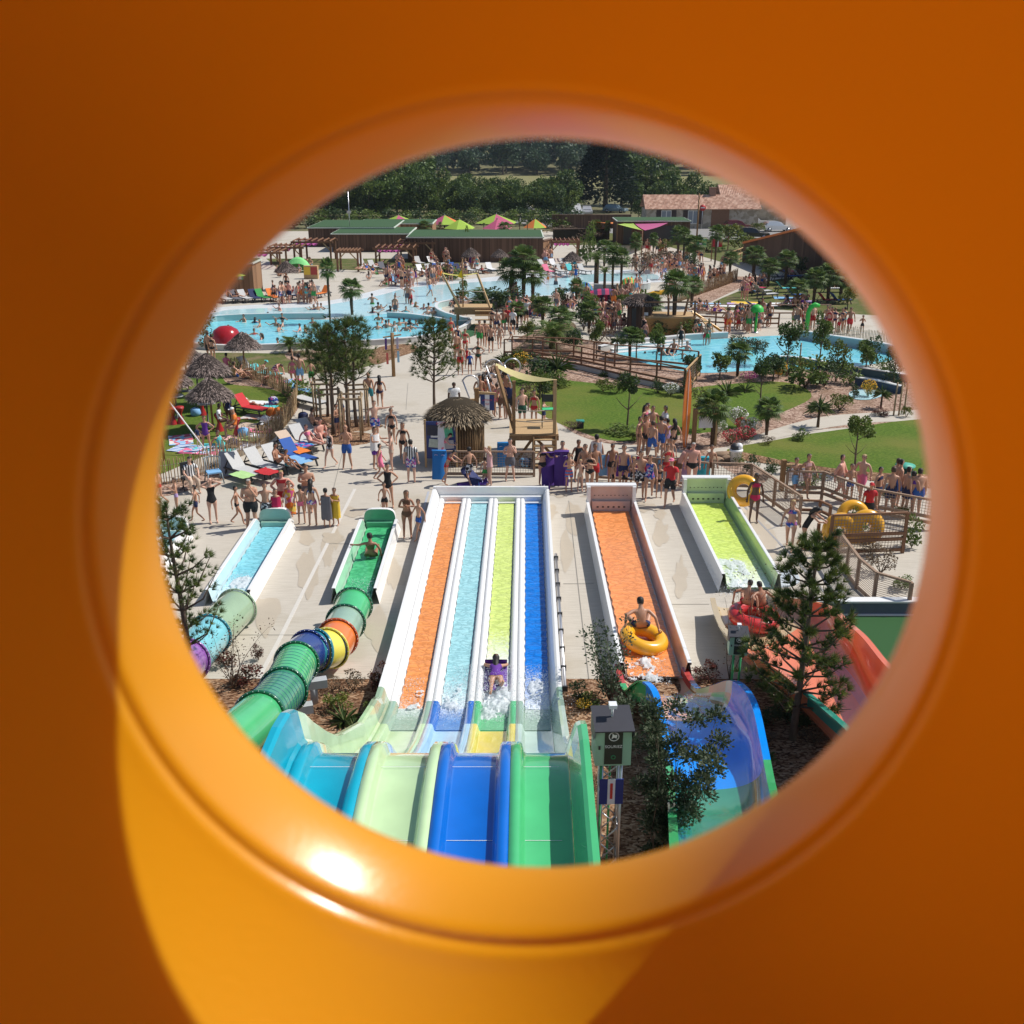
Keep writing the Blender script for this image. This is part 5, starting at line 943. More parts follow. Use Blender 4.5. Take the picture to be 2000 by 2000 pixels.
for i, a in enumerate(((778, 420, 72, [PK, LM], 152), (820, 427, 50, [OR_, OR_], 150), (868, 420, 56, [PK, LM, OR_], 155), (897, 428, 52, [LM, LM], 146), (969, 418, 70, [PK, LM], 152), (971, 428, 50, [PK, PK], 145), (972, 450, 42, [OR_, OR_], 130), (1045, 427, 40, [LM, OR_], 152))):
    tent(a[0], a[1], a[2], a[3], ['pink and lime pointed tent, largest at left', 'orange pointed tent right of the largest pink one', 'pink lime and orange tent in the middle', 'all lime pointed tent', 'pink and lime tent right of centre', 'small all pink tent in front of the pink and lime one', 'orange tent peeping over the widest cabin', 'lime and orange tent at the right end'][i], a[4])
def sail(label, pts, c, posts=True):
    """pts: (crop, x, y, Y distance)"""
    P_ = [atY(x, y, Y_, c_) for c_, x, y, Y_ in pts]; t = thing('shade_sail', label, 'shade sail', (P_[0].x, P_[0].y, 0)); inv = Matrix.Translation((-P_[0].x, -P_[0].y, 0)); n = 8; mb = MB()
    A_, B_, C_ = P_[:3]; D_ = P_[3] if len(P_) > 3 else C_; rows = []
    for i in range(n + 1):
        u = i / n; rows.append([(A_.lerp(B_, v / n)).lerp(D_.lerp(C_, v / n), u) - V((0, 0, .5 * 4 * u * (1 - u) * .25 + .1 * (v / n) * (1 - v / n))) for v in range(n + 1)])
    band(rows, mb, lambda i, j: 0); mb.sm = [True] * len(mb.f); mb.build('cloth', mat(c, .8, .06, name='sail_cloth', trans=.3), t).matrix_parent_inverse = inv
    if posts:
        for p in P_[:2]: mb = MB(); mb.tube([(p.x, p.y, 0), p], .07, 6); mb.build('post', WOODR, t).matrix_parent_inverse = inv
    return t
sail('lime green triangular sail left of the magenta one', [('C', 215, 725, 128), ('C', 405, 772, 118), ('C', 320, 700, 135)], (.45, .62, .12))
sail('magenta triangular sail over the kiosk', [('C', 330, 705, 135), ('C', 605, 712, 132), ('C', 425, 772, 118)], (.55, .12, .28))
sail('long orange sail stretched left of the lime one', [('C', 0, 703, 138), ('C', 215, 725, 136), ('C', 205, 708, 144)], (.8, .25, .06))
sail('small salmon sail tip above the kiosk roof', [('C', 370, 700, 140), ('C', 440, 668, 142), ('C', 420, 690, 145)], (.8, .3, .15), False)
sail('small lime sail at the far left by the reddish cabin', [('A', 530, 1060, 76), ('A', 695, 1112, 74), ('A', 500, 1105, 72)], (.5, .65, .1), False)
def pergola(xa, xb, yt, yb, depth, label, canopy=True):
    a, b = at(xa, yb), at(xb, yb); h_ = hgt('P', xa, yt, a); w_ = b.x - a.x; t = thing('pergola', label, 'pergola', (a.x, a.y, 0), 0, 'timber pergolas with magenta canopies')
    for x in (0, w_):
        for y in (0, depth): mb = MB(); mb.bar((x, y, 0), (x, y, h_), .18); mb.build('post', WOODR, t)
    mb = MB()
    for y in (0, depth): mb.bar((-.3, y, h_), (w_ + .3, y, h_), .14, .2)
    mb.build('beam', WOODR, t); mb = MB()
    for i in range(7): x = w_ * i / 6; mb.bar((x, -.3, h_ + .15), (x, depth + .3, h_ + .15), .08, .12)
    mb.build('rafters', WOODR, t); mb = MB()
    for x, s_ in ((0, 1), (w_, -1)): mb.bar((x, 0, h_ - .9), (x + s_ * .8, 0, h_ - .05), .1)
    mb.build('braces', WOODL, t)
    if canopy:
        mb = MB(); rows = []
        for i in range(6): y = -.1 + (depth + .1) * i / 5; rows.append([V((w_ * .05 + w_ * .6 * j / 16, y, h_ - .12 - .16 * abs(math.sin(j * math.pi / 4)) - (.1 if i == 0 else 0))) for j in range(17)])
        band(rows, mb, lambda i, j: 0); mb.build('canopy', mat((.5, .09, .34), .7, .1, trans=.4, name='magenta_cloth'), t)
for a in ((735, 808, 486, 520, 3, 'pergola with white fringed magenta canopy left of the widest cabin'), (778, 846, 475, 512, 3, 'pergola half behind another in front of the widest cabin'), (935, 1013, 474, 508, 3, 'pergola with scalloped magenta canopy in front of the widest cabin'), (1078, 1130, 473, 510, 3, 'pergola alone right of the widest cabin'), (576, 647, 473, 512, 3, 'pergola below the leftmost cabin corner'), (530, 590, 484, 517, 3, 'pergola with drooping magenta canopy, second from left'), (480, 548, 494, 525, 3, 'leftmost pergola just above the reddish cabin'), (660, 700, 492, 530, 2, 'bare pale timber pergola frame behind the tall palm')):
    pergola(*a, canopy='bare' not in a[5])
def car(p, f, c, label, van=False):
    t = thing('parked_car', label, 'van' if van else 'car', p, rad(f), 'cars in the gravel car park'); L_, W_ = (4.8, 1.9) if van else (4.3, 1.75); H_ = 1.95 if van else 1.45
    prof = [(-.5, .3), (-.5, .62), (-.47, .75), (-.2, .8), (-.08, H_ / 1.45 * .95 + .35), (.05, H_), (.33, H_), (.44, .9 if not van else H_ * .96), (.5, .82), (.5, .3)]
    mb = MB(); n = len(prof); vs = []
    for s_ in (-1, 1): vs += [(s_ * W_ / 2 * (.84 if z > 1 else 1), y * L_, z) for y, z in prof]
    mb.add(vs, [tuple(range(n))[::-1], tuple(range(n, 2 * n))] + [(i, (i + 1) % n, n + (i + 1) % n, n + i) for i in range(n)]); mb.build('body', mat(c, .3, .05, coat=.8, metal=.3 if c[0] != c[2] else 0, name='car_paint'), t)
    mb = MB(); 
    for s_ in (-1, 1): x = s_ * (W_ / 2 * .93 + .0); mb.add([(x, -.12 * L_, .92), (x * .93, 0, H_ - .14), (x * .93, .34 * L_, H_ - .14), (x, .43 * L_, .95)], [(0, 1, 2, 3)])
    mb.add([(-W_ * .4, -.195 * L_, .85), (W_ * .4, -.195 * L_, .85), (W_ * .37, -.02 * L_, H_ - .12), (-W_ * .37, -.02 * L_, H_ - .12)], [(0, 1, 2, 3)]); mb.add([(-W_ * .4, .49 * L_, .95), (W_ * .4, .49 * L_, .95), (W_ * .37, .4 * L_, H_ - .1), (-W_ * .37, .4 * L_, H_ - .1)], [(0, 1, 2, 3)])
    mb.build('windows', mat((.03, .04, .05), .08, name='car_glass'), t)
    for y in (-.32, .32):
        for s_ in (-1, 1): m = MB(); m.tube([(s_ * (W_ / 2 - .1), y * L_, .32), (s_ * (W_ / 2 + .02), y * L_, .32)], .32, 14); w_ = m.build('wheel', DARK, t); m = MB(); m.tube([(s_ * (W_ / 2 + .015), y * L_, .32), (s_ * (W_ / 2 + .03), y * L_, .32)], .2, 10); m.build('rim', STEEL, w_)
    for s_ in (-1, 1): m = MB(); m.box((s_ * W_ * .38, -.5 * L_, .68), (.3, .06, .14)); m.build('headlight', mat((.7, .72, .75), .15), t)
for a in ((1437, 424, 80, (.55, .57, .6), 'silver van at the back of the car park', 1), (1460, 432, 85, (.45, .47, .5), 'silver grey hatchback in front of the silver van', 0), (1473, 441, 85, (.7, .7, .7), 'white saloon in front of the silver hatchback', 0), (1442, 450, 88, (.2, .02, .02), 'dark red car half hidden by a sapling', 0), (1440, 461, 90, (.03, .06, .05), 'dark green car nearest on the left', 0), (1470, 466, 80, (.02, .022, .03), 'black car nearest in the car park', 0), (1517, 452, 95, (.75, .76, .78), 'white hatchback at the right end of the car park', 0),
          (1400, 425, 85, (.6, .6, .62), 'pale car right behind the house corner', 0), (1490, 425, 85, (.15, .2, .35), 'dark blue car at the back right', 0), (1506, 434, 85, (.65, .65, .66), 'white car behind the rightmost hatchback', 0), (1415, 437, 88, (.35, .36, .38), 'mid grey car left of the white saloon', 0), (1097, 420, 20, (.3, .33, .4), 'blue grey car, leftmost behind the dark screen', 0), (1110, 420, 20, (.5, .52, .56), 'silver car second behind the dark screen', 0), (1124, 421, 10, (.75, .75, .76), 'white van behind the dark screen', 1), (1146, 419, 0, (.5, .5, .52), 'grey car right of the white van', 0), (1202, 415, 60, (.2, .3, .38), 'blue car under the big conifer', 0), (1090, 421, 15, (.2, .25, .4), 'navy car at the far left of the row', 0), (968, 415, 70, (.6, .6, .6), 'pale car glimpsed between tree and tents', 0), (1030, 417, 80, (.7, .7, .7), 'white car glimpsed right of the tents', 0)):
    car(at(a[0], a[1]) , a[2], a[3], a[4], bool(a[5]))
def nosign():
    p = at(1370, 447); t = thing('no_entry_sign', 'round red no entry sign on a pole before the house', 'road sign', p); mb = MB(); mb.tube([(0, 0, 0), (0, 0, 3.3)], .05, 6); mb.build('pole', STEEL, t); mb = MB(); mb.tube([(0, -.07, 3.0), (0, -.11, 3.0)], .45, 20); d = mb.build('disc', mat((.5, .02, .02), .5), t); mb = MB(); mb.box((0, -.125, 3.0), (.6, .02, .14)); mb.build('bar', mat((.8, .8, .8), .5), d)
    p = at(1361, 462); t = thing('utility_pole', 'thin dark timber pole in front of the house', 'pole', p); mb = MB(); mb.tube([(0, 0, 0), (0, 0, 5.6)], [.12, .09], 8); mb.build('shaft', WOOD, t); mb = MB(); mb.box((0, 0, 5.4), (.8, .08, .08)); mb.build('crossarm', WOOD, t)
    p = at(685, 480); t = thing('weather_mast', 'thin grey mast on the roof of the left cabins', 'mast', (p.x, p.y, 0)); mb = MB(); mb.tube([(0, 0, 0), (0, 0, 6.4)], .05, 6); mb.build('shaft', STEEL, t); mb = MB(); mb.box((0, 0, 4), (.5, .3, .3)); mb.build('fitting', STEEL, t)
nosign()
# ================================================================ PLANTS IN THE PARK
FP = [fan_palm_kind(h_, 1.25, 30) for h_ in (2.2, 3.2, 4.2)]
def fpalm(x, yb, yt, label, c='P', s_=1.):
    p = at(x, yb, 0, c); z = hgt(c, x, yt, p); k = min(range(3), key=lambda i: abs((2.2, 3.2, 4.2)[i] + .8 - z)); q = z / ((2.2, 3.2, 4.2)[k] + .85); return inst('fan_palm', label, 'palm tree', p, R.uniform(0, 6), (q * s_, q * s_, q), FP[k], 'fan palms around the pools')
for a in ((645, 632, 505, 'tall fan palm with dark trunk rising above the pines by the pool', 'P', .62), (688, 615, 545, 'fan palm with dense round crown right of the tall trunk palm', 'P', 1.0), (1000, 590, 505, 'big fan palm clump left trunk in front of the lagoon', 'P', 1.1), (1022, 592, 482, 'tallest fan palm of the central clump', 'P', 1.1), (1040, 594, 515, 'fan palm on the right of the central clump', 'P', 1.), (1125, 598, 545, 'small fan palm on the lagoon tip', 'P', .9), (1196, 570, 482, 'dark trunked fan palm right of the feathery one', 'P', .8), (1212, 572, 486, 'fan palm against the lagoon wall', 'P', .8), (1315, 652, 530, 'fan palm with leaning dry fronds by the timber steps', 'P', 1.),
          (1240, 520, 455, 'small fan palm in front of the kiosk door', 'P', .6), (1275, 505, 455, 'small fan palm right of the kiosk', 'P', .6), (1323, 506, 442, 'bright fan palm left of the tall one by the car park', 'P', .8), (1334, 516, 446, 'tall bright fan palm before the car park', 'P', .8), (1396, 517, 441, 'fan palm with thick pale trunk between two flags', 'P', .8), (1470, 548, 482, 'fan palm at the foot of the orange capped wall', 'P', 1.1), (1533, 555, 490, 'second fan palm by the orange capped wall', 'P', 1.), (1588, 595, 525, 'fan palm left of the pair on the worn lawn', 'P', 1.), (1616, 592, 515, 'fan palm right of the pair on the worn lawn', 'P', 1.), (375, 690, 590, 'thick palm trunk at the left edge of the porthole', 'P', 1.), (1166, 468, 430, 'bright fan palm left of the orange sail', 'P', .7), (1186, 470, 432, 'fan palm under the orange sail', 'P', .6), (1685, 710, 665, 'small fan palm on the pool wall at the right', 'P', 1.), (1505, 860, 762, 'dark fan palm left beside the orange surfboard', 'P', .9)):
    if a[3].startswith('dark fan palm left'): a = (1390, 870, 765, 'dark fan palm beside the orange surfboard', 'P', .9)
    fpalm(*a[:4], c=a[4], s_=a[5])
fpalm(1497, 850, 778, 'wide low fan palm right of the white notice board', s_=1.1)
FE = [feather_palm_kind(.5, 2.2, 30), feather_palm_kind(2.6, 1.5, 28)]
def epalm(x, yb, yt, k, label, s_=1.):
    p = at(x, yb); z = hgt('P', x, yt, p); q = z / (2.1, 3.6)[k]; return inst('feather_palm', label, 'palm tree', p, R.uniform(0, 6), (q * s_, q * s_, q), FE[k], 'feather palms')
for a in ((1078, 680, 600, 0, 'huge low feather palm behind the timber ramp', 1.), (566, 688, 640, 0, 'low feather palm on the dry lawn, left of the pair', .8), (600, 692, 643, 0, 'low feather palm on the dry lawn, right of the pair', .8), (1164, 565, 485, 1, 'bright yellow green feather palm by the lagoon', 1.3), (1180, 575, 515, 1, 'lower feather palm in front of the bright one', 1.), (860, 460, 430, 1, 'feather palm between cabin and tents, left', .8), (920, 455, 432, 1, 'feather palm in front of the all lime tent', .7), (945, 455, 433, 1, 'feather palm left of the pink tent', .8), (1015, 456, 430, 1, 'feather palm right of the pink tent', .8), (1030, 456, 430, 1, 'bright feather palm furthest right by the tents', .7), (940, 600, 545, 0, 'feathery palm behind the yellow flag tower', 1.), (975, 600, 555, 0, 'feathery palm left of the central clump', .9), (1110, 640, 590, 0, 'dark feathery palm beside the walking crowd', .9)):
    epalm(*a)
SWK = [sword_kind(.35, .8, 90), sword_kind(.9, .7, 90, [leafm((.07, .12, .03)), leafm((.22, .24, .11)), leafm((.05, .09, .03))]), sword_kind(.05, .6, 50)]
def sword(x, yb, yt, k, label):
    p = at(x, yb); z = hgt('P', x, yt, p); q = z / (1.1, 1.55, .6)[k]; inst('yucca', label, 'spiky plant', p, R.uniform(0, 6), q, SWK[k], 'spiky garden plants')
for a in ((1012, 712, 672, 0, 'spiky plant at the left end of the timber ramp'), (1088, 737, 680, 0, 'tall spiky plant before the timber ramp'), (1205, 690, 648, 1, 'spiky plant beside the second pool rim'), (1597, 835, 768, 1, 'big pale striped spiky plant by the garden path'), (1720, 798, 748, 1, 'pale spiky plant near the right rim'), (985, 705, 680, 2, 'low spiky tuft left of the ramp'), (672, 1412, 1372, 2, 'spiky tuft on the bark beside the wide slide'), (568, 1475, 1440, 2, 'spiky tuft at the lower left below the tube slide'), (1497, 1480, 1458, 2, 'bright tuft beside the half pipe'), (420, 912, 897, 2, 'yellow green tuft behind the wicker chair'), (700, 1440, 1400, 2, 'thin dark tuft on the bark'), (1740, 970, 945, 2, 'tuft beside the green bin'), (1180, 735, 720, 2, 'yellowish tuft in the ramp border, left'), (1215, 740, 722, 2, 'yellowish tuft in the ramp border, right'), (1420, 770, 735, 2, 'low tuft at the left of the flower border'), (1455, 765, 740, 2, 'low tuft left of the small lollipop pine')):
    sword(*a)
B_Y = [leafm((.1, .14, .02)), leafm((.16, .17, .03))]; B_G = [LEAF[1], LEAF[3]]; B_D = [LEAF[0], LEAF[4]]; B_R = [leafm((.12, .03, .02)), leafm((.06, .03, .015))]; B_B = [leafm((.17, .12, .07)), leafm((.1, .07, .045))]
BK_ = {'g': bush_kind(1, 1, 700, .09, B_G), 'd': bush_kind(1, 1, 700, .08, B_D), 'y': bush_kind(1, 1, 700, .08, B_Y), 'r': bush_kind(1, 1, 600, .08, B_R), 'b': bush_kind(1, 1, 500, .06, B_B), 'wf': bush_kind(1, 1, 500, .07, B_G, (.8, .8, .75), 90), 'yf': bush_kind(1, 1, 500, .07, B_G, (.85, .5, .03), 80), 'pf': bush_kind(1, 1, 400, .07, B_G, (.55, .1, .3), 90), 'rf': bush_kind(1, 1, 400, .07, B_D, (.55, .03, .05), 70)}
BN = {'g': 'green', 'd': 'dark green', 'y': 'yellow green', 'r': 'reddish', 'b': 'dry brown', 'wf': 'white flowering', 'yf': 'yellow flowering', 'pf': 'pink flowering', 'rf': 'red flowering'}
def bush(x, yb, w_, h_, k, where):
    q = 1.35 if yb < 1000 else 1.05; p = at(x, yb); sc = .94 * (yb - 275) / 12.2; inst('shrub', f'{BN[k]} shrub {where}', 'shrub', p, R.uniform(0, 6), (w_ * q / sc, w_ * q / sc, h_ * q / sc), BK_[k], 'garden shrubs')
for a in ((600, 780, 60, 28, 'g', 'at the corner of the picket fence'), (1050, 745, 55, 38, 'd', 'before the sign posts on the lawn edge'), (1090, 755, 40, 25, 'g', 'between ramp and lawn'), (1285, 768, 26, 20, 'd', 'at the ramp end, left'), (1310, 772, 26, 18, 'wf', 'at the ramp end, right'), (1340, 775, 30, 26, 'd', 'behind the orange surfboard'), (1178, 765, 30, 20, 'y', 'under the ramp, first'), (1205, 768, 30, 20, 'y', 'under the ramp, second'),
          (1440, 835, 30, 30, 'wf', 'beside the garden path, upper'), (1402, 850, 26, 24, 'wf', 'beside the notice board'), (1465, 850, 30, 26, 'wf', 'beside the garden path, lower'), (1428, 868, 30, 22, 'rf', 'beside the garden path'), (1450, 842, 24, 20, 'rf', 'between the white ones'), (1455, 862, 30, 22, 'rf', 'at the path corner'), (1465, 925, 24, 30, 'd', 'by the white bucket'), (1505, 932, 28, 26, 'd', 'on the bark behind the railing'), (1440, 905, 24, 20, 'g', 'by the seat rocks'), (1535, 925, 22, 18, 'd', 'left of the striped walkers'),
          (1572, 758, 62, 48, 'g', 'largest in the middle of the right border'), (1610, 755, 44, 40, 'd', 'beside the largest border one'), (1520, 738, 24, 26, 'yf', 'in the right border, brightest'), (1565, 720, 18, 16, 'yf', 'behind the largest border one'), (1462, 745, 26, 14, 'pf', 'at the left of the right border'), (1668, 778, 18, 22, 'd', 'beside the small blue basin'), (1640, 802, 46, 26, 'y', 'right of the pale striped plant'), (1600, 812, 30, 22, 'y', 'behind the pale striped plant'), (1695, 775, 22, 26, 'yf', 'near the right rim'), (1540, 730, 40, 30, 'g', 'under the tall border trees'), (1490, 735, 30, 20, 'g', 'beside the yellow bloom'), (1660, 750, 44, 34, 'g', 'behind the blue basin'), (1745, 760, 30, 30, 'd', 'at the right rim'), (1700, 715, 40, 40, 'd', 'by the pool at the right rim'), (1730, 735, 30, 26, 'g', 'on the bank at the right rim'), (1770, 815, 20, 18, 'y', 'by the stakes at the right rim'), (1720, 812, 30, 12, 'r', 'low beside the garden path at right'), (1500, 868, 30, 14, 'b', 'sparse on the garden path'), (1560, 860, 26, 16, 'g', 'low on the path edge'),
          (1210, 848, 50, 12, 'g', 'low on the lawn edge'), (1240, 862, 24, 14, 'y', 'on the bark behind the group'), (1120, 840, 34, 16, 'b', 'dry tuft on the bark at lawn edge'), (985, 735, 34, 20, 'r', 'beneath the steel arches'), (1000, 722, 40, 22, 'y', 'behind the steel arches'), (960, 730, 40, 24, 'b', 'left of the steel arches'), (1020, 715, 30, 20, 'yf', 'behind the steel arches, blooming'), (1030, 790, 40, 36, 'b', 'under the pale sail'), (1060, 775, 36, 26, 'd', 'at the lawn corner under the sail'),
          (480, 1335, 70, 40, 'r', 'at the left below the tube slide'), (505, 1290, 26, 40, 'r', 'upright on the paving edge'), (440, 1300, 50, 40, 'r', 'by the left porthole edge'), (660, 1385, 60, 34, 'y', 'on the bark between tube and wide slide'), (690, 1350, 60, 46, 'b', 'leafless on the bark beside the wide slide'), (740, 1345, 50, 50, 'r', 'dark against the wide slide wall'), (725, 1400, 30, 30, 'g', 'small, against the wide slide wall'), (650, 1350, 50, 30, 'b', 'dry near the tube support'), (1130, 1365, 50, 34, 'd', 'right of the wide slide'), (1155, 1380, 40, 26, 'g', 'low beside the camera box'), (1140, 1385, 30, 20, 'yf', 'small beside the camera box'), (1375, 1325, 60, 26, 'r', 'red leaved behind the half pipe'), (1390, 1310, 30, 26, 'r', 'small behind the half pipe'), (1500, 1410, 60, 26, 'd', 'low under the tall pine'), (1530, 1400, 50, 24, 'd', 'second low under the tall pine'), (1560, 1420, 60, 30, 'd', 'right under the tall pine'), (1590, 1450, 70, 40, 'b', 'dry under the tall pine'), (1500, 1450, 50, 26, 'b', 'dry left under the tall pine'), (1140, 1500, 40, 60, 'y', 'behind the truss post'), (1160, 1560, 40, 60, 'b', 'beneath the truss post'), (545, 1440, 80, 40, 'b', 'dry below the tube slide'),
          (1720, 1120, 80, 50, 'b', 'pinkish dry behind the slanting net railing'), (1760, 1150, 40, 30, 'g', 'at the end of the slanting railing'), (1700, 1085, 60, 30, 'b', 'dry by the round paving'), (1780, 1070, 40, 60, 'g', 'at the far right of the ring store'), (1690, 1060, 30, 40, 'g', 'in front of the ring store net'), (1660, 1040, 26, 50, 'g', 'by the ring store left post'), (1760, 1010, 40, 24, 'y', 'behind the ring store'), (1580, 950, 40, 24, 'g', 'behind the walkers at right'),
          (880, 545, 50, 20, 'g', 'left of the yellow flag'), (1290, 655, 36, 24, 'd', 'in front of the timber steps'), (1330, 655, 40, 22, 'g', 'by the timber steps at pool edge'), (1250, 640, 40, 50, 'g', 'in front of the thatched kiosk at the second pool'), (1140, 645, 40, 50, 'd', 'by the crowd, left of the kiosk'), (1170, 670, 50, 26, 'b', 'dry at the second pool edge'), (1100, 460, 60, 16, 'b', 'dry strip before the bamboo, left'), (1150, 470, 60, 18, 'b', 'dry strip before the bamboo, right'), (1280, 520, 60, 26, 'b', 'dry reeds before the kiosk'), (1310, 518, 60, 24, 'b', 'dry reeds right of the kiosk'), (1250, 535, 60, 30, 'b', 'dry reeds behind the lagoon'), (1420, 470, 60, 26, 'y', 'yellowish below the car park'), (1380, 490, 60, 20, 'g', 'low below the car park'), (1450, 490, 50, 24, 'y', 'by the orange wall foot'), (1480, 455, 26, 16, 'y', 'between the parked cars'), (950, 605, 60, 30, 'd', 'under the yellow flag tower'), (1000, 605, 60, 30, 'd', 'under the central palms'), (1145, 520, 30, 60, 'g', 'tall and slim by the thatched parasol'), (915, 500, 14, 40, 'g', 'slim against the widest cabin')):
    bush(*a)
for i in range(26):   # brush along the foot of the far wood
    x = 470 + i * 26; bush(x, 440 + R.uniform(-4, 6), 40, 22, 'gd'[i % 2], f'in the hedge below the wood, number {i + 1} from left')
PM = [leafm((.085, .13, .03)), leafm((.14, .18, .035)), leafm((.055, .09, .028))]
def pine(label, x, yb, yt, c, kw, w_px, rz=0.):
    p = at(x, yb, 0, c); h_ = hgt(c, x, yt, p); s_ = .94 * (px(c, x, yb)[1] - 275) / 12.2; return inst('pine_tree', label, 'pine tree', p, rz, 1, pine_kind(h_, w_px / s_, mats=PM, **kw), 'pines')
pine('tall young pine with dense dark needles in front of the salmon raft slide', 1550, 1445, 1058, 'P', dict(z0=.7, whorls=11, per=6, tufts=14, nl=30, needle=.2, nw=.015, taper=.75, up=.55, lean=.2, wig=.1), 235, 1)
pine('dark pine with open lower branches at the left porthole edge', 375, 1370, 988, 'P', dict(z0=1.3, whorls=8, per=5, tufts=11, nl=28, needle=.17, nw=.014, taper=.35, up=.8, wig=.25), 135, .5)
pine('tall pine with airy crown standing alone on the paving before the pool', 850, 812, 632, 'P', dict(z0=1.5, whorls=10, per=5, tufts=9, nl=22, needle=.26, nw=.02, taper=.7, up=.7, wig=.22), 110, 2)
for i, (x, yb, yt, w_) in enumerate(((640, 815, 648, 70), (652, 850, 640, 60), (682, 845, 632, 75), (697, 835, 628, 70))):
    pine(['pine in the staked clump, far left trunk', 'pine in the staked clump, nearest trunk', 'pine in the staked clump, middle trunk', 'pine in the staked clump, right trunk'][i], x, yb, yt, 'P', dict(z0=2.0, whorls=6, per=4, tufts=9, nl=24, needle=.32, nw=.018, taper=.4, up=.8, wig=.26), w_ * 1.25, i)
def lolli(x, yb, yt, w_, label, tall=.55, k=None, n=1700, ls=.09, cols=None, name='small_tree'):
    p = at(x, yb); h_ = hgt('P', x, yt, p); s_ = .94 * (yb - 275) / 12.2; cols = cols or B_G; inst(name, label, 'tree', p, R.uniform(0, 6), 1, tree_kind(h_, w_ / s_, h_ * tall, n, ls, cols, 't', 8, .45, r_=.045), 'young garden trees')
lolli(1668, 925, 805, 62, 'lollipop pine with two thin stems on the lower right lawn', .56)
lolli(1483, 808, 695, 48, 'small dark umbrella pine on the upper lawn at right', .66, cols=B_D)
lolli(1225, 838, 728, 44, 'young tree leaning its dark crown right over the middle lawn', .6, cols=B_D)
lolli(1537, 735, 615, 52, 'dense dark garden tree standing before the second pool', .4, cols=B_D, ls=.12)
lolli(1600, 720, 610, 36, 'slim leafy tree right of the dense dark one', .3, ls=.12)
lolli(1455, 712, 648, 90, 'wide grey green shrubby tree hiding part of the second pool', .15, cols=[leafm((.07, .09, .05)), leafm((.11, .13, .07))], n=2600)
lolli(1745, 755, 650, 50, 'dark conifer against the right porthole edge', .1, cols=B_D)
lolli(1243, 700, 640, 34, 'round young tree between kiosk and second pool', .5, ls=.1)
lolli(1282, 705, 645, 34, 'round young tree right of the kiosk one', .5, ls=.1)
lolli(1165, 700, 625, 30, 'thin young tree left of the spiky plant by the second pool', .45, ls=.1)
lolli(1375, 840, 750, 60, 'loose leafed tree behind the orange surfboard', .35, ls=.1, cols=[LEAF[3], leafm((.14, .13, .05))], n=1300)
lolli(1055, 780, 722, 42, 'small round pine on the lawn behind the pale sail', .42)
def sapling(x, yb, yt, n, label, w_=.5, dens=14, cols=None, ls=.05, sp=.12):
    p = at(x, yb); h_ = hgt('P', x, yt, p); inst('sapling', label, 'sapling', p, R.uniform(0, 6), 1, twig_kind(h_, n, cols or B_G, ls, w_, dens, sp), 'saplings')
sapling(404, 690, 590, 5, 'bright airy sapling before the pool at the left', .5, 22, [leafm((.07, .13, .05)), leafm((.05, .1, .03))], .16)
sapling(1190, 1368, 1225, 8, 'grey green leafy sapling right of the wide slide', .6, 34, [leafm((.09, .12, .07)), leafm((.06, .085, .045))], .075)
sapling(1284, 1735, 1375, 12, 'tall eucalyptus like tree hanging over the half pipe beside the truss post', .1, 300, [leafm((.07, .1, .05)), leafm((.12, .14, .085)), leafm((.045, .065, .03))], .055, .055)
sapling(1470, 1310, 1110, 7, 'bare reddish sapling behind the small camera box', .4, 9, [leafm((.12, .05, .03)), leafm((.06, .03, .02))], .05)
sapling(1425, 1330, 1165, 5, 'bare twiggy sapling left of the red one', .3, 6, [leafm((.12, .06, .04)), leafm((.05, .05, .02))], .04)
sapling(455, 1345, 1215, 6, 'dry brown branchy sapling by the left tube slide', .8, 14, [leafm((.16, .09, .05)), leafm((.08, .06, .03))], .05)
for i, (x, yb, yt, w_) in enumerate(((1405, 742, 690, 40), (1510, 745, 690, 44), (1632, 745, 660, 44), (1690, 730, 668, 36), (1350, 742, 690, 40), (1283, 668, 632, 24), (1150, 612, 565, 34), (1095, 600, 560, 30), (1050, 615, 575, 34), (1215, 610, 572, 26), (1120, 690, 640, 40), (1030, 665, 620, 40), (1700, 560, 515, 40), (1560, 545, 500, 30), (1655, 605, 560, 40), (905, 592, 548, 30), (1350, 530, 488, 30), (1300, 500, 462, 30), (1205, 512, 470, 24))):
    lolli(x, yb, yt, w_, f'leafy park tree standing {["above the path","by the right lawn","near the blue basin","on the right bank","at the ramp end","by the thatched hut","left of the striped shelter","by the islet tip","behind the crowded path","right of the striped shelter","before the ramp","left of the big feather palm","far right on the worn lawn","by the orange capped wall","right of the palm pair","beside the flag tower","by the banners","right of the kiosk","left of the banners"][i]}', .2, n=1100, ls=.11, cols=[B_G, B_D, B_Y][i % 3])
for i, (x, yb, yt) in enumerate(((1060, 640, 580), (1092, 665, 600), (1150, 650, 590), (1270, 640, 575), (1010, 640, 590), (1350, 600, 540), (1425, 540, 492), (1500, 560, 505), (1640, 590, 530), (1555, 600, 545), (1180, 520, 470), (1355, 520, 460), (830, 470, 432), (985, 470, 434), (1230, 700, 640), (1440, 735, 670))):
    fpalm(x, yb, yt, f'fan palm {["left above the feather palm","right above the feather palm","beside the walking crowd","right of the thatched hut","left of the path crowd","by the picket slope","at the bridge rails","by the capped wall","behind the palm pair","left of the palm pair","left before the kiosk","under the green banner","between cabins and lime tent","between the pink tents","at the second pool corner","in the right border"][i]}', s_=1.15)
STK = ramp_mat('stake_wood', 'noise', 6, [(.3, (.25, .17, .1)), (.7, (.42, .32, .2))], .85, .2)
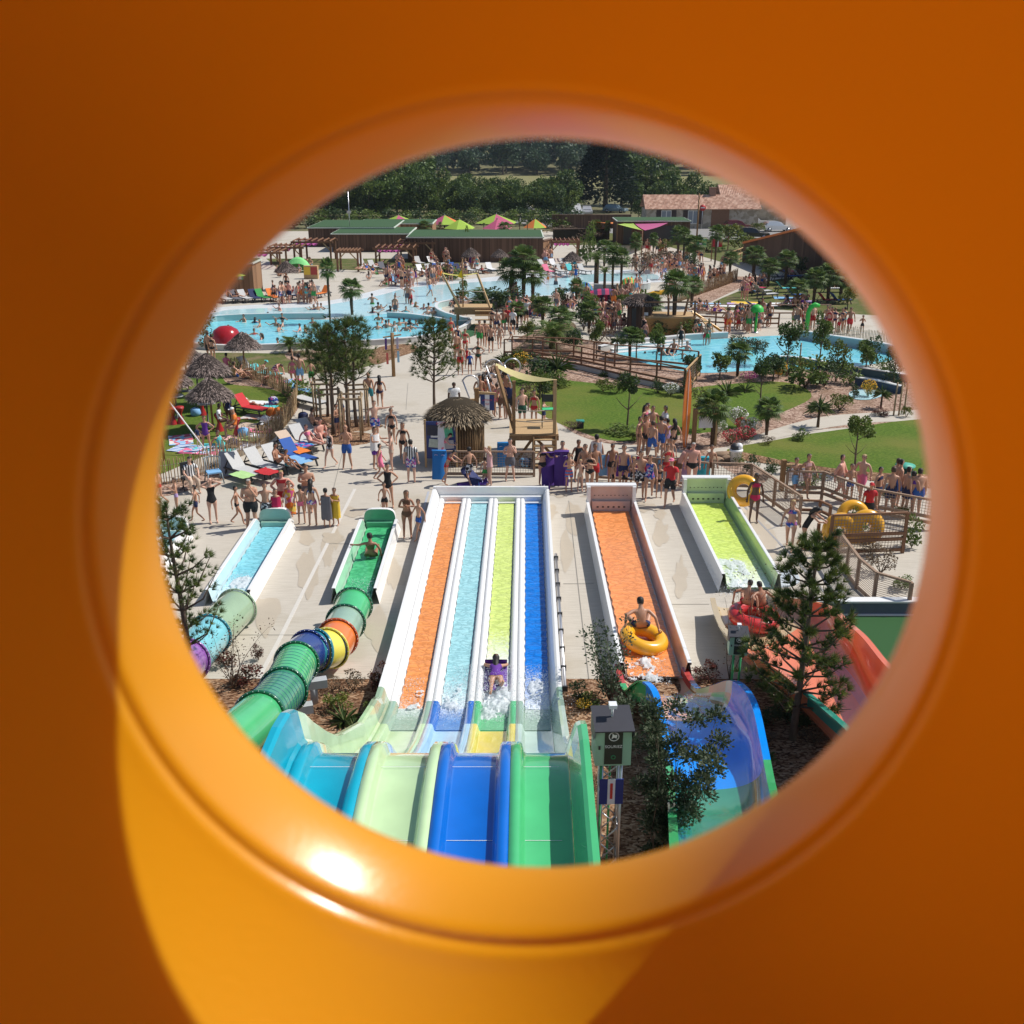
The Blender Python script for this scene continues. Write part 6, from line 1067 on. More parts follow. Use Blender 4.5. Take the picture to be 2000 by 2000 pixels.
def stakes(c, x, y, s_, label, h_=1.9):
    p = at(x, y, 0, c); t = thing('tree_stakes', label, 'tree stakes', p, R.uniform(-.2, .3), 'timber stakes around young trees')
    for a, b in ((-1, -1), (1, -1), (1, 1), (-1, 1)): mb = MB(); mb.tube([(a * s_, b * s_, 0), (a * s_, b * s_, h_)], .045, 7); mb.build('stake', STK, t)
    for z in (h_ - .12,):
        for a, b in (((-1, -1), (1, -1)), ((1, -1), (1, 1)), ((1, 1), (-1, 1)), ((-1, 1), (-1, -1))): mb = MB(); mb.bar((a[0] * s_ * 1.15, a[1] * s_ * 1.15, z), (b[0] * s_ * 1.15, b[1] * s_ * 1.15, z), .05, .08); mb.build('crosspiece', STK, t)
    mb = MB(); mb.lathe((0, 0, .005), [(0, .05), (s_ * 2.1, .03), (s_ * 2.5, 0)], 22, jit=.1); mb.build('mulch_ring', MULCH, t)
stakes('D', 1500, 800, .42, 'square timber stake frame around the nearest clump pine', 2.0); stakes('D', 1545, 700, .42, 'timber stake frame right of the nearest one'); stakes('D', 1340, 740, .42, 'timber stake frame behind the seated sunbathers'); stakes('D', 1290, 655, .4, 'leftmost timber stake frame in the pine clump')
for i, (x, y) in enumerate(((1745, 812), (1755, 812), (1765, 810), (1560, 725))): 
    p = at(x, y); t = thing('garden_stake', ['thin stake at the right rim, left of three', 'thin stake at the right rim, middle of three', 'thin stake at the right rim, right of three', 'thin stake in the right border'][i], 'stake', p, 0, 'garden stakes'); mb = MB(); mb.tube([(0, 0, 0), (0, 0, 1.6)], .04, 6); mb.build('shaft', STK, t); mb = MB(); mb.tube([(-.05, 0, 1.2), (.05, 0, 1.22)], .02, 5); mb.build('tie', DARK, t)
# ================================================================ POOL WALLS, RAMPS, DECKS, HUTS
def pwall(label, pts, h_, th=.18, c=None, top=True, z0=0., c_='P'):
    P_ = smooth_line([at(x, y, 0, c_) for x, y in pts], 5); t = thing('pool_wall', label, 'pool wall', (P_[0].x, P_[0].y, 0)); inv = Matrix.Translation((-P_[0].x, -P_[0].y, 0)); mb = MB(); rows = []
    for i, p in enumerate(P_):
        d = (P_[min(i + 1, len(P_) - 1)] - P_[max(0, i - 1)]).normalized(); nr = V((-d.y, d.x, 0)) * th / 2; rows.append([p - nr + V((0, 0, z0)), p - nr + V((0, 0, h_)), p + nr + V((0, 0, h_)), p + nr + V((0, 0, z0))])
    band(rows, mb, lambda i, j: 0); mb.build('wall', c or mat((.42, .56, .55), .5, .08, name='pool_render'), t).matrix_parent_inverse = inv
    if top:
        mb = MB(); band([[r_[1] + (r_[1] - r_[2]) * .1 + V((0, 0, .004)), r_[1] + (r_[1] - r_[2]) * .1 + V((0, 0, .05)), r_[2] + (r_[2] - r_[1]) * .1 + V((0, 0, .05)), r_[2] + (r_[2] - r_[1]) * .1 + V((0, 0, .004))] for r_ in rows], mb, lambda i, j: 0); mb.build('coping', WHITE, t).matrix_parent_inverse = inv
    return t
PWG = mat((.4, .44, .44), .6, .08, name='grey_render'); PWC = mat((.55, .53, .5), .6, .08, name='pale_render')
pwall('long grey front wall of the big lagoon pool beside the dry lawn', [(300, 655), (345, 672), (420, 684), (560, 682), (700, 676), (811, 668), (880, 655), (912, 642), (918, 630)], .32, .22, PWC)
pwall('teal grey step wall across the far side of the big pool, left part', [(385, 636), (424, 628), (520, 624), (634, 623)], .4)
pwall('curved teal wall dividing the big pool from the shallow lagoon', [(757, 620), (800, 623), (850, 630), (890, 637), (914, 636)], .36)
pwall('curved wall round the planted islet with the flag tower', [(884, 596), (857, 602), (853, 612), (870, 622), (900, 630), (916, 634)], .42)
pwall('pale wall along the lagoon behind the striped umbrellas', [(975, 589), (1020, 590), (1070, 588), (1110, 582), (1122, 572)], .4, .2, PWC)
pwall('grey green lagoon end wall at the right', [(1160, 568), (1210, 569), (1264, 566), (1265, 558)], .55, .2, PWG)
pwall('long low grey back wall of the second pool', [(1170, 688), (1230, 676), (1290, 670), (1350, 664), (1420, 660)], .35, .25, PWC)
pwall('stepped grey back wall at the right of the second pool', [(1550, 666), (1572, 664), (1620, 672), (1700, 684), (1760, 696)], .55, .25, PWG)
pwall('dark blue front wall of the second pool', [(1510, 710), (1560, 712), (1640, 726), (1740, 742), (1790, 750)], .4, .2, mat((.03, .1, .13), .5, name='dark_teal_render'))
pwall('dark wall of the small blue basin in the right border', [(1670, 752), (1710, 758), (1760, 770)], .4, .2, mat((.03, .07, .14), .5, name='dark_blue_render'))
sheet('basin_water', closed_smooth([(1660, 765), (1690, 760), (1730, 768), (1700, 780), (1665, 778)]), .03, SHALW)
mb = MB()   # white steps into the second pool
for i in range(3): a, b = at(1195, 690 - i * 5), at(1345, 676 - i * 4); mb.bar(a + V((0, 0, .06 * i)), b + V((0, 0, .06 * i)), .5, .12)
tag(mb.build('pool_steps', WHITE), 'broad white steps leading down into the second pool', 'steps')
# ramp and railings
rp = [at(985, 706), at(1040, 705), at(1135, 722), at(1230, 745), at(1335, 768)]
t = thing('timber_ramp', 'long gently sloping pale ramp kerb under the timber railing by the lawn', 'ramp', rp[0]); mb = MB()
for a, b in zip(rp, rp[1:]): mb.bar(a + V((0, .1, .12)), b + V((0, .1, .12)), .25, .24)
mb.build('kerb', PWC, t).matrix_parent_inverse = Matrix.Translation(-rp[0])
mesh_fence('front timber railing of the long ramp by the middle lawn', [p + V((0, 0, .1)) for p in rp], 1.2, 1.9, False, (1.,), .2, WOODR, lowrails=(.38,))
mesh_fence('rear timber railing of the long ramp by the second pool', [at(1000, 698), at(1120, 702), at(1200, 716), at(1290, 722), at(1362, 730)], 1.25, 2.0, False, (1.,), .2, WOODR, lowrails=(.38,))
mesh_fence('short pale railing closing the end of the long ramp', [at(1337, 768), at(1366, 735)], 1.2, 1.1, True, (1.,), .2, WOODL, grid=.15)
mesh_fence('netted timber railing behind the racing mats', [at(850, 930), at(1043, 931)], 1.0, 2.1, True, (1.,), .1, WOODG)
mesh_fence('timber railing behind the queue between the two right slides', [at(1165, 937), at(1280, 945), at(1380, 954)], 1.0, 2.4, False, (1.,), .12, WOODG)
mesh_fence('long netted handrail descending the right side past the lime slide', [at(1390, 954), at(1465, 957), at(1560, 1024)], 1.0, 2.2, True, (1.,), .15, WOODG)
mesh_fence('netted queue railing on the right in front of the waiting crowd', [at(1534, 974), at(1604, 976), at(1690, 1010), at(1820, 1036)], 1.05, 1.7, True, (1.,), .45, WOODG, lowrails=(.25,))
mesh_fence('lower netted railing behind the ring store', [at(1545, 1000), at(1600, 1002), at(1620, 1012)], .45, 1.5, False, (1.,), .1, WOODR)
mesh_fence('netted screen in front of the stored yellow rings', [at(1618, 1086), at(1762, 1080)], 1.35, 2.4, True, (1.,), .12, WOODR, lowrails=(.36, .5))
mesh_fence('slanting netted railing dropping to the retaining wall', [at(1634, 1095), at(1672, 1150), at(1705, 1180), at(1772, 1200)], .95, 1.3, True, (1.,), .08, WOODG, cross=False, grid=.06)
mesh_fence('single timber gate post and rail by the yellow rings', [at(1595, 1065), at(1618, 1075)], .75, 1, False, (.6,), .3, WOODR)
mesh_fence('rail fence beside the second pool terrace', [at(1355, 635), at(1440, 640), at(1520, 640)], 1.0, 1.8, False, (1., .65), .3, WOODR)
mesh_fence('upper pale rail along the worn lawn', [at(1340, 622), at(1500, 622), at(1620, 622)], 1.0, 2.8, False, (1.,), .4, WOODG)
mesh_fence('white timber bridge rails at the foot of the orange capped wall', [at(1420, 520), at(1455, 505), at(1475, 498)], 1.3, 1.2, False, (1., .6), .2, WOODL)
picket('picket_fence', 'curving chestnut picket fence around the parasol lawn', [at(310, 948), at(360, 940), at(410, 922), at(470, 892), at(520, 868), at(555, 835), at(576, 805), at(583, 780)], 1.0)
picket('picket_fence', 'second chestnut picket fence beyond the parasol lawn', [at(450, 732), at(500, 745), at(545, 765), at(570, 785)], 1.0)
picket('picket_fence', 'chestnut picket fence climbing beside the worn lawn at right', [at(1320, 592), at(1365, 576), at(1410, 560), at(1440, 548)], 1.1)
picket('picket_fence', 'pale picket fence behind the second pool back wall', [at(1570, 660), at(1620, 662), at(1680, 672), at(1740, 682)], 1.0)
picket('picket_fence', 'reed like picket fence behind the lagoon crowd', [at(1240, 527), at(1290, 530), at(1330, 520)], 1.2, .12)
# thatched kiosk with notice board
kb = at(896, 896); t = thing('thatched_kiosk', 'round thatched hut of brown canes with a blue notice board', 'kiosk', kb); mb = MB(); mb.lathe((0, 0, 0), [(1.0, 0), (1.0, 1.85), (0, 1.85)], 28)
for i in range(60): a = 6.283 * i / 60; mb.tube([(math.cos(a) * 1.01, math.sin(a) * 1.01, 0), (math.cos(a) * 1.01, math.sin(a) * 1.01, 1.84)], .05, 5)
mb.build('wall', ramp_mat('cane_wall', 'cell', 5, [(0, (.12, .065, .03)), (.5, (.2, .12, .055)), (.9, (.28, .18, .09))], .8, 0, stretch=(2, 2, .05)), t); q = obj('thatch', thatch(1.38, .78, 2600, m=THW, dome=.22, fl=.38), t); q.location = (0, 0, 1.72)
NB = mat((.02, .04, .17), .5, name='blue_panel'); WP = mat((.72, .72, .76), .5, name='white_panel')
bd = thing('notice_board', 'blue and white notice board with pinned papers in front of the thatched hut', 'notice board', kb + V((-.62, -1.15, 0))); mb = MB(); mb.box((0, 0, 1.12), (1.2, .05, 1.5)); mb.build('panel', NB, bd); mb = MB(); mb.box((.02, -.03, 1.12), (.3, .012, 1.5)); mb.build('stripe', WP, bd)
for x, z, w_, h_, c, r_, n in ((-.33, 1.52, .42, .42, (.03, .03, .05), .05, 'poster'), (.3, 1.45, .32, .42, (.1, .5, .28), -.15, 'poster'), (-.3, 1.0, .36, .34, (.45, .5, .42), .1, 'poster'), (.32, .95, .36, .34, (.4, .38, .4), -.08, 'poster'), (-.2, 1.28, .4, .09, (.7, .7, .68), 0, 'notice')): mb = MB(); mb.box((x, -.04, z), (w_, .01, h_), ry=r_); mb.build(n, mat(c, .6, .4, 9, name='paper'), bd)
for x in (-.62, .62): mb = MB(); mb.bar((x, 0, 0), (x, 0, 1.95), .08); mb.build('post', WOODL, bd)
l = lettering('ACCES', .13, mat((.6, .04, .05), .5, name='red_letters'), 'lettering', bd); l.location = (.02, -.045, 1.8); l.rotation_euler = (math.pi / 2, 0, 0)
# signs with tricolour panels above the hut
def flagsign(base, w_, h_, z, label, post=True, rz=0.):
    t = thing('direction_sign', label, 'sign', base, rz); 
    if post: mb = MB(); mb.bar((-w_ * .75, 0, 0), (-w_ * .75, 0, z + h_ * .9), .2); mb.build('post', WOOD, t)
    mb = MB(); mb.bar((-w_ * .8, 0, z + h_ * .62), (w_ * .62, -.0, z + h_ * .55), .1); mb.build('beam', WOODL, t)
    for i, c in ((-1, NB), (0, WP), (1, NB)): mb = MB(); mb.box((i * w_ / 3, -.02, z), (w_ / 3 - .002, .04, h_)); mb.build('panel', c, t)
    for k, tx in enumerate(('ATTENTE', 'FILE')):
        l = lettering(tx, h_ * .14, mat((.55, .05, .08), .5, name='red_letters'), 'lettering', t); l.location = (0, -.05, z + h_ * (.15 - .25 * k)); l.rotation_euler = (math.pi / 2, 0, 0)
    return t
b1 = at(952, 838); flagsign(b1, .62, .72, hgt('E', 965, 525, b1), 'tricolour blue white blue panel hanging from a timber post above the thatched hut')
b2 = at(918, 832); flagsign(b2, .55, .35, hgt('E', 820, 540, b2), 'smaller tricolour panel half hidden behind the thatched roof', False, .3)
# lookout deck with sail
d0 = at(1045, 905); zk = hgt('E', 1300, 770, d0); t = thing('timber_lookout', 'raised timber lifeguard deck with stairs, posts and pale yellow sail', 'deck', (d0.x, d0.y, 0)); x0, x1 = at(995, 905).x - d0.x, at(1090, 905).x - d0.x
mb = MB(); mb.box(((x0 + x1) / 2, 1.2, zk), (x1 - x0, 2.4, .06)); mb.build('floor', WOODL, t); mb = MB(); mb.box(((x0 + x1) / 2, -.03, zk - .12), (x1 - x0 + .02, .06, .2)); mb.build('fascia', WOOD, t)
for x, y, z in ((x0 + .18, .1, 3.35), (x1 - .16, .1, 3.4), (x0 + .1, 2.3, 1.4), (x1 - .1, 2.3, 2.6), ((x0 + x1) / 2, .3, zk)): mb = MB(); mb.bar((x, y, 0), (x, y, z), .13); mb.build('post', WOOD if z != 3.4 else WOODL, t)
mb = MB(); mb.bar((x0 + .18, .1, zk + .25), (x0 - .55, 1.2, 3.7), .12); mb.build('brace', WOOD, t)
for a, b in (((x0 + .3, .1, .1), ((x0 + x1) / 2, .1, zk - .1)), ((x1 - .2, .1, .3), ((x0 + x1) / 2, .1, zk - .1))): mb = MB(); mb.bar(a, b, .1); mb.build('brace', WOOD, t)
for i in range(5): mb = MB(); z = zk * (i + .5) / 5.2; mb.box((x1 - .55, -.1 - (5 - i) * .12 + .1, z), (.85, .24, .045)); mb.build('stair_tread', WOODL, t)
for x in (x1 - .99, x1 - .1): mb = MB(); mb.bar((x, -.75, 0), (x, -.05, zk), .05, .2); mb.build('stringer', WOOD, t)
mb = MB(); 
for z in (.55, 1.0): mb.tube([(x0 + .18, .1, zk + z), ((x0 + x1) / 2, .08, zk + z - .06), (x1 - .16, .1, zk + z)], .02, 5)
mb.build('rope', mat((.45, .4, .32), .9, name='rope'), t)
mb = MB(); rows = [[V((x0 - .55 + (x1 - x0 + .4) * i / 8, 1.2 - 1.1 * i / 8 + (.7 if j else 0) * (1 - i / 9), 3.68 - .28 * i / 8 - .3 * math.sin(math.pi * i / 8) * (.4 + .6 * (j == 0)))) for j in range(2)] for i in range(9)]; band(rows, mb, lambda i, j: 0); mb.sm = [True] * len(mb.f); mb.build('sail', mat((.7, .62, .3), .8, .05, trans=.3, name='sail_cloth'), t)
ch = thing('lifeguard_chair', 'high black folding chair with green cushion on the timber deck', 'chair', (d0.x + .55, d0.y + 1.1, zk + .03))
for x in (-.25, .25):
    for y in (-.2, .2): mb = MB(); mb.bar((x, y, 0), (x, y, .75 if y < 0 else 1.35), .03); mb.build('leg', DARK, ch)
mb = MB(); mb.box((0, 0, .75), (.5, .42, .04)); mb.build('seat', mat((.05, .5, .2), .8, name='green_cushion'), ch); mb = MB(); mb.box((0, .2, 1.15), (.5, .03, .3)); mb.build('backrest', DARK, ch)
# steel arches, surfboard, posts, notice boards
for i, (x, yb, yt, w_, rz) in enumerate(((929, 822, 733, 32, .2), (975, 800, 702, 34, 0.), (1010, 795, 700, 34, .3), (968, 815, 730, 24, -.2))):
    p = at(x, yb); h_ = hgt('P', x, yt, p); s_ = .94 * (yb - 275) / 12.2; r_ = w_ / s_ / 2; t = thing('steel_arch', ['bright steel water arch, leftmost and lowest', 'bright steel water arch in the middle of three', 'bright steel water arch furthest right', 'short steel water arch in front of the others'][i], 'water arch', p, rz, 'steel water arches'); mb = MB(); c_ = h_ - r_
    mb.tube([(-r_ * .6 + (1 - k / 16) * r_ * .9 * 0 + math.cos(2.9 - k / 16 * 3.6) * r_, 0, c_ + math.sin(2.9 - k / 16 * 3.6) * r_) for k in range(17)], .035, 8); mb.build('hoop', STEEL, t); mb = MB(); mb.tube([(-r_ * 1.55, 0, c_ + .2), (r_ * .2, .1, .1)], .035, 8); mb.build('leg', STEEL, t)
p = at(1337, 874); t = thing('surfboard_sign', 'tall orange surfboard standing on end beside the group', 'surfboard', p, .5); h_ = hgt('P', 1339, 718, p); mb = MB(); n = 20; vs = []
for s_ in (-1, 1):
    for k in range(n + 1): u = k / n; wv = .19 * math.sin(math.pi * min(1, u * .97 + .03)) ** .6; vs += [(-wv, s_ * .03, u * h_), (wv, s_ * .03, u * h_)]
fs = [(2 * k, 2 * k + 1, 2 * k + 3, 2 * k + 2) for k in range(n)]; fs += [tuple(2 * n + 2 + i for i in f[::-1]) for f in fs]; fs += [(2 * k, 2 * k + 2, 2 * n + 4 + 2 * k, 2 * n + 2 + 2 * k) for k in range(n)] + [(2 * k + 1, 2 * k + 3, 2 * n + 5 + 2 * k, 2 * n + 3 + 2 * k) for k in range(n)]; mb.add(vs, fs, 0, False); mb.build('board', gel((.78, .2, .04)), t); mb = MB(); mb.bar((0, -.035, .1), (0, -.035, h_ - .1), .03, .012); mb.build('stringer', WHITE, t)
def noticep(x, yb, yt, w_, label, c='P', bw=.85):
    p = at(x, yb, 0, c); z = hgt(c, x, yt, p); t = thing('notice_sign', label, 'sign', p, .1); mb = MB(); mb.bar((0, 0, 0), (0, 0, z), .16); mb.build('post', WOOD, t); mb = MB(); mb.bar((0, 0, z - .2), (bw + .35, 0, z - .25), .08); mb.build('beam', WOODL, t); mb = MB(); mb.bar((bw + .3, 0, 0), (bw + .3, 0, z - .2), .09); mb.build('far_post', WOODL, t); mb = MB(); mb.box((bw / 2 + .18, 0, z - .6), (bw, .04, .5)); mb.build('board', WP, t)
noticep(1354, 872, 798, 1, 'blank white notice board on timber posts right of the surfboard', bw=.65); noticep(1526, 958, 898, 1, 'blank white notice board on a tall post above the queue railing', bw=.75)
p = at(769, 735); t = thing('direction_pole', 'tall timber pole with crossbars and hanging coloured panels by the pool lawn', 'sign post', p); z = hgt('P', 769, 650, p); mb = MB(); mb.tube([(0, 0, 0), (0, 0, z)], .1, 9); mb.build('pole', WOOD, t)
for a, b in ((z - .2, .1), (z - .95, -.15)): mb = MB(); mb.bar((-.5, 0, a - .05), (.5, 0, a + .1), .07); mb.build('crossbar', WOODL, t)
for x, z2, c in ((-.35, z - .6, (.1, .04, .2)), (-.3, z - 1.4, (.6, .12, .1)), (.28, z - .55, (.45, .4, .5)), (.3, z - 1.3, (.3, .5, .65))): mb = MB(); mb.box((x, -.06, z2), (.12, .03, .62)); mb.build('hanging_panel', mat(c, .7, name='panel'), t)
# flag tower on the islet and timber play deck by the second pool
p = at(930, 640); t = thing('flag_tower', 'timber lifeguard platform with yellow flag and rope rails above the path', 'platform', p); zk = hgt('P', 930, 602, p); mb = MB(); mb.box((-.2, .8, zk), (2.6, 1.8, .1)); mb.build('floor', WOODL, t)
mb = MB(); mb.box((-.2, -.12, zk - .22), (2.6, .06, .4)); mb.build('fascia', WOOD, t)
for x, y, z in ((-1.3, 0, zk + 1.7), (1.0, 0, zk + 2.2), (-1.3, 1.6, zk + 1.7), (1, 1.6, zk)): mb = MB(); mb.bar((x, y, 0), (x, y, zk), .14); mb.build('post', WOOD, t)
for a, b in (((-1.1, 0, zk), (-2.3, .4, zk + 2.3)), ((1.0, 0, zk), (.1, .4, zk + 2.3))): mb = MB(); mb.bar(a, b, .12); mb.build('leaning_post', WOODL, t)
mb = MB(); mb.tube([(-.9, .3, zk), (-.9, .3, zk + 3.3)], .05, 6); fp_ = mb.build('flagpole', WOOD, t); mb = MB(); mb.add([(-.88, .3, zk + 3.3), (-.88, .25, zk + 2.0), (-1.25, .2, zk + 2.1), (-.95, .28, zk + 2.6)], [(0, 1, 2, 3)]); mb.build('flag', mat((.85, .6, .02), .7, trans=.3, name='yellow_cloth'), fp_)
mb = MB(); rows = [[V((-2.3 + 2.4 * i / 6, .4 + .5 * j, zk + 2.3 - .15 * math.sin(3.14 * i / 6))) for j in range(2)] for i in range(7)]; band(rows, mb, lambda i, j: 0); mb.build('canopy', mat((.7, .62, .15), .8, trans=.3, name='sail_cloth'), t)
for i in range(5): mb = MB(); mb.box((.55, -.35 - .22 * (4 - i), zk * (i + .5) / 5), (1.2, .24, .06)); mb.build('stair_tread', WOODL, t)
mb = MB()
for z in (.6, 1.2): mb.tube([(-1.6, .1, zk + z), (.6, .1, zk + z - .1)], .025, 5)
mb.build('rope', mat((.4, .36, .3), .9, name='rope'), t)
p = at(1310, 655); zk = 1.2; t = thing('play_deck', 'timber play deck with yellow slide and steps beside the second pool', 'deck', p); mb = MB(); mb.box((-.2, 1, zk), (3.6, 2.2, .1)); mb.build('floor', WOODL, t); mb = MB(); mb.box((-.2, -.12, zk - .6), (3.5, .06, 1.1)); mb.build('panelling', mat((.42, .22, .07), .8, .2, name='ochre_boards'), t)
for x in (-1.9, 1.5): mb = MB(); mb.bar((x, 0, 0), (x, 0, zk + 1.1), .12); mb.build('post', WOODR, t)
mb = MB(); mb.bar((-1.9, 0, zk + 1.0), (1.5, 0, zk + 1.0), .1); mb.build('rail', WOODR, t)
for i in range(5): mb = MB(); mb.box((2.1 + .18 * i, -.3, zk * (4.5 - i) / 5), (.3, 1.2, .06)); mb.build('stair_tread', WOODL, t)
mb = MB(); rows = [[V((1.6 + 1.9 * i / 5 + 0, .9 + .5 * math.cos(j * math.pi / 4), zk + .1 - zk * i / 5 - .2 * math.sin(j * math.pi / 4) + .15)) for j in range(5)] for i in range(6)]; band(rows, mb, lambda i, j: 0); mb.build('chute', mat((.8, .42, .02), .3, coat=.5, name='yellow_plastic'), t)
for i, (dx, dz) in enumerate(((-.2, 2.4), (1.2, 2.9), (-2.6, 2.4))): mb = MB(); mb.bar((dx * .6, .6, .2), (dx, .4, dz), .12); mb.build('mast', WOODR, t)
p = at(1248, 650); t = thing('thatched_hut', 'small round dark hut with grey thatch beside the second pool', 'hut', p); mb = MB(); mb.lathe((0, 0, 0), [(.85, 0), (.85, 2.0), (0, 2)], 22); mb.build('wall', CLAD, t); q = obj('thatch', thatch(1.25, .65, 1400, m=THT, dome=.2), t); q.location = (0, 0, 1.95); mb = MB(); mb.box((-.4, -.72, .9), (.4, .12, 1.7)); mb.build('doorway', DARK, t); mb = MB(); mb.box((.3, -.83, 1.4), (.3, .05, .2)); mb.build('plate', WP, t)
for a in ((479, 730, 'thatched parasol alone before the lagoon front wall', 1.0), (368, 764, 'thatched parasol at the back of the left cluster', 1.05), (412, 794, 'middle parasol of the left thatched cluster', 1.12), (341, 812, 'thatched parasol cut by the left porthole edge', 1.), (417, 843, 'nearest thatched parasol, over red stools', 1.05), (562, 566, 'thatched parasol by the yellow locker beyond the pool', 1.05), (920, 528, 'grey thatched parasol left of the palm clump', .95), (976, 528, 'grey thatched parasol touching the palm clump', .9), (1117, 540, 'grey thatched parasol by the far loungers at right', 1.)):
    parasol(at(a[0], a[1]), a[2], a[3])
# standing tables and stools under the near parasols
def stool(p, c, label):
    t = thing('bar_stool', label, 'stool', p, 0, 'stools and tables under the parasols'); mb = MB(); mb.lathe((0, 0, 0), [(.2, 0), (.19, .04), (.07, .38), (.09, .5), (.2, .72), (.2, .76), (0, .77)], 16); mb.build('body', mat(c, .4, .05, coat=.3, name='red_plastic'), t); mb = MB(); mb.lathe((0, 0, .77), [(0, .03), (.19, .03), (.2, 0)], 16); mb.build('cushion', mat(c, .5, name='red_plastic'), t)
def table(p, label):
    t = thing('round_table', label, 'table', p, 0, 'stools and tables under the parasols'); mb = MB(); mb.lathe((0, 0, 0), [(.3, 0), (.3, .03), (.04, .05), (.04, 1.03)], 16); mb.build('pedestal', DARK, t); mb = MB(); mb.lathe((0, 0, 1.03), [(0, .03), (.4, .03), (.4, 0), (0, 0)], 20); mb.build('top', mat((.5, .52, .52), .4, name='grey_top'), t)
for i, (c, x, y) in enumerate((('D', 150, 690), ('D', 208, 685), ('D', 118, 690), ('D', 372, 620), ('D', 500, 740), ('D', 632, 775))): stool(at(x, y, 0, c), (.4, .02, .02), ['red stool, middle of the left three', 'red stool, right of the left three', 'red stool, leftmost by the rim', 'red stool behind the nearest parasol', 'red stool under the woman in white', 'red stool under the man in orange'][i])
for i, (c, x, y) in enumerate((('D', 180, 640), ('D', 415, 700), ('D', 340, 480), ('D', 260, 440))): table(at(x, y, 0, c), ['round table by the porthole edge', 'round table under the nearest parasol', 'round table under the middle parasol', 'round table at the back of the parasol cluster'][i])
# odd props
p = at(1436, 905); t = thing('white_bucket', 'white bucket filled with black and white things by the rocks', 'bucket', p); mb = MB(); mb.lathe((0, 0, 0), [(0, 0), (.2, 0), (.24, .5), (.27, .52), (.27, .6), (.0, .58)], 16); mb.build('tub', WHITE, t); mb = MB(); mb.ball((-.05, 0, .68), .2, 10, 0, (1, 1, .8)); mb.ball((.1, 0, .7), .16, 10, 1); mb.build('contents', [DARK, WHITE], t)
p = at(1763, 948); t = thing('litter_bin', 'round dark green bin at the right end of the lawn', 'bin', p); mb = MB(); mb.lathe((0, 0, 0), [(0, 0), (.28, 0), (.3, .75), (0, .75)], 16); mb.build('body', mat((.01, .05, .03), .5), t); mb = MB(); mb.lathe((0, 0, .76), [(.36, 0), (.36, .05), (0, .09)], 16); mb.build('lid', mat((.05, .35, .25), .5), t)
p = at(1133, 836); t = thing('bollard_light', 'small teal garden box on the bark edge of the lawn', 'garden light', p); mb = MB(); mb.box((0, 0, .15), (.3, .3, .3)); mb.build('body', DARK, t); mb = MB(); mb.box((0, 0, .33), (.36, .36, .05)); mb.build('lid', mat((.02, .25, .2), .5), t)
mb = MB()
for x, y, s_ in ((1395, 902, .3), (1412, 893, .35), (1425, 900, .3)): q = at(x, y); mb.ball(q + V((0, 0, .08)), s_, 8, 0, (1.4, .8, .5))
tag(mb.build('seat_rock', mat((.3, .2, .13), .9, .2, bump=.4, name='rock')), 'low brown sandstone seat rocks beside the white bucket', 'rocks')
p = at(1510, 1127); t = thing('fountain_cover', 'flat round grey cover on the paving left of the tall pine', 'cover', p); mb = MB(); mb.lathe((0, 0, 0), [(.78, 0), (.76, .06), (0, .07)], 28); mb.build('disc', mat((.4, .45, .5), .5), t); mb = MB(); mb.lathe((0, 0, .07), [(.1, 0), (.08, .03), (0, .04)], 12); mb.build('boss', STEEL, t)
p = at(595, 545); t = thing('locker_box', 'timber box with yellow and red doors by the far thatched parasol', 'locker', p); mb = MB(); mb.box((.6, .3, .6), (1.3, .6, 1.2)); mb.build('body', WOODL, t)
for x, c in ((.28, (.75, .5, .05)), (.92, (.4, .05, .04))): mb = MB(); mb.box((x, -.02, .75), (.58, .03, .7)); mb.build('door', mat(c, .6), t)
p = at(443, 672); t = thing('inflatable_ball', 'big red translucent inflatable dome on the front pool wall', 'inflatable', p); mb = MB(); mb.lathe((0, 0, .1), [(.95, 0), (.93, .4), (.75, .8), (.4, 1.02), (0, 1.08)], 24); mb.build('dome', mat((.5, .02, .03), .2, .08, coat=.5, trans=.3, name='red_vinyl'), t); mb = MB(); mb.torus((0, 0, .1), .95, .1, 24, 8); mb.build('base_ring', mat((.55, .03, .04), .3, name='red_vinyl'), t)
for x, yb, label, k in ((1475, 650, 'green inflatable palm with drooping dome top behind the dense tree', 0), (1575, 650, 'bright green arched inflatable crocodile like spout by the picket fence', 1)):
    p = at(x, yb); t = thing('spray_feature', label, 'water toy', p); mb = MB()
    if k: mb.tube([(0, 0, 0), (0, 0, 1.7), (.15, 0, 2.1), (.5, 0, 2.3), (.85, 0, 2.2)], [.18, .18, .2, .2, .14], 12); 
    else: mb.lathe((0, 0, 1.75), [(.55, 0), (.5, .3), (.3, .5), (0, .58)], 18); mb.tube([(0, 0, 0), (0, 0, 1.8)], .1, 10); mb.tube([(0, 0, 1.8), (-.5, 0, 1.6), (-.9, 0, 1.2)], [.1, .1, .05], 8)
    mb.build('body', mat((.03, .45, .05), .5, name='green_vinyl'), t); t.scale = (.82, .82, .82); mb = MB(); mb.lathe((0, 0, 0), [(.3, 0), (.3, .08), (0, .1)], 14); mb.build('foot', STEEL, t)
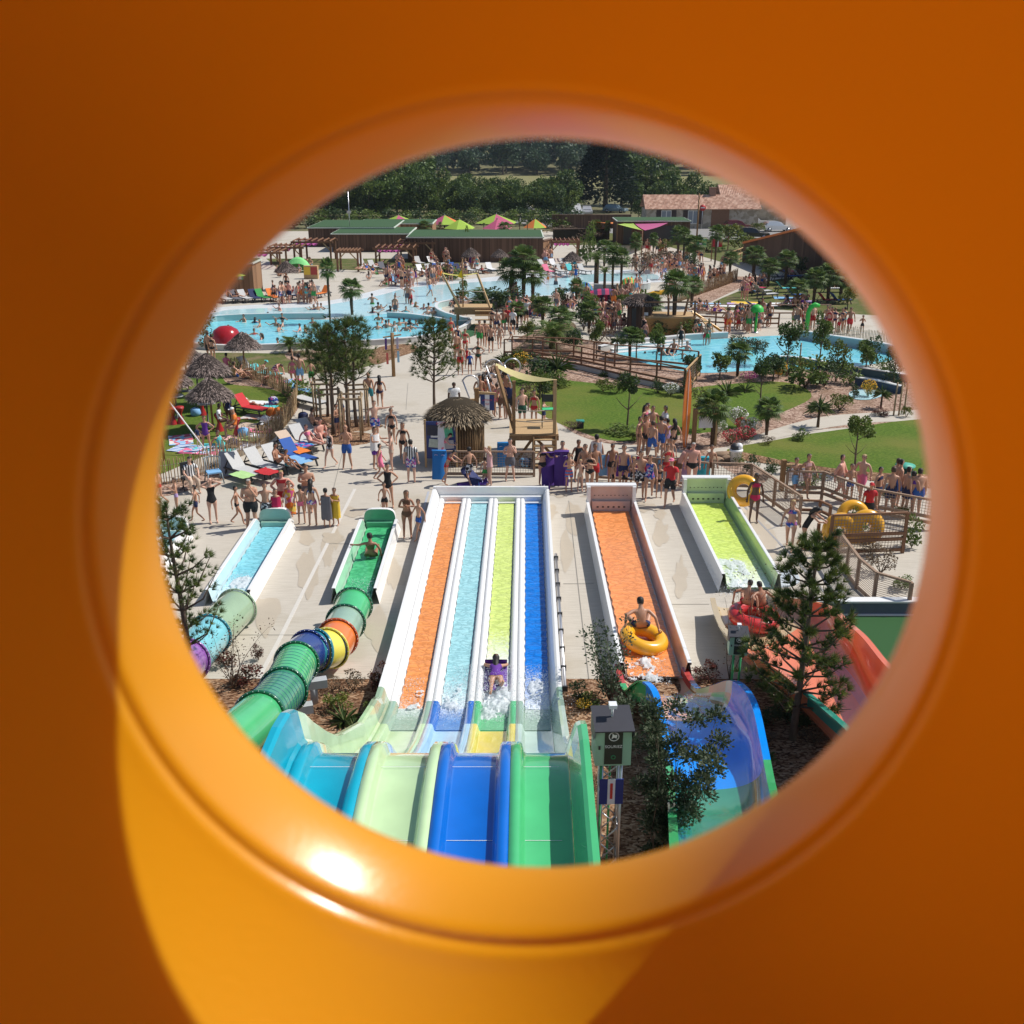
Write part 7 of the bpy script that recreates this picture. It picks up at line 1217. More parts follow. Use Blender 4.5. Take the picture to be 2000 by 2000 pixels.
for i, (x, y, c1, c2) in enumerate(((1367, 495, (.02, .3, .12), (.75, .75, .75)), (1398, 495, (.5, .03, .04), (.75, .75, .75)))):
    p = at(x, y + 15); z = 1.9; t = thing('banner', ['green and white banner hung across the far path', 'red and white banner hung across the far path'][i], 'banner', p, 0, 'banners across the path'); mb = MB(); mb.box((-.38, 0, z), (.4, .03, .8), mi=0); mb.box((0, 0, z), (.36, .03, .8), mi=1); mb.box((.38, 0, z), (.4, .03, .8), mi=0); mb.build('cloth', [mat(c1, .7), mat(c2, .7)], t); mb = MB(); mb.bar((1.2, 0, 0), (1.2, 0, 2.6), .1); mb.build('post', WOODR, t); mb = MB(); mb.bar((-1.2, 0, 2.45), (1.2, 0, 2.45), .04); mb.build('line', WOODR, t)
p = at(1263, 560); t = thing('depth_sign', 'small grey sign on a thin pole on the lagoon end wall', 'sign', p); mb = MB(); mb.tube([(0, 0, 0), (0, 0, 1.3)], .03, 6); mb.build('pole', STEEL, t); mb = MB(); mb.box((0, -.04, 1.3), (.45, .02, .35)); mb.build('plate', mat((.4, .38, .42), .6), t)
p = at(1302, 610); t = thing('yellow_float', 'curved yellow kayak like float lying behind the fan palm', 'float', at(1290, 576)); mb = MB(); mb.tube([(-1.3, 0, .05), (-.6, 0, .12), (.2, .1, .2), (.9, .2, .55)], [.05, .2, .2, .06], 8); mb.build('hull', mat((.8, .45, .02), .4, name='yellow_plastic'), t); mb = MB(); mb.box((-.3, .03, .32), (.4, .25, .06)); mb.build('seat', DARK, t)
# low sun umbrellas by the crowd
for i, (x, y, c1, c2, rx) in enumerate(((1180, 594, (.5, .03, .12), (.05, .03, .1), .9), (1227, 570, (.05, .45, .1), (.85, .3, .05), .9), (1141, 580, (.02, .1, .35), (.03, .2, .12), .8))):
    p = at(x, y); t = thing('beach_shelter', ['long crimson and navy striped pop up shelter beside the crowd', 'green and orange striped umbrella lying tilted by the crowd', 'blue and dark green umbrella tilted by the small palm'][i], 'beach shelter', p); mb = MB(); L_ = (3.6, 1.6, 1.5)[i]; rows = [[V((-L_ / 2 + L_ * u / 12, -.2 + .9 * math.cos(v * .5) * .9, .1 + 1.15 * math.sin(v * .5) ** .8 * math.sin(math.pi * (u + .6) / 13.2) ** .4)) for v in range(6)] for u in range(13)]
    band(rows, mb, lambda a, b: a % 2); mb.build('cloth', [mat(c1, .7), mat(c2, .7)], t); mb = MB(); mb.tube([(-L_ / 2, .1, .05), (0, .2, 1.1), (L_ / 2, .1, .05)], .02, 5); mb.build('pole', DARK, t)
p = at(580, 550); 
t = thing('pop_up_tent', 'pale green pop up beach tent behind the far thatched parasol', 'beach shelter', at(585, 530)); mb = MB(); rows = [[V((-1.3 + 2.6 * u / 10, -.4 + .9 * math.cos(v * .5), .05 + 1.4 * math.sin(v * .5) * math.sin(math.pi * (u + .3) / 10.6) ** .6)) for v in range(6)] for u in range(11)]; band(rows, mb, lambda a, b: 0); mb.build('cloth', mat((.2, .6, .2), .7, name='green_cloth'), t); mb = MB(); mb.tube([(-1.3, 0, .05), (0, .1, 1.4), (1.3, 0, .05)], .02, 5); mb.build('pole', DARK, t)
# racing mats and rings
for i, (x, y, rot, c, lb, l_) in enumerate(((872, 958, (0, 0, -1.5), (.01, .16, .5), 'blue racing mat lying flat behind the slide end, left', 1.4), (893, 950, (.1, 0, -1.45), (.12, .04, .3), 'purple racing mat lying on the blue one', 1.3), (858, 938, (1.35, 0, -.1), (.01, .17, .5), 'blue racing mat leaning on the netted railing, leftmost', 1.3), (1005, 956, (0, 0, -1.55), (.12, .03, .3), 'purple racing mat lying right of the boys', 1.5), (985, 912, (1.4, 0, .1), (.01, .17, .45), 'blue racing mat standing behind the railing beside the man', 1.1), (1072, 950, (1.3, 0, .15), (.07, .02, .2), 'dark purple racing mat held upright by the dark haired woman', 1.45), (1096, 950, (1.5, 0, .0), (.07, .02, .2), 'dark purple racing mat held upright by the tall boy', 1.6), (940, 952, (.5, 0, .8), (.02, .03, .12), 'navy racing mat bent beside the small boy', 1.1), (1372, 935, (1.45, 0, 0), (.02, .33, .42), 'turquoise mat hung on the rail behind the lime slide end', .95))):
    mat_float(at(x, y) + V((0, -.05, .04)), rot, c, lb, l_)
RM = lambda *a: Euler(a)
ring_float(at(1447, 995) + V((.0, -.15, .75)), .40, .17, (1.15, .35, -.5), 'yellow rubber ring held on the arm of the woman by the handrail')
ring_float(at(1258, 1247, .36), .44, .19, (.12, .22, 0), 'yellow rubber ring ridden by the man on the orange lane')
ring_float(at(1668, 1045) + V((0, .3, .55)), .38, .17, (1.2, 0, 0), 'yellow rubber ring peeping over the double ring')
mb = MB()
for x, z in ((-.4, 0), (.4, .12)): mb.torus((x, 0, z), .36, .22, 32, 12, 0, Matrix.Rotation(math.pi / 2, 3, 'X'), .75)
mb.box((0, 0, .06), (.5, .2, .9)); o = mb.build('double_swim_ring', mat((.85, .42, .02), .25, .05, coat=.5, name='yellow_vinyl')); o.location = at(1662, 1072) + V((0, 0, .62)); o.rotation_euler = (-.15, 0, -.05); tag(o, 'big yellow double ring with two holes standing behind the net', 'swim ring'); mb = MB()
for x in (-.75, .75): mb.tube([(x, -.2, -.1), (x, -.26, 0), (x, -.2, .1)], .02, 5)
mb.build('handle', DARK, o)
o = ring_float(at(1473, 1205, .35), .5, .2, (.05, .1, 0), 'red raft entering the curved raft slide with two riders', (.5, .03, .03))
# leaning white pole over the left lawn, thin post
a, b = at(410, 890, .05), atY(327, 780, at(330, 880).y); t = thing('leaning_pole', 'long white pole leaning over the parasol lawn', 'pole', a); mb = MB(); mb.tube([a, b], .03, 6); mb.build('shaft', WHITE, t).matrix_parent_inverse = Matrix.Translation(-a); p = at(321, 900); mb = MB(); mb.tube([a, a + V((.12, 0, .0))], .05, 6); mb.build('foot', WHITE, t).matrix_parent_inverse = Matrix.Translation(-a)
t = thing('timber_post', 'thin brown post at the left rim of the parasol lawn', 'post', p); mb = MB(); mb.tube([(0, 0, 0), (0, 0, 1.8)], .05, 7); mb.build('shaft', WOOD, t); mb = MB(); mb.box((0, 0, 1.8), (.16, .16, .05)); mb.build('cap', WOOD, t)
# ================================================================ LOUNGERS, TOWELS
for i, (c, x, y, f, k, col, lb) in enumerate((('D', 690, 1095, 52, 'up', None, 'lounger with a grey towel over its back, nearest'), ('D', 830, 1060, 52, 'up', None, 'lounger with blue and red towels beside the nearest one'), ('D', 960, 1030, 50, 'up', None, 'lounger with two seated bathers'), ('D', 1090, 985, 48, 'up', 'blue', 'lounger with blue towels at the corner'), ('D', 1150, 870, 46, 'up', None, 'lounger with its white back under the pines'), ('D', 1060, 900, 46, 'mid', 'beige', 'lounger with an orange towel'),
                                          ('D', 1200, 800, 42, 'mid', None, 'lounger of the seated couple'), ('D', 740, 615, 60, 'up', 'red', 'red backed lounger on the parasol lawn'), ('D', 740, 310, 60, 'up', None, 'white backed lounger beyond the picket fence'), ('D', 850, 350, 60, 'mid', 'turquoise', 'turquoise covered lounger beyond the picket fence'), ('D', 1120, 480, 55, 'mid', 'skyblue', 'blue and white lounger above the picket fence'), ('D', 1190, 560, 50, 'flat', None, 'flat lounger by the leftmost stakes'))):
    lounger(at(x, y, 0, c), f, k, lb, col)
GT = mat((.3, .32, .38), .9, .1, name='grey_towel')
for i, (c, x, y, f, w_, l_, m_, z, lb) in enumerate((('D', 205, 810, 20, 1.0, 1.6, cloth_mat([(.55, .1, .15), (.3, .5, .7), (.7, .65, .6)], 5), 0, 'multicoloured towel by the left post'), ('D', 300, 880, 75, 1.1, 1.9, stripe_mat((.05, .2, .5), (.7, .72, .75), 5, 0), 0, 'blue and white striped towel, largest on the parasol lawn'), ('D', 350, 900, 80, .8, 1.7, ccol('pink'), 0, 'pink towel under the striped one'), ('D', 480, 870, 80, 1., 1.8, ccol('turquoise'), 0, 'turquoise towel under the seated woman'), ('D', 625, 860, 70, .9, 1.2, cloth_mat([(.02, .05, .25), (.7, .7, .75)], 7), 0, 'navy and white bundle of towels'), ('D', 700, 855, 70, .8, 1., ccol('white'), 0, 'white towel beside the navy bundle'), ('D', 690, 800, 75, .8, 1.3, ccol('yellow') if 0 else mat((.5, .65, .2), .9, name='lime_towel'), 0, 'lime towel on the grass'), ('D', 780, 780, 75, .6, 1., ccol('white'), 0, 'small white towel near the picket fence'), ('D', 750, 705, 80, .9, 1.4, ccol('beige'), 0, 'pale towel in the middle of the lawn'), ('D', 810, 740, 80, .7, 1.6, ccol('pink'), 0, 'pink towel beneath a black and white bag'), ('D', 820, 640, 80, .9, 1.9, cloth_mat([(.6, .55, .5), (.6, .3, .2)], 5), 0, 'patterned beige towel by the orange bag'), ('D', 800, 530, 80, .8, 1.6, ccol('white'), 0, 'white towel at the back of the lawn'), ('D', 815, 560, 80, .7, 1.5, ccol('turquoise'), 0, 'turquoise towel at the back of the lawn'), ('D', 585, 800, 60, .7, 1.1, ccol('palepink'), 0, 'pale pink towel behind the seated woman'),
                                             ('D', 670, 1075, 52, .62, .9, mat((.4, .62, .25), .9, name='lime_towel'), .40, 'lime towel on the nearest lounger'), ('D', 855, 1050, 52, .6, .9, ccol('red'), .40, 'red towel on the second lounger'), ('D', 1090, 960, 48, .6, 1.2, ccol('skyblue'), .40, 'light blue towel on the corner lounger'), ('D', 1100, 890, 46, .6, .9, ccol('orange'), .40, 'orange towel on the lounger by the pines'), ('D', 1130, 845, 46, .6, .9, cloth_mat([(.02, .1, .4), (.4, .1, .3), (.1, .4, .6)], 6), .40, 'blue patterned towel on the white backed lounger'), ('D', 1000, 370, -60, .8, 1.7, ccol('pink'), .03, 'pink towel on the paving by the bending woman'), ('D', 870, 340, -60, .6, 1.2, ccol('crimson'), .03, 'crimson patterned towel by the bending woman'))):
    towel(at(x, y, z, c), f, w_, l_, m_, lb, .03)
p = at(560, 1080, 0, 'D'); mb = MB(); q = [V((-.3, -.05, .0)), V((.3, -.05, .0)), V((.3, .12, .95)), V((-.3, .12, .95))]; mb.quad(*q); mb.quad(q[3], q[2], V((.3, .4, .6)), V((-.3, .4, .6))); o = mb.build('towel', GT); o.location = p; tag(o, 'grey towel draped over the back of the nearest lounger', 'towel', 'towels and bags lying about')
for c, x, y, m_, lb in (('D', 320, 625, ccol('skyblue'), 'pale blue bag standing under the parasols'), ('D', 905, 540, cloth_mat([(.02, .05, .25), (.5, .1, .3), (.5, .5, .55)], 9), 'dark patterned bag by the picket fence'), ('D', 680, 780, ccol('skyblue'), 'light blue bag on the lime towel'), ('D', 820, 735, cloth_mat([(.02, .02, .02), (.7, .7, .7)], 7), 'black and white bag on the pink towel'), ('D', 845, 690, ccol('white'), 'white bag behind the black and white one'), ('D', 890, 625, ccol('orange'), 'orange bag on the beige towel'), ('D', 945, 625, ccol('orange'), 'smaller orange bag beside the orange one'), ('D', 600, 865, ccol('navy'), 'navy bag at the end of the striped towel'), ('E', 1260, 1010, cloth_mat([(.03, .05, .1), (.2, .4, .6)], 6), 'dark blue bag behind the netted railing'), ('D', 1130, 660, ccol('navy'), 'navy bag by the seated couple'), ('D', 1140, 700, ccol('black'), 'black bag near the stakes')):
    bag(at(x, y, 0, c), m_, lb, 1.2)
ch = thing('wicker_chair', 'grey garden chair with a blue cushion by the picket fence', 'chair', at(460, 1130, 0, 'D'), .5)
for x in (-.25, .25):
    for y in (-.22, .22): mb = MB(); mb.tube([(x, y, .42), (x * 1.2, y * 1.3, 0)], .025, 6); mb.build('leg', mat((.2, .25, .27), .5, name='grey_plastic'), ch)
mb = MB(); mb.box((0, 0, .44), (.52, .48, .05)); mb.build('seat', ccol('skyblue'), ch); mb = MB()
for k in range(9): a = math.pi * k / 8; mb.tube([(math.cos(a) * .27, .22 * math.sin(a) + .03, .44), (math.cos(a) * .3, .28 * math.sin(a) + .05, .95)], .014, 4)
mb.tube([(math.cos(math.pi * k / 8) * .3, .28 * math.sin(math.pi * k / 8) + .05, .95) for k in range(9)], .02, 5); mb.build('backrest', mat((.2, .25, .27), .5, name='grey_plastic'), ch)
ch = thing('folding_chair', 'dark folding chair of the seated man in the striped shirt', 'chair', at(280, 1180, 0, 'D'), .5)
for x in (-.25, .25): mb = MB(); mb.bar((x, -.2, 0), (x, .2, .45), .03); mb.bar((x, .2, 0), (x, -.2, .45), .03); mb.build('leg', DARK, ch)
mb = MB(); mb.box((0, 0, .45), (.5, .45, .03)); mb.build('seat', DARK, ch); mb = MB(); mb.box((0, .24, .75), (.5, .03, .5)); mb.build('backrest', DARK, ch)
# far loungers, each its own thing
FL = []
def rowl(c, x0, y0, x1, y1, n, f, k, cols, where):
    for i in range(n):
        t = i / max(1, n - 1); x = x0 + (x1 - x0) * t; y = y0 + (y1 - y0) * t; col = cols[i % len(cols)]
        nm = {None: 'pale', 'skyblue': 'light blue'}.get(col, col); lounger(at(x, y, 0, c), f + R.uniform(-6, 6), k, f'{nm} lounger {where}' + (f', number {i + 1} from left' if n > 1 else ''), col)
rowl('S', 390, 715, 760, 700, 4, 35, 'up', [None, 'grey', None, 'navy'], 'on the far pool edge by the reddish cabin')
rowl('S', 860, 695, 990, 690, 2, 35, 'up', ['green', 'orange'], 'on the far pool edge right of cabin')
rowl('S', 1230, 670, 1600, 650, 4, -35, 'up', [None, 'navy', None, 'orange'], 'on the far pool edge by the parasol')
rowl('B', 40, 1055, 190, 1085, 3, 30, 'up', [None, None, 'grey'], 'on the far terrace at its left end')
rowl('B', 460, 1040, 560, 1040, 2, 30, 'up', [None, 'white'], 'below the right pergola on the far terrace')
rowl('B', 280, 1185, 330, 1165, 1, 30, 'up', ['skyblue'], 'at the pool edge by the left pergola')
rowl('B', 480, 1105, 720, 1090, 5, 30, 'up', ['white', None, 'blue', None, 'blue'], 'on the far terrace middle')
rowl('B', 760, 1100, 1000, 1090, 4, 30, 'up', ['navy', None, None, 'white'], 'on the far terrace by the grey parasols')
rowl('B', 1400, 1065, 1640, 1050, 4, 30, 'up', [None, 'white', None, 'turquoise'], 'on the far terrace right of the palms')
rowl('B', 1430, 1105, 1700, 1100, 4, 30, 'up', ['pink', None, 'turquoise', None], 'on the front line right of the palms')
rowl('C', 1260, 1240, 1345, 1285, 3, 120, 'up', ['crimson', None, None], 'in the stack on the worn lawn')
rowl('C', 1480, 1240, 1520, 1240, 1, 100, 'up', ['turquoise'], 'alone with a turquoise towel on the worn lawn')
rowl('C', 1450, 1150, 1600, 1140, 3, 100, 'up', ['navy', 'blue', None], 'at the back of the worn lawn')
rowl('C', 1190, 1400, 1270, 1380, 2, 110, 'mid', [None, 'blue'], 'behind the upper rail on the worn lawn')
rowl('C', 1560, 1290, 1620, 1290, 1, 100, 'up', ['blue'], 'with a blue towel left of the palm pair')
rowl('C', 1800, 1330, 1890, 1330, 2, 100, 'up', ['red', 'blue'], 'right of the palm pair')
rowl('C', 1830, 1240, 1880, 1240, 1, 90, 'up', [None], 'far right on the worn lawn')
for i, (c, x, y, cl) in enumerate((('C', 890, 1330, 'skyblue'), ('C', 1020, 1340, 'white'), ('C', 1150, 1330, 'lilac'), ('C', 1330, 1335, 'white'), ('C', 1500, 1285, 'skyblue'), ('C', 1480, 1330, 'white'), ('T', 100, 205, 'yellow'), ('C', 1600, 1310, 'lilac'))):
    towel(at(x, y, 0, c), 80, 1.3, 2.2, ccol(cl), f'{cl.replace("sky", "light ")} towel on the worn lawn, place {i + 1}')
# ================================================================ PEOPLE
PW = {'stand': 'standing', 'easy': 'standing', 'hips': 'with hands on hips', 'walk': 'walking', 'walk2': 'walking', 'fold': 'with folded arms', 'chin': 'hand on chin', 'point': 'pointing', 'raise': 'with one arm raised', 'shade': 'hands at head', 'phone': 'holding something', 'hold': 'arms forward', 'bend': 'bending', 'lean': 'leaning', 'sit': 'sitting', 'ground': 'sitting', 'side': 'sitting', 'recline': 'reclining', 'prone': 'lying', 'swim': 'bathing', 'play': 'splashing', 'ride': 'riding', 'grip': 'seated'}
GN = {'shorts': 'shorts', 'trunks': 'trunks', 'briefs': 'briefs', 'swimsuit': 'swimsuit', 'dress': 'dress', 'shirt': 'shirt', 'towel': 'towel wrap', 'cape': 'towel', 'cap': 'cap', 'trousers': 'trousers'}
def wr(s):
    out = []; d = []
    for q in s.split():
        g, c = q.split(':'); c = c.replace('_', ' '); cn = CW.get(c, {'skyblue': 'light blue'}.get(c, c))
        if g == 'bk': out += [('briefs', c), ('top', c)]; d.append(cn + ' bikini')
        else: out.append((g, c)); d.append(cn + ' ' + GN[g])
    return tuple(out), ' and '.join(d)
USED = set()
def pp(c, x, y, kind, ps, f, skin, hair, wear, place, z=0., h=None, group='people at the water park', rx=0., noun=None):
    w_, d = wr(wear); n = noun or {'big': 'heavyset man' if 'top' not in str(w_) and 'swimsuit' not in str(w_) else 'heavyset woman', 'child': 'child'}.get(kind, kind)
    lb = f'{n} in {d} {PW[ps]} {place}' if d else f'{n} {PW[ps]} {place}'
    if len(lb.split()) > 16: lb = f'{n} in {d} {place}'
    if len(lb.split()) > 16: lb = f'{n} in {d.split(" and ")[0]} {place}'
    return person(at(x, y, z, c), kind, ps, f, skin, hair, w_, lb, group, h, rx)
# --- around the left slides and paving
for a in (('D', 1630, 582, 'man', 'walk', 175, 't', '0', 'shorts:teal', 'away beside a dark haired woman', 0, 1.85), ('D', 1712, 572, 'woman', 'walk2', 190, 't', 'kL', 'bk:navy', 'away beside the bald man'), ('D', 1060, 412, 'woman', 'easy', 170, 't', 'b', 'bk:pink', 'left of the man raising his arm'), ('D', 1112, 412, 'man', 'raise', 185, 't', 'k', 'shorts:skyblue', 'near the picket fence'), ('D', 1195, 412, 'child', 'walk', 200, 't', 'b', 'shorts:green', 'right of the man raising his arm', 0, 1.5),
          ('D', 1675, 815, 'man', 'point', 15, 'p', 'b', 'shorts:floral', 'to the right on the paving', 0, 1.8), ('D', 1800, 852, 'woman', 'walk', 5, 't', 'b', 'bk:black', 'in sunglasses behind the long haired one'), ('D', 1888, 975, 'woman', 'walk2', 10, 't', 'bL', 'bk:black', 'long haired, right of the others'), ('D', 1465, 1025, 'man', 'chin', 5, 't', '0', 'shorts:blue', 'alone by the stakes', 0, 1.8), ('D', 1340, 1015, 'child', 'walk', -30, 'p', 'b', 'swimsuit:monochrome', 'left of the man in blue shorts', 0, 1.6), ('D', 1680, 1030, 'man', 'hold', 60, 't', 'k', 'shorts:purple cape:white', 'facing the two in pink', 0, 1.75), ('D', 1715, 1120, 'child', 'walk', 100, 't', 'k', 'dress:pink', 'facing the red haired woman', 0, 1.5), ('D', 1800, 1050, 'woman', 'phone', -80, 'p', 'b', 'bk:beige', 'red haired, facing the pink child'),
          ('E', 402, 1132, 'man', 'stand', 175, 'p', 'k', 'shirt:black_and_white_striped shorts:floral', 'with his back to us', 0, 1.72), ('D', 1775, 1320, 'woman', 'hips', 8, 't', 'k', 'swimsuit:black', 'behind the small boy'), ('D', 1748, 1388, 'child', 'walk', 10, 't', 'b', 'trunks:black', 'in front of the black swimsuit', 0, 1.25), ('E', 372, 1548, 'woman', 'fold', 5, 'b', 'bL', 'bk:brown', 'beside the boy in blue'), ('E', 460, 1558, 'child', 'walk2', -40, 't', 'b', 'trunks:blue', 'right of the woman in brown', 0, 1.4),
          ('D', 748, 1488, 'big', 'chin', 10, 't', 'g', 'shorts:black', 'left of the light blue slide', 0, 1.8), ('D', 862, 1470, 'man', 'hips', 8, 't', 'b', 'shorts:monochrome', 'behind the light blue slide end', 0, 1.6), ('D', 938, 1462, 'child', 'stand', 20, 't', 'b', 'towel:crimson', 'behind the light blue slide', 0, 1.35), ('D', 988, 1390, 'big', 'hips', 5, 'r', 'y', 'bk:red', 'behind the crimson towel', 0, 1.7), ('D', 1040, 1418, 'child', 'walk', 20, 't', 'b', 'towel:multicoloured', 'right of the crimson towel', 0, 1.45), ('D', 1122, 1442, 'child', 'stand', 185, 't', 'k', 'briefs:pink', 'with dark hair, back turned', 0, 1.42), ('D', 1205, 1458, 'woman', 'stand', 180, 't', 'kL', 'bk:floral', 'with a long plait, back turned', 0, 1.68), ('D', 1170, 1355, 'big', 'fold', 10, 't', 'b', 'shorts:grey', 'behind the plaited woman', 0, 1.75), ('D', 1312, 1468, 'child', 'fold', 170, 't', 'k', 'towel:grey', 'right of the group', 0, 1.4), ('D', 1378, 1453, 'child', 'fold', -20, 't', 'b', 'towel:yellow', 'at the right end of the group', 0, 1.35),
          ('D', 640, 1450, 'child', 'walk', 92, 't', 'k', 'briefs:black', 'past the big man', 0, 1.4), ('D', 455, 1435, 'woman', 'shade', 30, 'p', '0', 'swimsuit:black', 'drying her head behind the left pine', 0, 1.62), ('D', 185, 1370, 'child', 'phone', -60, 't', 'b', 'briefs:lilac', 'behind the left pine', 0, 1.35), ('D', 335, 1430, 'child', 'walk', -80, 't', 'k', 'trunks:navy', 'half hidden by the left pine', 0, 1.35), ('D', 60, 1300, 'child', 'walk', -60, 't', 'b', 'briefs:red', 'cut by the left rim', 0, 1.4),
          ('D', 405, 895, 'woman', 'hips', 10, 't', 'b', 'swimsuit:purple', 'on the parasol lawn', 0, 1.55), ('D', 342, 862, 'child', 'stand', 60, 'p', 'y', 'shirt:navy', 'toddler beside the purple swimsuit', 0, .95), ('D', 515, 872, 'woman', 'side', 60, 't', 'b', 'dress:turquoise', 'on a turquoise towel'), ('D', 628, 790, 'man', 'sit', -70, 't', '0', 'shirt:orange cap:white', 'on a red stool', .27), ('D', 500, 740, 'woman', 'sit', 100, 'd', 'k', 'shirt:white', 'on a red stool', .27), ('D', 575, 715, 'woman', 'stand', 150, 'd', 'k', 'shirt:navy', 'under the nearest parasol'), ('D', 728, 590, 'woman', 'recline', 60, 't', 'b', 'bk:white', 'on the red lounger'), ('D', 1200, 720, 'man', 'ground', 120, 't', 'b', 'trunks:black', 'upright by the stakes', .35), ('D', 1262, 805, 'big', 'ground', 30, 'r', 'b', 'trunks:black', 'on the lounger by the stakes', .33), ('D', 1180, 835, 'woman', 'side', 30, 'r', 'b', 'bk:pink', 'on the lounger left of the big man', .35),
          ('D', 1390, 785, 'child', 'fold', 60, 't', 'k', 'trunks:navy', 'in front of the pine stakes', 0, 1.5), ('D', 1425, 680, 'child', 'stand', 20, 't', 'b', 'swimsuit:navy', 'between the pine stakes', 0, 1.5), ('D', 925, 1000, 'man', 'ground', 80, 'b', 'k', 'trunks:black', 'on the lounger, left', .35), ('D', 1005, 1015, 'child', 'ground', 70, 'b', 'b', 'trunks:teal', 'on the lounger, right', .35, 1.4), ('D', 612, 345, 'man', 'ground', 140, 't', 'b', 'trunks:blue', 'beyond the picket fence', .3), ('D', 665, 350, 'woman', 'ground', 100, 't', 'k', 'bk:black', 'beyond the picket fence', .1), ('D', 555, 320, 'woman', 'sit', 160, 't', 'k', 'shirt:pink', 'behind the parasols'), ('D', 785, 335, 'man', 'recline', -60, 't', '0', 'cap:turquoise trunks:navy', 'beyond the picket fence', .05), ('D', 925, 385, 'woman', 'bend', 60, 'r', 'b', 'dress:purple_striped', 'by the pink towels'), ('D', 880, 395, 'woman', 'side', 60, 'r', 'k', 'bk:red', 'beneath the bending one'), ('D', 425, 215, 'man', 'easy', 160, 't', 'b', 'shorts:black', 'behind the sapling'), ('D', 452, 222, 'woman', 'stand', 170, 't', 'k', 'bk:black', 'behind the sapling'),
          ('D', 290, 1190, 'man', 'sit', 35, 'p', 'k', 'shirt:black_and_white_striped trousers:beige', 'by the picket fence'), ('D', 1455, 1010, 'man', 'stand', 0, 't', 'b', 'shorts:blue', '', 0)):
    if a[9] != '': pp(*a)
# --- riders
pp('P', 725, 1092, 'woman', 'grip', 180, 'b', 'k', 'bk:olive', 'in the green water lane, seen from behind', .14)
pp('P', 1252, 1243, 'man', 'ride', 185, 't', 'k', 'trunks:navy', 'the yellow ring on the orange lane', .34)
person(at(968, 1330, .16), 'woman', 'prone', 180, 't', 'kL', (('swimsuit', 'purple'),), 'long haired woman lying on a purple mat racing down the lime lane', 'people at the water park')
pp('P', 1456, 1194, 'man', 'ride', 150, 't', 'k', 'trunks:red', 'in the red raft, left', .5, 1.5); pp('P', 1488, 1198, 'man', 'ride', 200, 'b', 'k', 'trunks:black', 'in the red raft, right', .5, 1.5)
mat_float(at(968, 1330, .17) + V((0, -.5, 0)), (0, 0, 0), (.12, .03, .3), 'purple racing mat under the woman on the lime lane', 1.3)
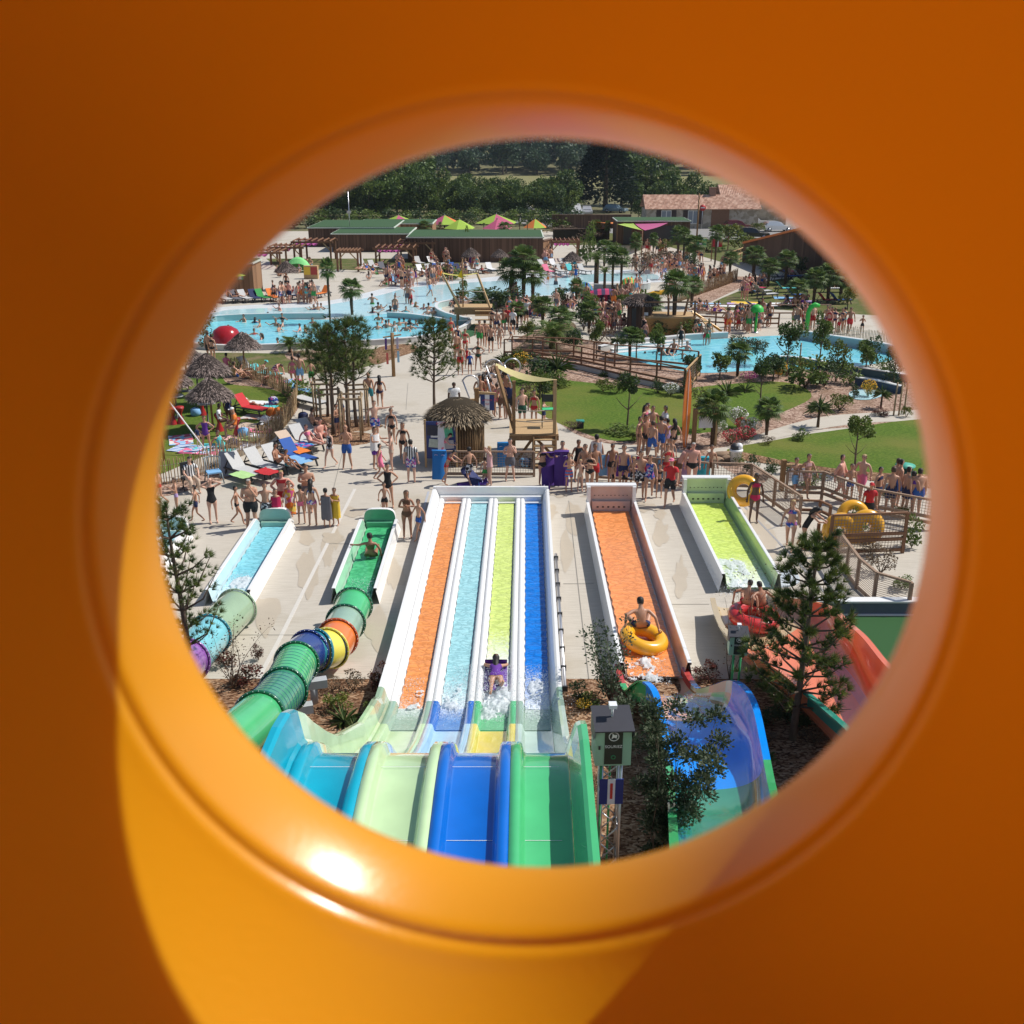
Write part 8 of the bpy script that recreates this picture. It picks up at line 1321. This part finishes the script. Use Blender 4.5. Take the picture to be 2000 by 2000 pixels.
# --- centre: hut, railing, deck
for a in (('E', 725, 640, 'big', 'stand', 5, 'd', 'k', 'shirt:white shorts:black', 'dark skinned, behind the hut roof', 0, 1.7), ('E', 680, 1150, 'child', 'lean', 70, 't', 'k', 'bk:red', 'at the left end of the wide slide', 0, 1.6), ('E', 655, 1010, 'woman', 'lean', 60, 'p', 'b', 'swimsuit:pink', 'at the notice board', 0, 1.6), ('E', 840, 1158, 'child', 'walk', -150, 't', 'k', 'shorts:monochrome', 'boy left of the small child', 0, 1.55), ('E', 955, 1150, 'child', 'stand', 170, 't', 'b', 'trunks:green', 'between the boy and the pink swimsuit', 0, 1.1), ('E', 992, 1158, 'woman', 'shade', -70, 'p', 'y', 'swimsuit:palepink', 'at the wide slide end', 0, 1.58), ('E', 1145, 1115, 'man', 'chin', 5, 'p', 'k', 'shorts:grey', 'behind the netted railing', 0, 1.68), ('E', 1388, 1150, 'woman', 'hold', 20, 't', 'bL', 'bk:black', 'holding a dark purple mat', 0, 1.62), ('E', 1535, 1150, 'man', 'hold', 10, 't', 'k', 'trunks:black', 'behind the tallest purple mat', 0, 1.75),
          ('E', 1587, 1196, 'child', 'fold', 10, 't', 'b', 'shorts:striped', 'right of the purple mats', 0, 1.5), ('E', 1672, 1196, 'child', 'hold', 5, 'p', 'y', 'briefs:beige', 'small, left of the black bikini', 0, 1.25), ('E', 1742, 1202, 'woman', 'fold', -10, 't', 'b', 'bk:black', 'left of the white slide end', 0, 1.6), ('E', 1778, 1178, 'man', 'stand', 20, 'b', 'b', 'shorts:red', 'behind the woman in black', 0, 1.78), ('E', 1790, 1100, 'man', 'stand', 170, 't', 'k', 'cape:white shorts:white', 'with a towel round his back'), ('E', 1655, 1120, 'woman', 'stand', 20, 'b', 'b', 'swimsuit:black', 'behind the small pale child'), ('E', 1705, 1165, 'man', 'stand', 0, 't', 'b', 'trunks:navy', 'behind the woman with folded arms', 0, 1.7),
          ('E', 1235, 708, 'man', 'stand', 20, 'p', 'k', 'shorts:dkgreen', 'behind the timber deck'), ('E', 1325, 700, 'woman', 'stand', -20, 't', 'k', 'bk:red', 'behind the black chair'), ('E', 1398, 712, 'child', 'phone', 60, 'p', 'y', 'trunks:navy', 'fair haired, behind the deck right', 0, 1.3), ('E', 1085, 650, 'man', 'stand', 170, 't', 'b', 'shorts:brown', 'beneath the pale sail'), ('E', 1140, 650, 'man', 'easy', 180, 'b', '0', 'shirt:navy shorts:black', 'with a backpack beneath the sail'), ('E', 1045, 640, 'woman', 'easy', 150, 't', 'b', 'bk:pink', 'beneath the sail, left'), ('E', 1000, 620, 'man', 'stand', 150, 't', 'b', 'trunks:grey', 'behind the tricolour sign'), ('E', 945, 560, 'woman', 'stand', 170, 'b', 'kL', 'bk:red', 'behind the tricolour sign, left'), ('E', 975, 545, 'woman', 'stand', 190, 't', 'bL', 'bk:orange', 'behind the tricolour sign, right'), ('E', 1110, 560, 'man', 'stand', 170, 'b', 'k', 'trunks:navy', 'further back under the sail'), ('E', 918, 590, 'man', 'easy', 10, 'b', 'k', 'shorts:grey', 'by the small tricolour panel'),
          ('B', 770, 1862, 'man', 'stand', 0, 't', 'b', 'shorts:red', 'beside the boy with orange armbands'), ('B', 842, 1858, 'child', 'stand', 5, 't', 'k', 'shirt:blue trunks:navy', 'with orange armbands', 0, 1.25), ('B', 820, 1815, 'child', 'stand', 10, 't', 'b', 'swimsuit:red', 'behind the boy with armbands', 0, 1.3), ('B', 905, 1828, 'woman', 'hips', 5, 't', 'b', 'bk:dkgreen', 'on the path by the armbands boy'), ('B', 915, 1665, 'man', 'walk', 5, 't', 'k', 'shorts:green', 'on the crowded path'), ('B', 955, 1660, 'big', 'walk2', 175, 't', 'k', 'trunks:black', 'broad backed on the path'), ('B', 1000, 1702, 'man', 'walk', 180, 't', 'b', 'trunks:black', 'nearest of the backs on the path'), ('B', 1065, 1672, 'woman', 'walk', 185, 't', 'b', 'bk:beige', 'on the path, back turned'), ('B', 750, 1690, 'woman', 'walk', 0, 't', 'b', 'swimsuit:navy', 'beside the lone pine'), ('B', 808, 1720, 'woman', 'walk2', 0, 't', 'b', 'bk:red', 'right of the lone pine'), ('B', 740, 1760, 'man', 'stand', 10, 't', 'k', 'trunks:red', 'just behind the lone pine'), ('B', 1148, 1620, 'child', 'walk', 90, 't', 'b', 'trunks:grey', 'small on the path right side', 0, 1.3), ('B', 1120, 1540, 'man', 'stand', 170, 't', '0', 'shirt:red shorts:black cap:red', 'by the white railing'), ('B', 1165, 1560, 'man', 'stand', 160, 't', '0', 'shirt:white shorts:black', 'by the white railing'), ('B', 1215, 1500, 'man', 'stand', 170, 'r', 'b', 'shirt:pink shorts:black', 'in the lifeguard group'), ('B', 1265, 1480, 'man', 'shade', 170, 't', 'k', 'shirt:white shorts:black', 'in the lifeguard group'), ('B', 1250, 1460, 'woman', 'stand', 170, 't', 'b', 'swimsuit:black', 'in the lifeguard group'), ('B', 1045, 1570, 'man', 'walk', 180, 't', 'b', 'trunks:navy', 'by the platform steps'), ('B', 1010, 1540, 'woman', 'walk', 180, 't', 'k', 'bk:black', 'by the platform steps'), ('B', 1095, 1560, 'man', 'walk2', 0, 'b', 'k', 'trunks:green', 'by the platform steps'), ('B', 700, 1620, 'woman', 'stand', 20, 't', 'b', 'bk:red', 'left of the lone pine'), ('B', 1140, 1440, 'woman', 'walk', 10, 't', 'b', 'bk:skyblue', 'under the palm clump'), ('B', 1190, 1400, 'child', 'stand', 30, 't', 'b', 'swimsuit:pink', 'under the palm clump', 0, 1.3), ('B', 1440, 1640, 'woman', 'walk', 90, 't', 'b', 'dress:yellow', 'behind the huge feather palm')):
    pp(*a)
# --- right: queue, lifeguards, walkers
for a in (('F', 455, 1430, 'man', 'stand', 0, 'b', 'k', 'trunks:black', 'behind the towel hung railing', 0, 1.62), ('F', 560, 1500, 'man', 'stand', -10, 't', 'b', 'trunks:navy', 'tallest in the queue middle', 0, 1.82), ('F', 460, 1500, 'child', 'stand', 70, 't', 'k', 'trunks:black', 'smallest boy at the queue left', 0, 1.2), ('F', 577, 1502, 'child', 'phone', -20, 'b', 'k', 'trunks:black', 'boy in front of the tall man', 0, 1.15), ('F', 655, 1508, 'child', 'fold', 0, 't', 'y', 'shorts:monochrome', 'boy right of the tall man', 0, 1.4), ('F', 718, 1560, 'man', 'easy', 0, 't', 'b', 'shorts:monochrome', 'broad, left of the floral swimsuit', 0, 1.8), ('F', 805, 1572, 'woman', 'walk', -10, 't', 'b', 'swimsuit:floral', 'in the queue', 0, 1.7), ('F', 900, 1552, 'child', 'stand', 0, 't', 'k', 'bk:black', 'girl left of the red lifeguard', 0, 1.3), ('F', 1000, 1632, 'man', 'walk', -20, 't', '0', 'shirt:red shorts:black cap:pink', 'lifeguard before the slide ends', 0, 1.78), ('F', 1205, 1470, 'big', 'stand', -5, 'r', 'g', 'briefs:black', 'behind the lime slide end', 0, 1.8), ('F', 1100, 1450, 'man', 'lean', 100, 'r', 'b', 'trunks:brown', 'left of the heavyset man'), ('F', 1380, 1440, 'child', 'stand', 0, 't', 'b', 'trunks:brown', 'boy behind the turquoise mat', 0, 1.6), ('F', 968, 1440, 'woman', 'stand', 20, 't', 'b', 'bk:red', 'behind the red lifeguard'), ('F', 1010, 1300, 'child', 'stand', 0, 't', 'b', 'trunks:red', 'behind the queue railing', 0, 1.3),
          ('F', 708, 1155, 'woman', 'stand', 60, 't', 'k', 'bk:brown', 'at the left of the talking group'), ('F', 765, 1170, 'man', 'easy', 30, 'b', 'k', 'trunks:black', 'in the talking group', 0, 1.8), ('F', 830, 1212, 'man', 'walk', 150, 't', 'b', 'shorts:blue', 'nearest of the talking group', 0, 1.7), ('F', 908, 1172, 'man', 'walk2', 165, 't', 'k', 'shorts:blue', 'stepping off beside the nearest one', 0, 1.75), ('F', 950, 1085, 'man', 'phone', -80, 'b', 'k', 'shirt:white shorts:red', 'tall guard addressing the group', 0, 1.85), ('F', 972, 1160, 'woman', 'stand', -150, 't', 'k', 'swimsuit:lilac', 'between guard and black bikini', 0, 1.6), ('F', 1032, 1182, 'woman', 'walk', -160, 't', 'kL', 'bk:black', 'right of the talking group', 0, 1.68), ('F', 765, 1030, 'woman', 'easy', 50, 't', 'kL', 'bk:pink', 'long haired, behind the group'), ('F', 785, 1010, 'woman', 'stand', 40, 't', 'kL', 'bk:white', 'hidden behind the group'), ('F', 832, 1070, 'man', 'stand', 10, 't', 'b', 'trunks:red', 'in the middle of the group'),
          ('F', 1790, 1790, 'woman', 'stand', 0, 'd', 'k', 'bk:crimson', 'dark skinned with a ring on her arm', 0, 1.78), ('H', 605, 742, 'woman', 'walk2', -20, 't', 'y', 'bk:floral', 'walking down the right paving', 0, 1.68), ('H', 745, 745, 'woman', 'lean', 60, 't', 'kL', 'swimsuit:black', 'by the gate post', 0, 1.66), ('H', 1255, 560, 'man', 'stand', 0, 't', '0', 'shirt:red shorts:black cap:red', 'attendant behind the yellow rings', 0, 1.6),
          ('G', 640, 1815, 'child', 'walk', 20, 't', 'b', 'shorts:skyblue', 'behind the queue railing left', 0, 1.55), ('G', 740, 1812, 'woman', 'walk', 20, 't', 'b', 'bk:palepink', 'behind the queue railing left', 0, 1.68), ('G', 1012, 1850, 'big', 'walk', 60, 'r', 'b', 'trunks:beige', 'leading walker behind the railing', 0, 1.8), ('G', 1100, 1860, 'child', 'stand', 10, 't', 'b', 'trunks:blue', 'between two large walkers', 0, 1.5), ('G', 1195, 1835, 'man', 'walk2', -40, 'p', 'y', 'shorts:pink', 'behind the blue trunks child', 0, 1.75),
          ('G', 1330, 1930, 'woman', 'stand', 40, 't', 'k', 'bk:navy', 'first in the right crowd'), ('G', 1435, 1960, 'man', 'stand', 170, 't', 'b', 'shorts:navy', 'in a grey cap, right crowd'), ('G', 1475, 1880, 'man', 'stand', 100, 't', 'b', 'shorts:black', 'second row, right crowd'), ('G', 1500, 1890, 'man', 'stand', 90, 't', 'k', 'shorts:blue', 'second row right, right crowd'), ('G', 1560, 1960, 'man', 'stand', 100, 't', 'k', 'shorts:navy', 'fifth in the right crowd'), ('G', 1605, 1970, 'woman', 'stand', 150, 't', 'k', 'bk:purple', 'sixth in the right crowd'), ('G', 1655, 1970, 'big', 'stand', 180, 't', 'k', 'shorts:blue', 'last in the right crowd')):
    pp(*a)
# towels hung on the queue railing
for i, (x, cl) in enumerate(((385, 'skyblue'), (465, 'lilac'), (545, 'purple'), (640, 'blue'), (740, 'crimson'), (840, 'beige'), (920, 'skyblue'), (1060, 'turquoise'), (1085, 'orange'), (1110, 'lilac'))):
    p = at(x, 1395 + i * 4, 0, 'F'); mb = MB(); rows = [[V((-.22 + .11 * j, -.07 - .03 * math.sin(j * 2), z)) for j in range(5)] for z in (1.05, .8, .5, .22)] ; rows.insert(0, [V((-.22 + .11 * j, .06, .7)) for j in range(5)]); band(rows, mb, lambda a, b: 0); o = mb.build('hanging_towel', ccol(cl)); o.location = p; tag(o, f'{CW.get(cl, cl)} towel hung on the queue railing, place {i + 1} from the left', 'towel', 'towels hung on the railing')
# --- swimmers
def zone(c, pts, kinds, where, z, poses=('swim', 'play'), wet=True, hmul=1.):
    if z == 0 and c in 'BCS': pts = list(pts) + [(q[0] + R.uniform(-28, 28), q[1] + R.uniform(-14, 10)) + tuple(q[2:]) for q in pts for _ in (0, 1)]
    P_ = sorted([(px(c, *q[:2])[0], q) for q in pts]); n = len(P_)
    ORD = ['first', 'second', 'third', 'fourth', 'fifth', 'sixth', 'seventh', 'eighth', 'ninth', 'tenth']
    for i, (_, q) in enumerate(P_):
        k = kinds[R.randrange(len(kinds))]; ps = q[2] if len(q) > 2 else R.choice(poses); zz = q[3] if len(q) > 3 else z; sk_ = R.choice('ttpbtr')
        W_ = R.choice(['bk:black', 'bk:red', 'bk:navy', 'swimsuit:blue', 'bk:pink', 'swimsuit:black', 'bk:turquoise', 'bk:white', 'swimsuit:purple']) if k == 'woman' else R.choice(['shorts:navy', 'shorts:red', 'trunks:black', 'shorts:skyblue', 'shorts:green', 'trunks:navy', 'shorts:orange', 'shorts:floral', 'shorts:grey'])
        hd = R.choice(['k', 'b', 'b', 'k', 'l']) + ('L' if k == 'woman' and R.random() < .5 else '')
        w_, d = wr(W_); o = ORD[i] if i < 10 else f'{i + 1}th'; f = R.choice((0, 20, -30, 160, 180, 200, 90, -90)) + R.uniform(-15, 15)
        lb = f'{k} {PW[ps]} {where}, {o} from the left' if z < -.5 else f'{k} in {d} {where}, {o} from the left'
        if len(lb.split()) > 16: lb = f'{k} in {d} {where}, {o} from left'
        if len(lb.split()) > 16: lb = f'{k} in {d} {where}, {o}'
        person(at(q[0], q[1], 0, c) + V((0, 0, zz)), k, ps, f, sk_, hd, w_, lb, 'bathers in the pools' if z < -.5 else 'people at the water park')
mw = ('man', 'woman', 'child')
SWA = [(865, 1432), (683, 1462), (768, 1472), (803, 1502), (973, 1465, 'play', -1.0), (975, 1502), (945, 1535), (1200, 1475), (1265, 1362), (1210, 1372), (1240, 1372), (567, 1532), (940, 1645, 'play', -1.1), (815, 1595), (1105, 1535), (1145, 1545), (925, 1497), (950, 1378), (505, 1545), (760, 1560)]
zone('A', SWA, ('man', 'woman'), 'in the left part of the big pool', -1.22)
zone('B', [(280, 1385, 'stand', -.5), (240, 1382), (360, 1388), (435, 1352), (495, 1367), (530, 1372), (520, 1407), (570, 1408), (150, 1367), (172, 1372), (110, 1397), (152, 1452), (180, 1472), (145, 1522), (210, 1507), (230, 1502), (310, 1492), (345, 1477), (395, 1522), (390, 1485), (435, 1492), (360, 1532), (680, 1512), (275, 1540, 'stand', -.9), (260, 1350), (405, 1330), (697, 1432), (715, 1425)], ('man', 'woman'), 'in the middle of the big pool', -1.22)
zone('B', [(370, 1325, 'stand', -.2), (540, 1268, 'walk', -.1), (392, 1325, 'play', -.3), (280, 1320, 'play', -.5), (580, 1322, 'swim', -1.2), (105, 1330, 'swim', -.9), (1430, 1168, 'stand', -.2), (1490, 1182, 'play', -.7), (1520, 1235, 'play', -.7), (1140, 1240, 'swim', -1.1), (1100, 1245, 'swim', -1.1), (1640, 1150, 'stand', -.3)], mw, 'wading in the shallow lagoon', -.6)
zone('C', [(425, 1702), (515, 1705), (560, 1712), (598, 1715), (640, 1702, 'ground', 0), (690, 1662, 'stand', -.2), (740, 1682), (705, 1745, 'play', -.7), (268, 1165, 'swim', -1.1), (322, 1165, 'swim', -1.1), (530, 1690, 'play', -.8)], ('man', 'woman', 'child'), 'in or by the second pool', -1.15)
# --- scattered far crowd: each at a spot read from the photograph
zone('C', [(60, 1480), (105, 1475), (150, 1490), (165, 1500), (215, 1480), (118, 1565), (155, 1550), (195, 1545), (300, 1305), (230, 1350), (185, 1370), (355, 1262), (290, 1370), (45, 1490), (245, 1540, 'sit'), (410, 1605)], mw, 'in the crowd beside the thatched hut', 0, ('stand', 'walk', 'walk2', 'easy'))
zone('C', [(335, 1080), (410, 1085), (440, 1100), (465, 1095), (495, 1100), (580, 1080), (605, 1075), (625, 1080), (540, 1150), (660, 1090), (770, 1165), (790, 1160), (825, 1165), (862, 1158), (912, 1185), (945, 1165), (985, 1165), (750, 1135), (715, 1120), (735, 1040), (690, 1060), (805, 1000), (835, 1010), (1008, 1065), (555, 965), (460, 950), (515, 960)], mw, 'on the far paving between lagoon and palms', 0, ('stand', 'walk', 'walk2', 'easy'))
zone('C', [(1040, 1555), (1125, 1530), (1150, 1500), (1185, 1540), (1210, 1540), (1270, 1520), (1345, 1500), (1300, 1470), (890, 1640, 'stand'), (800, 1580, 'sit'), (835, 1570, 'ground'), (600, 1430, 'stand', 1.25), (1170, 1520)], mw, 'on the terrace behind the second pool', 0, ('stand', 'walk', 'easy', 'hips'))
zone('T', [(740, 540), (790, 520), (830, 540), (850, 520), (940, 545), (1000, 560), (1110, 560), (1140, 570), (1210, 570), (1265, 580), (1300, 575), (1330, 560), (1400, 590), (1560, 600), (690, 500), (890, 530), (1170, 560), (1050, 570)], mw, 'in the line behind the picket fence at the right', 0, ('stand', 'easy', 'walk', 'phone'))
zone('S', [(1090, 735), (1120, 730), (1180, 715), (1315, 720), (1405, 720), (1440, 715), (1470, 712), (1505, 725), (1000, 700), (680, 600), (400, 655), (340, 700), (250, 730), (270, 720)], mw, 'on the far edge of the big pool', 0, ('stand', 'walk', 'easy', 'walk2'))
zone('S', [(575, 690, 'recline'), (520, 700, 'recline'), (1250, 640, 'ground'), (1040, 360, 'ground'), (1060, 400, 'ground'), (1210, 320, 'ground'), (1320, 340, 'ground'), (1490, 320, 'recline'), (1340, 230, 'ground'), (1380, 250, 'recline'), (1460, 260, 'ground'), (1160, 580, 'stand')], ('man', 'woman'), 'resting on the far left terrace', .02, ('ground',))
zone('B', [(240, 1190), (300, 1195), (335, 1195), (350, 1200), (380, 1195), (405, 1190), (430, 1195), (515, 1175), (540, 1170), (565, 1175), (590, 1175), (600, 1160), (680, 1150), (230, 1150), (320, 1080), (330, 1110), (650, 1030), (675, 1040), (810, 1110), (870, 1080), (900, 1060), (550, 1040), (1440, 1030), (1400, 1040)], mw, 'on the terrace behind the lagoon', 0, ('stand', 'easy', 'walk', 'hips'))
zone('B', [(20, 1085), (60, 1090), (110, 1100), (130, 1130), (160, 1060), (210, 1190), (250, 1090), (290, 1050), (420, 1050), (590, 1030), (640, 1090), (740, 1110), (780, 1090), (940, 1100), (1380, 1080), (1430, 1090), (1540, 1065), (1660, 1060), (480, 1130), (620, 1110), (310, 1140), (80, 1150), (1620, 1110), (1480, 1100)], ('man', 'woman'), 'sunbathing on the terrace behind the lagoon', .01, ('ground', 'side', 'ground', 'recline'))
zone('B', [(730, 1350, 'ground'), (745, 1320, 'ground'), (780, 1400, 'ground'), (1300, 1420, 'ground'), (1330, 1390, 'ground'), (1380, 1400, 'ground'), (1490, 1390, 'stand'), (1650, 1300, 'stand'), (1560, 1340, 'ground'), (1270, 1430, 'stand'), (1200, 1330, 'stand'), (1350, 1430, 'ground'), (1720, 1330, 'stand'), (1600, 1360, 'ground')], mw, 'among shelters right of the flag tower', 0, ('ground', 'stand'))
zone('C', [(1160, 1290, 'stand'), (1180, 1240, 'ground'), (1210, 1230, 'ground'), (1230, 1250, 'ground'), (1285, 1180, 'ground'), (1325, 1170, 'ground'), (1510, 1110, 'ground'), (1540, 1105, 'ground'), (1575, 1100, 'ground'), (1610, 1105, 'ground'), (1480, 1345, 'side'), (1560, 1345, 'ground'), (1600, 1340, 'ground'), (1640, 1310, 'ground'), (1310, 1400, 'ground'), (830, 1380, 'side'), (870, 1390, 'ground'), (950, 1400, 'ground'), (1850, 1180, 'ground'), (1870, 1200, 'ground'), (1230, 1180, 'ground')], ('man', 'woman'), 'resting on the worn lawn at the upper right', .0, ('ground',))
# spray thrown up round the rider
SP = mat((.82, .87, .9), .35, .05, 30, trans=.35, name='spray'); mb = MB(); c0 = at(968, 1340, .2)
def fleck(mb, p, s_):
    a, b, c = rdir() * s_, rdir() * s_, rdir() * s_; mb.add([p + a, p + b, p + c, p - (a + b + c) * .4], [(0, 1, 2), (0, 2, 3), (0, 3, 1), (1, 3, 2)])
for i in range(13000):
    u = R.gauss(0, .5); v = R.uniform(-2.1, 1.0); h_ = abs(R.gauss(0, .16)) * max(.15, 1 - abs(v + .4) / 1.9) ; fleck(mb, c0 + V((u * (1 + .5 * (v < -.6)), v, h_ - .04)), R.uniform(.004, .015))
from mathutils import noise as NZ
def foam(mb, c0, a, b0, b1, hh, thr=.42, st=.035):
    nx, ny = int(2 * a / st), int((b1 - b0) / st); P_ = {}
    for i in range(nx + 1):
        for j in range(ny + 1):
            x, y = -a + i * st, b0 + j * st; e = max(0, 1 - (x / a) ** 4) * max(0, 1 - abs((y - (b0 + b1) / 2) / ((b1 - b0) / 2)) ** 3); q = NZ.noise(V((x * 3, y * 2.2, c0.x))) * .5 + NZ.noise(V((x * 11, y * 9, 3))) * .35 + NZ.noise(V((x * 27, y * 24, 7))) * .2 + .5
            if q * e > thr: P_[(i, j)] = len(mb.v); mb.v.append(tuple(c0 + V((x, y, hh * (q * e - thr) * 2))))
    for (i, j), k in P_.items():
        if (i + 1, j) in P_ and (i, j + 1) in P_ and (i + 1, j + 1) in P_: mb.f.append((k, P_[(i + 1, j)], P_[(i + 1, j + 1)], P_[(i, j + 1)])); mb.m.append(0); mb.sm.append(True)
foam(mb, c0 + V((0, -.35, -.06)), .62, -1.7, 1.1, .13, .3)
o = mb.build('water_splash', SP); tag(o, 'white spray thrown up behind the rider on the lime lane', 'splash', kind='stuff')
mb = MB(); c0 = at(1252, 1290, .2)
for i in range(1800):
    u, v = R.uniform(-.6, .6), R.uniform(-1.2, 1.5)
    if not (.1 < v < 1.6 and abs(u) < .62): fleck(mb, c0 + V((u, v, abs(R.gauss(0, .05)) - .03)), R.uniform(.006, .018))
foam(mb, c0 + V((0, -.2, -.05)), .62, -1.1, .9, .12, .4); foam(mb, c0 + V((0, 1.7, -.05)), .6, -.5, .6, .12, .42); tag(mb.build('water_splash', SP), 'white spray round the yellow ring on the orange lane', 'splash', kind='stuff')
mb = MB()
for x, y, n, a, b in ((1430, 1130, 1500, .6, 1.3), (460, 1155, 900, .42, 1.2), (706, 1150, 400, .4, .6), (1345, 1385, 900, .5, .5), (800, 1360, 500, .3, .8), (880, 1365, 700, .3, .8), (1055, 1360, 800, .3, 1.1)):
    c0 = at(x, y, .17 if y < 1380 else 1.)
    for i in range(n): fleck(mb, c0 + V((R.uniform(-a, a), R.uniform(-b, b), abs(R.gauss(0, .05)))), R.uniform(.006, .018))
for x, y, z, a, b0, b1, th in ((1437, 1130, .16, .62, -.9, 1.8, .3), (462, 1150, .16, .4, -1., 1.2, .4), (1338, 1392, 1.0, .5, -.3, .5, .35), (812, 1372, .16, .27, -.7, .8, .45), (884, 1368, .16, .27, -.7, 1.2, .4), (1050, 1366, .16, .27, -.8, 1.4, .42)): foam(mb, at(x, y, z), a, b0, b1, .08, th)
tag(mb.build('water_splash', SP), 'small white splashes where the other slides meet their lanes', 'splash', kind='stuff')

# the farthest bathers, beyond the 300 largest in the picture, make up one crowd
P_ = sorted(PEOPLE, key=lambda o: (o.matrix_basis.translation - EYE).length); far = P_[296:]; bmx = bmesh.new(); MT = []
for o in far:
    for q in [o] + list(o.children):
        me = q.data.copy(); me.transform(o.matrix_basis); k = len(bmx.faces); bmx.from_mesh(me); bmx.faces.ensure_lookup_table()
        ms = [s_.material for s_ in q.material_slots]; idx = []
        for m_ in ms:
            if m_ not in MT: MT.append(m_)
            idx.append(MT.index(m_))
        for i in range(k, len(bmx.faces)): f = bmx.faces[i]; f.material_index = idx[min(f.material_index, len(idx) - 1)]
        bpy.data.meshes.remove(me)
me = bpy.data.meshes.new('crowd'); bmx.to_mesh(me); bmx.free()
for m_ in MT: me.materials.append(m_)
for o in far:
    for q in list(o.children): bpy.data.objects.remove(q)
    bpy.data.objects.remove(o)
tag(obj('crowd', me), 'distant crowd of bathers on the far terraces and lagoon edge', 'crowd', kind='stuff')

mb = MB(); mb.box((20, 340, 24), (900, 830, 52)); hz = mb.build('haze', newm('haze')[0]); hz['kind'] = 'stuff'
t = hz.data.materials[0].node_tree; t.nodes.remove(t.nodes['Principled BSDF']); v = t.nodes.new('ShaderNodeVolumePrincipled'); v.inputs['Color'].default_value = (.75, .87, 1, 1); v.inputs['Density'].default_value = .00013; v.inputs['Anisotropy'].default_value = .3
t.links.new(v.outputs[0], t.nodes['Material Output'].inputs['Volume'])
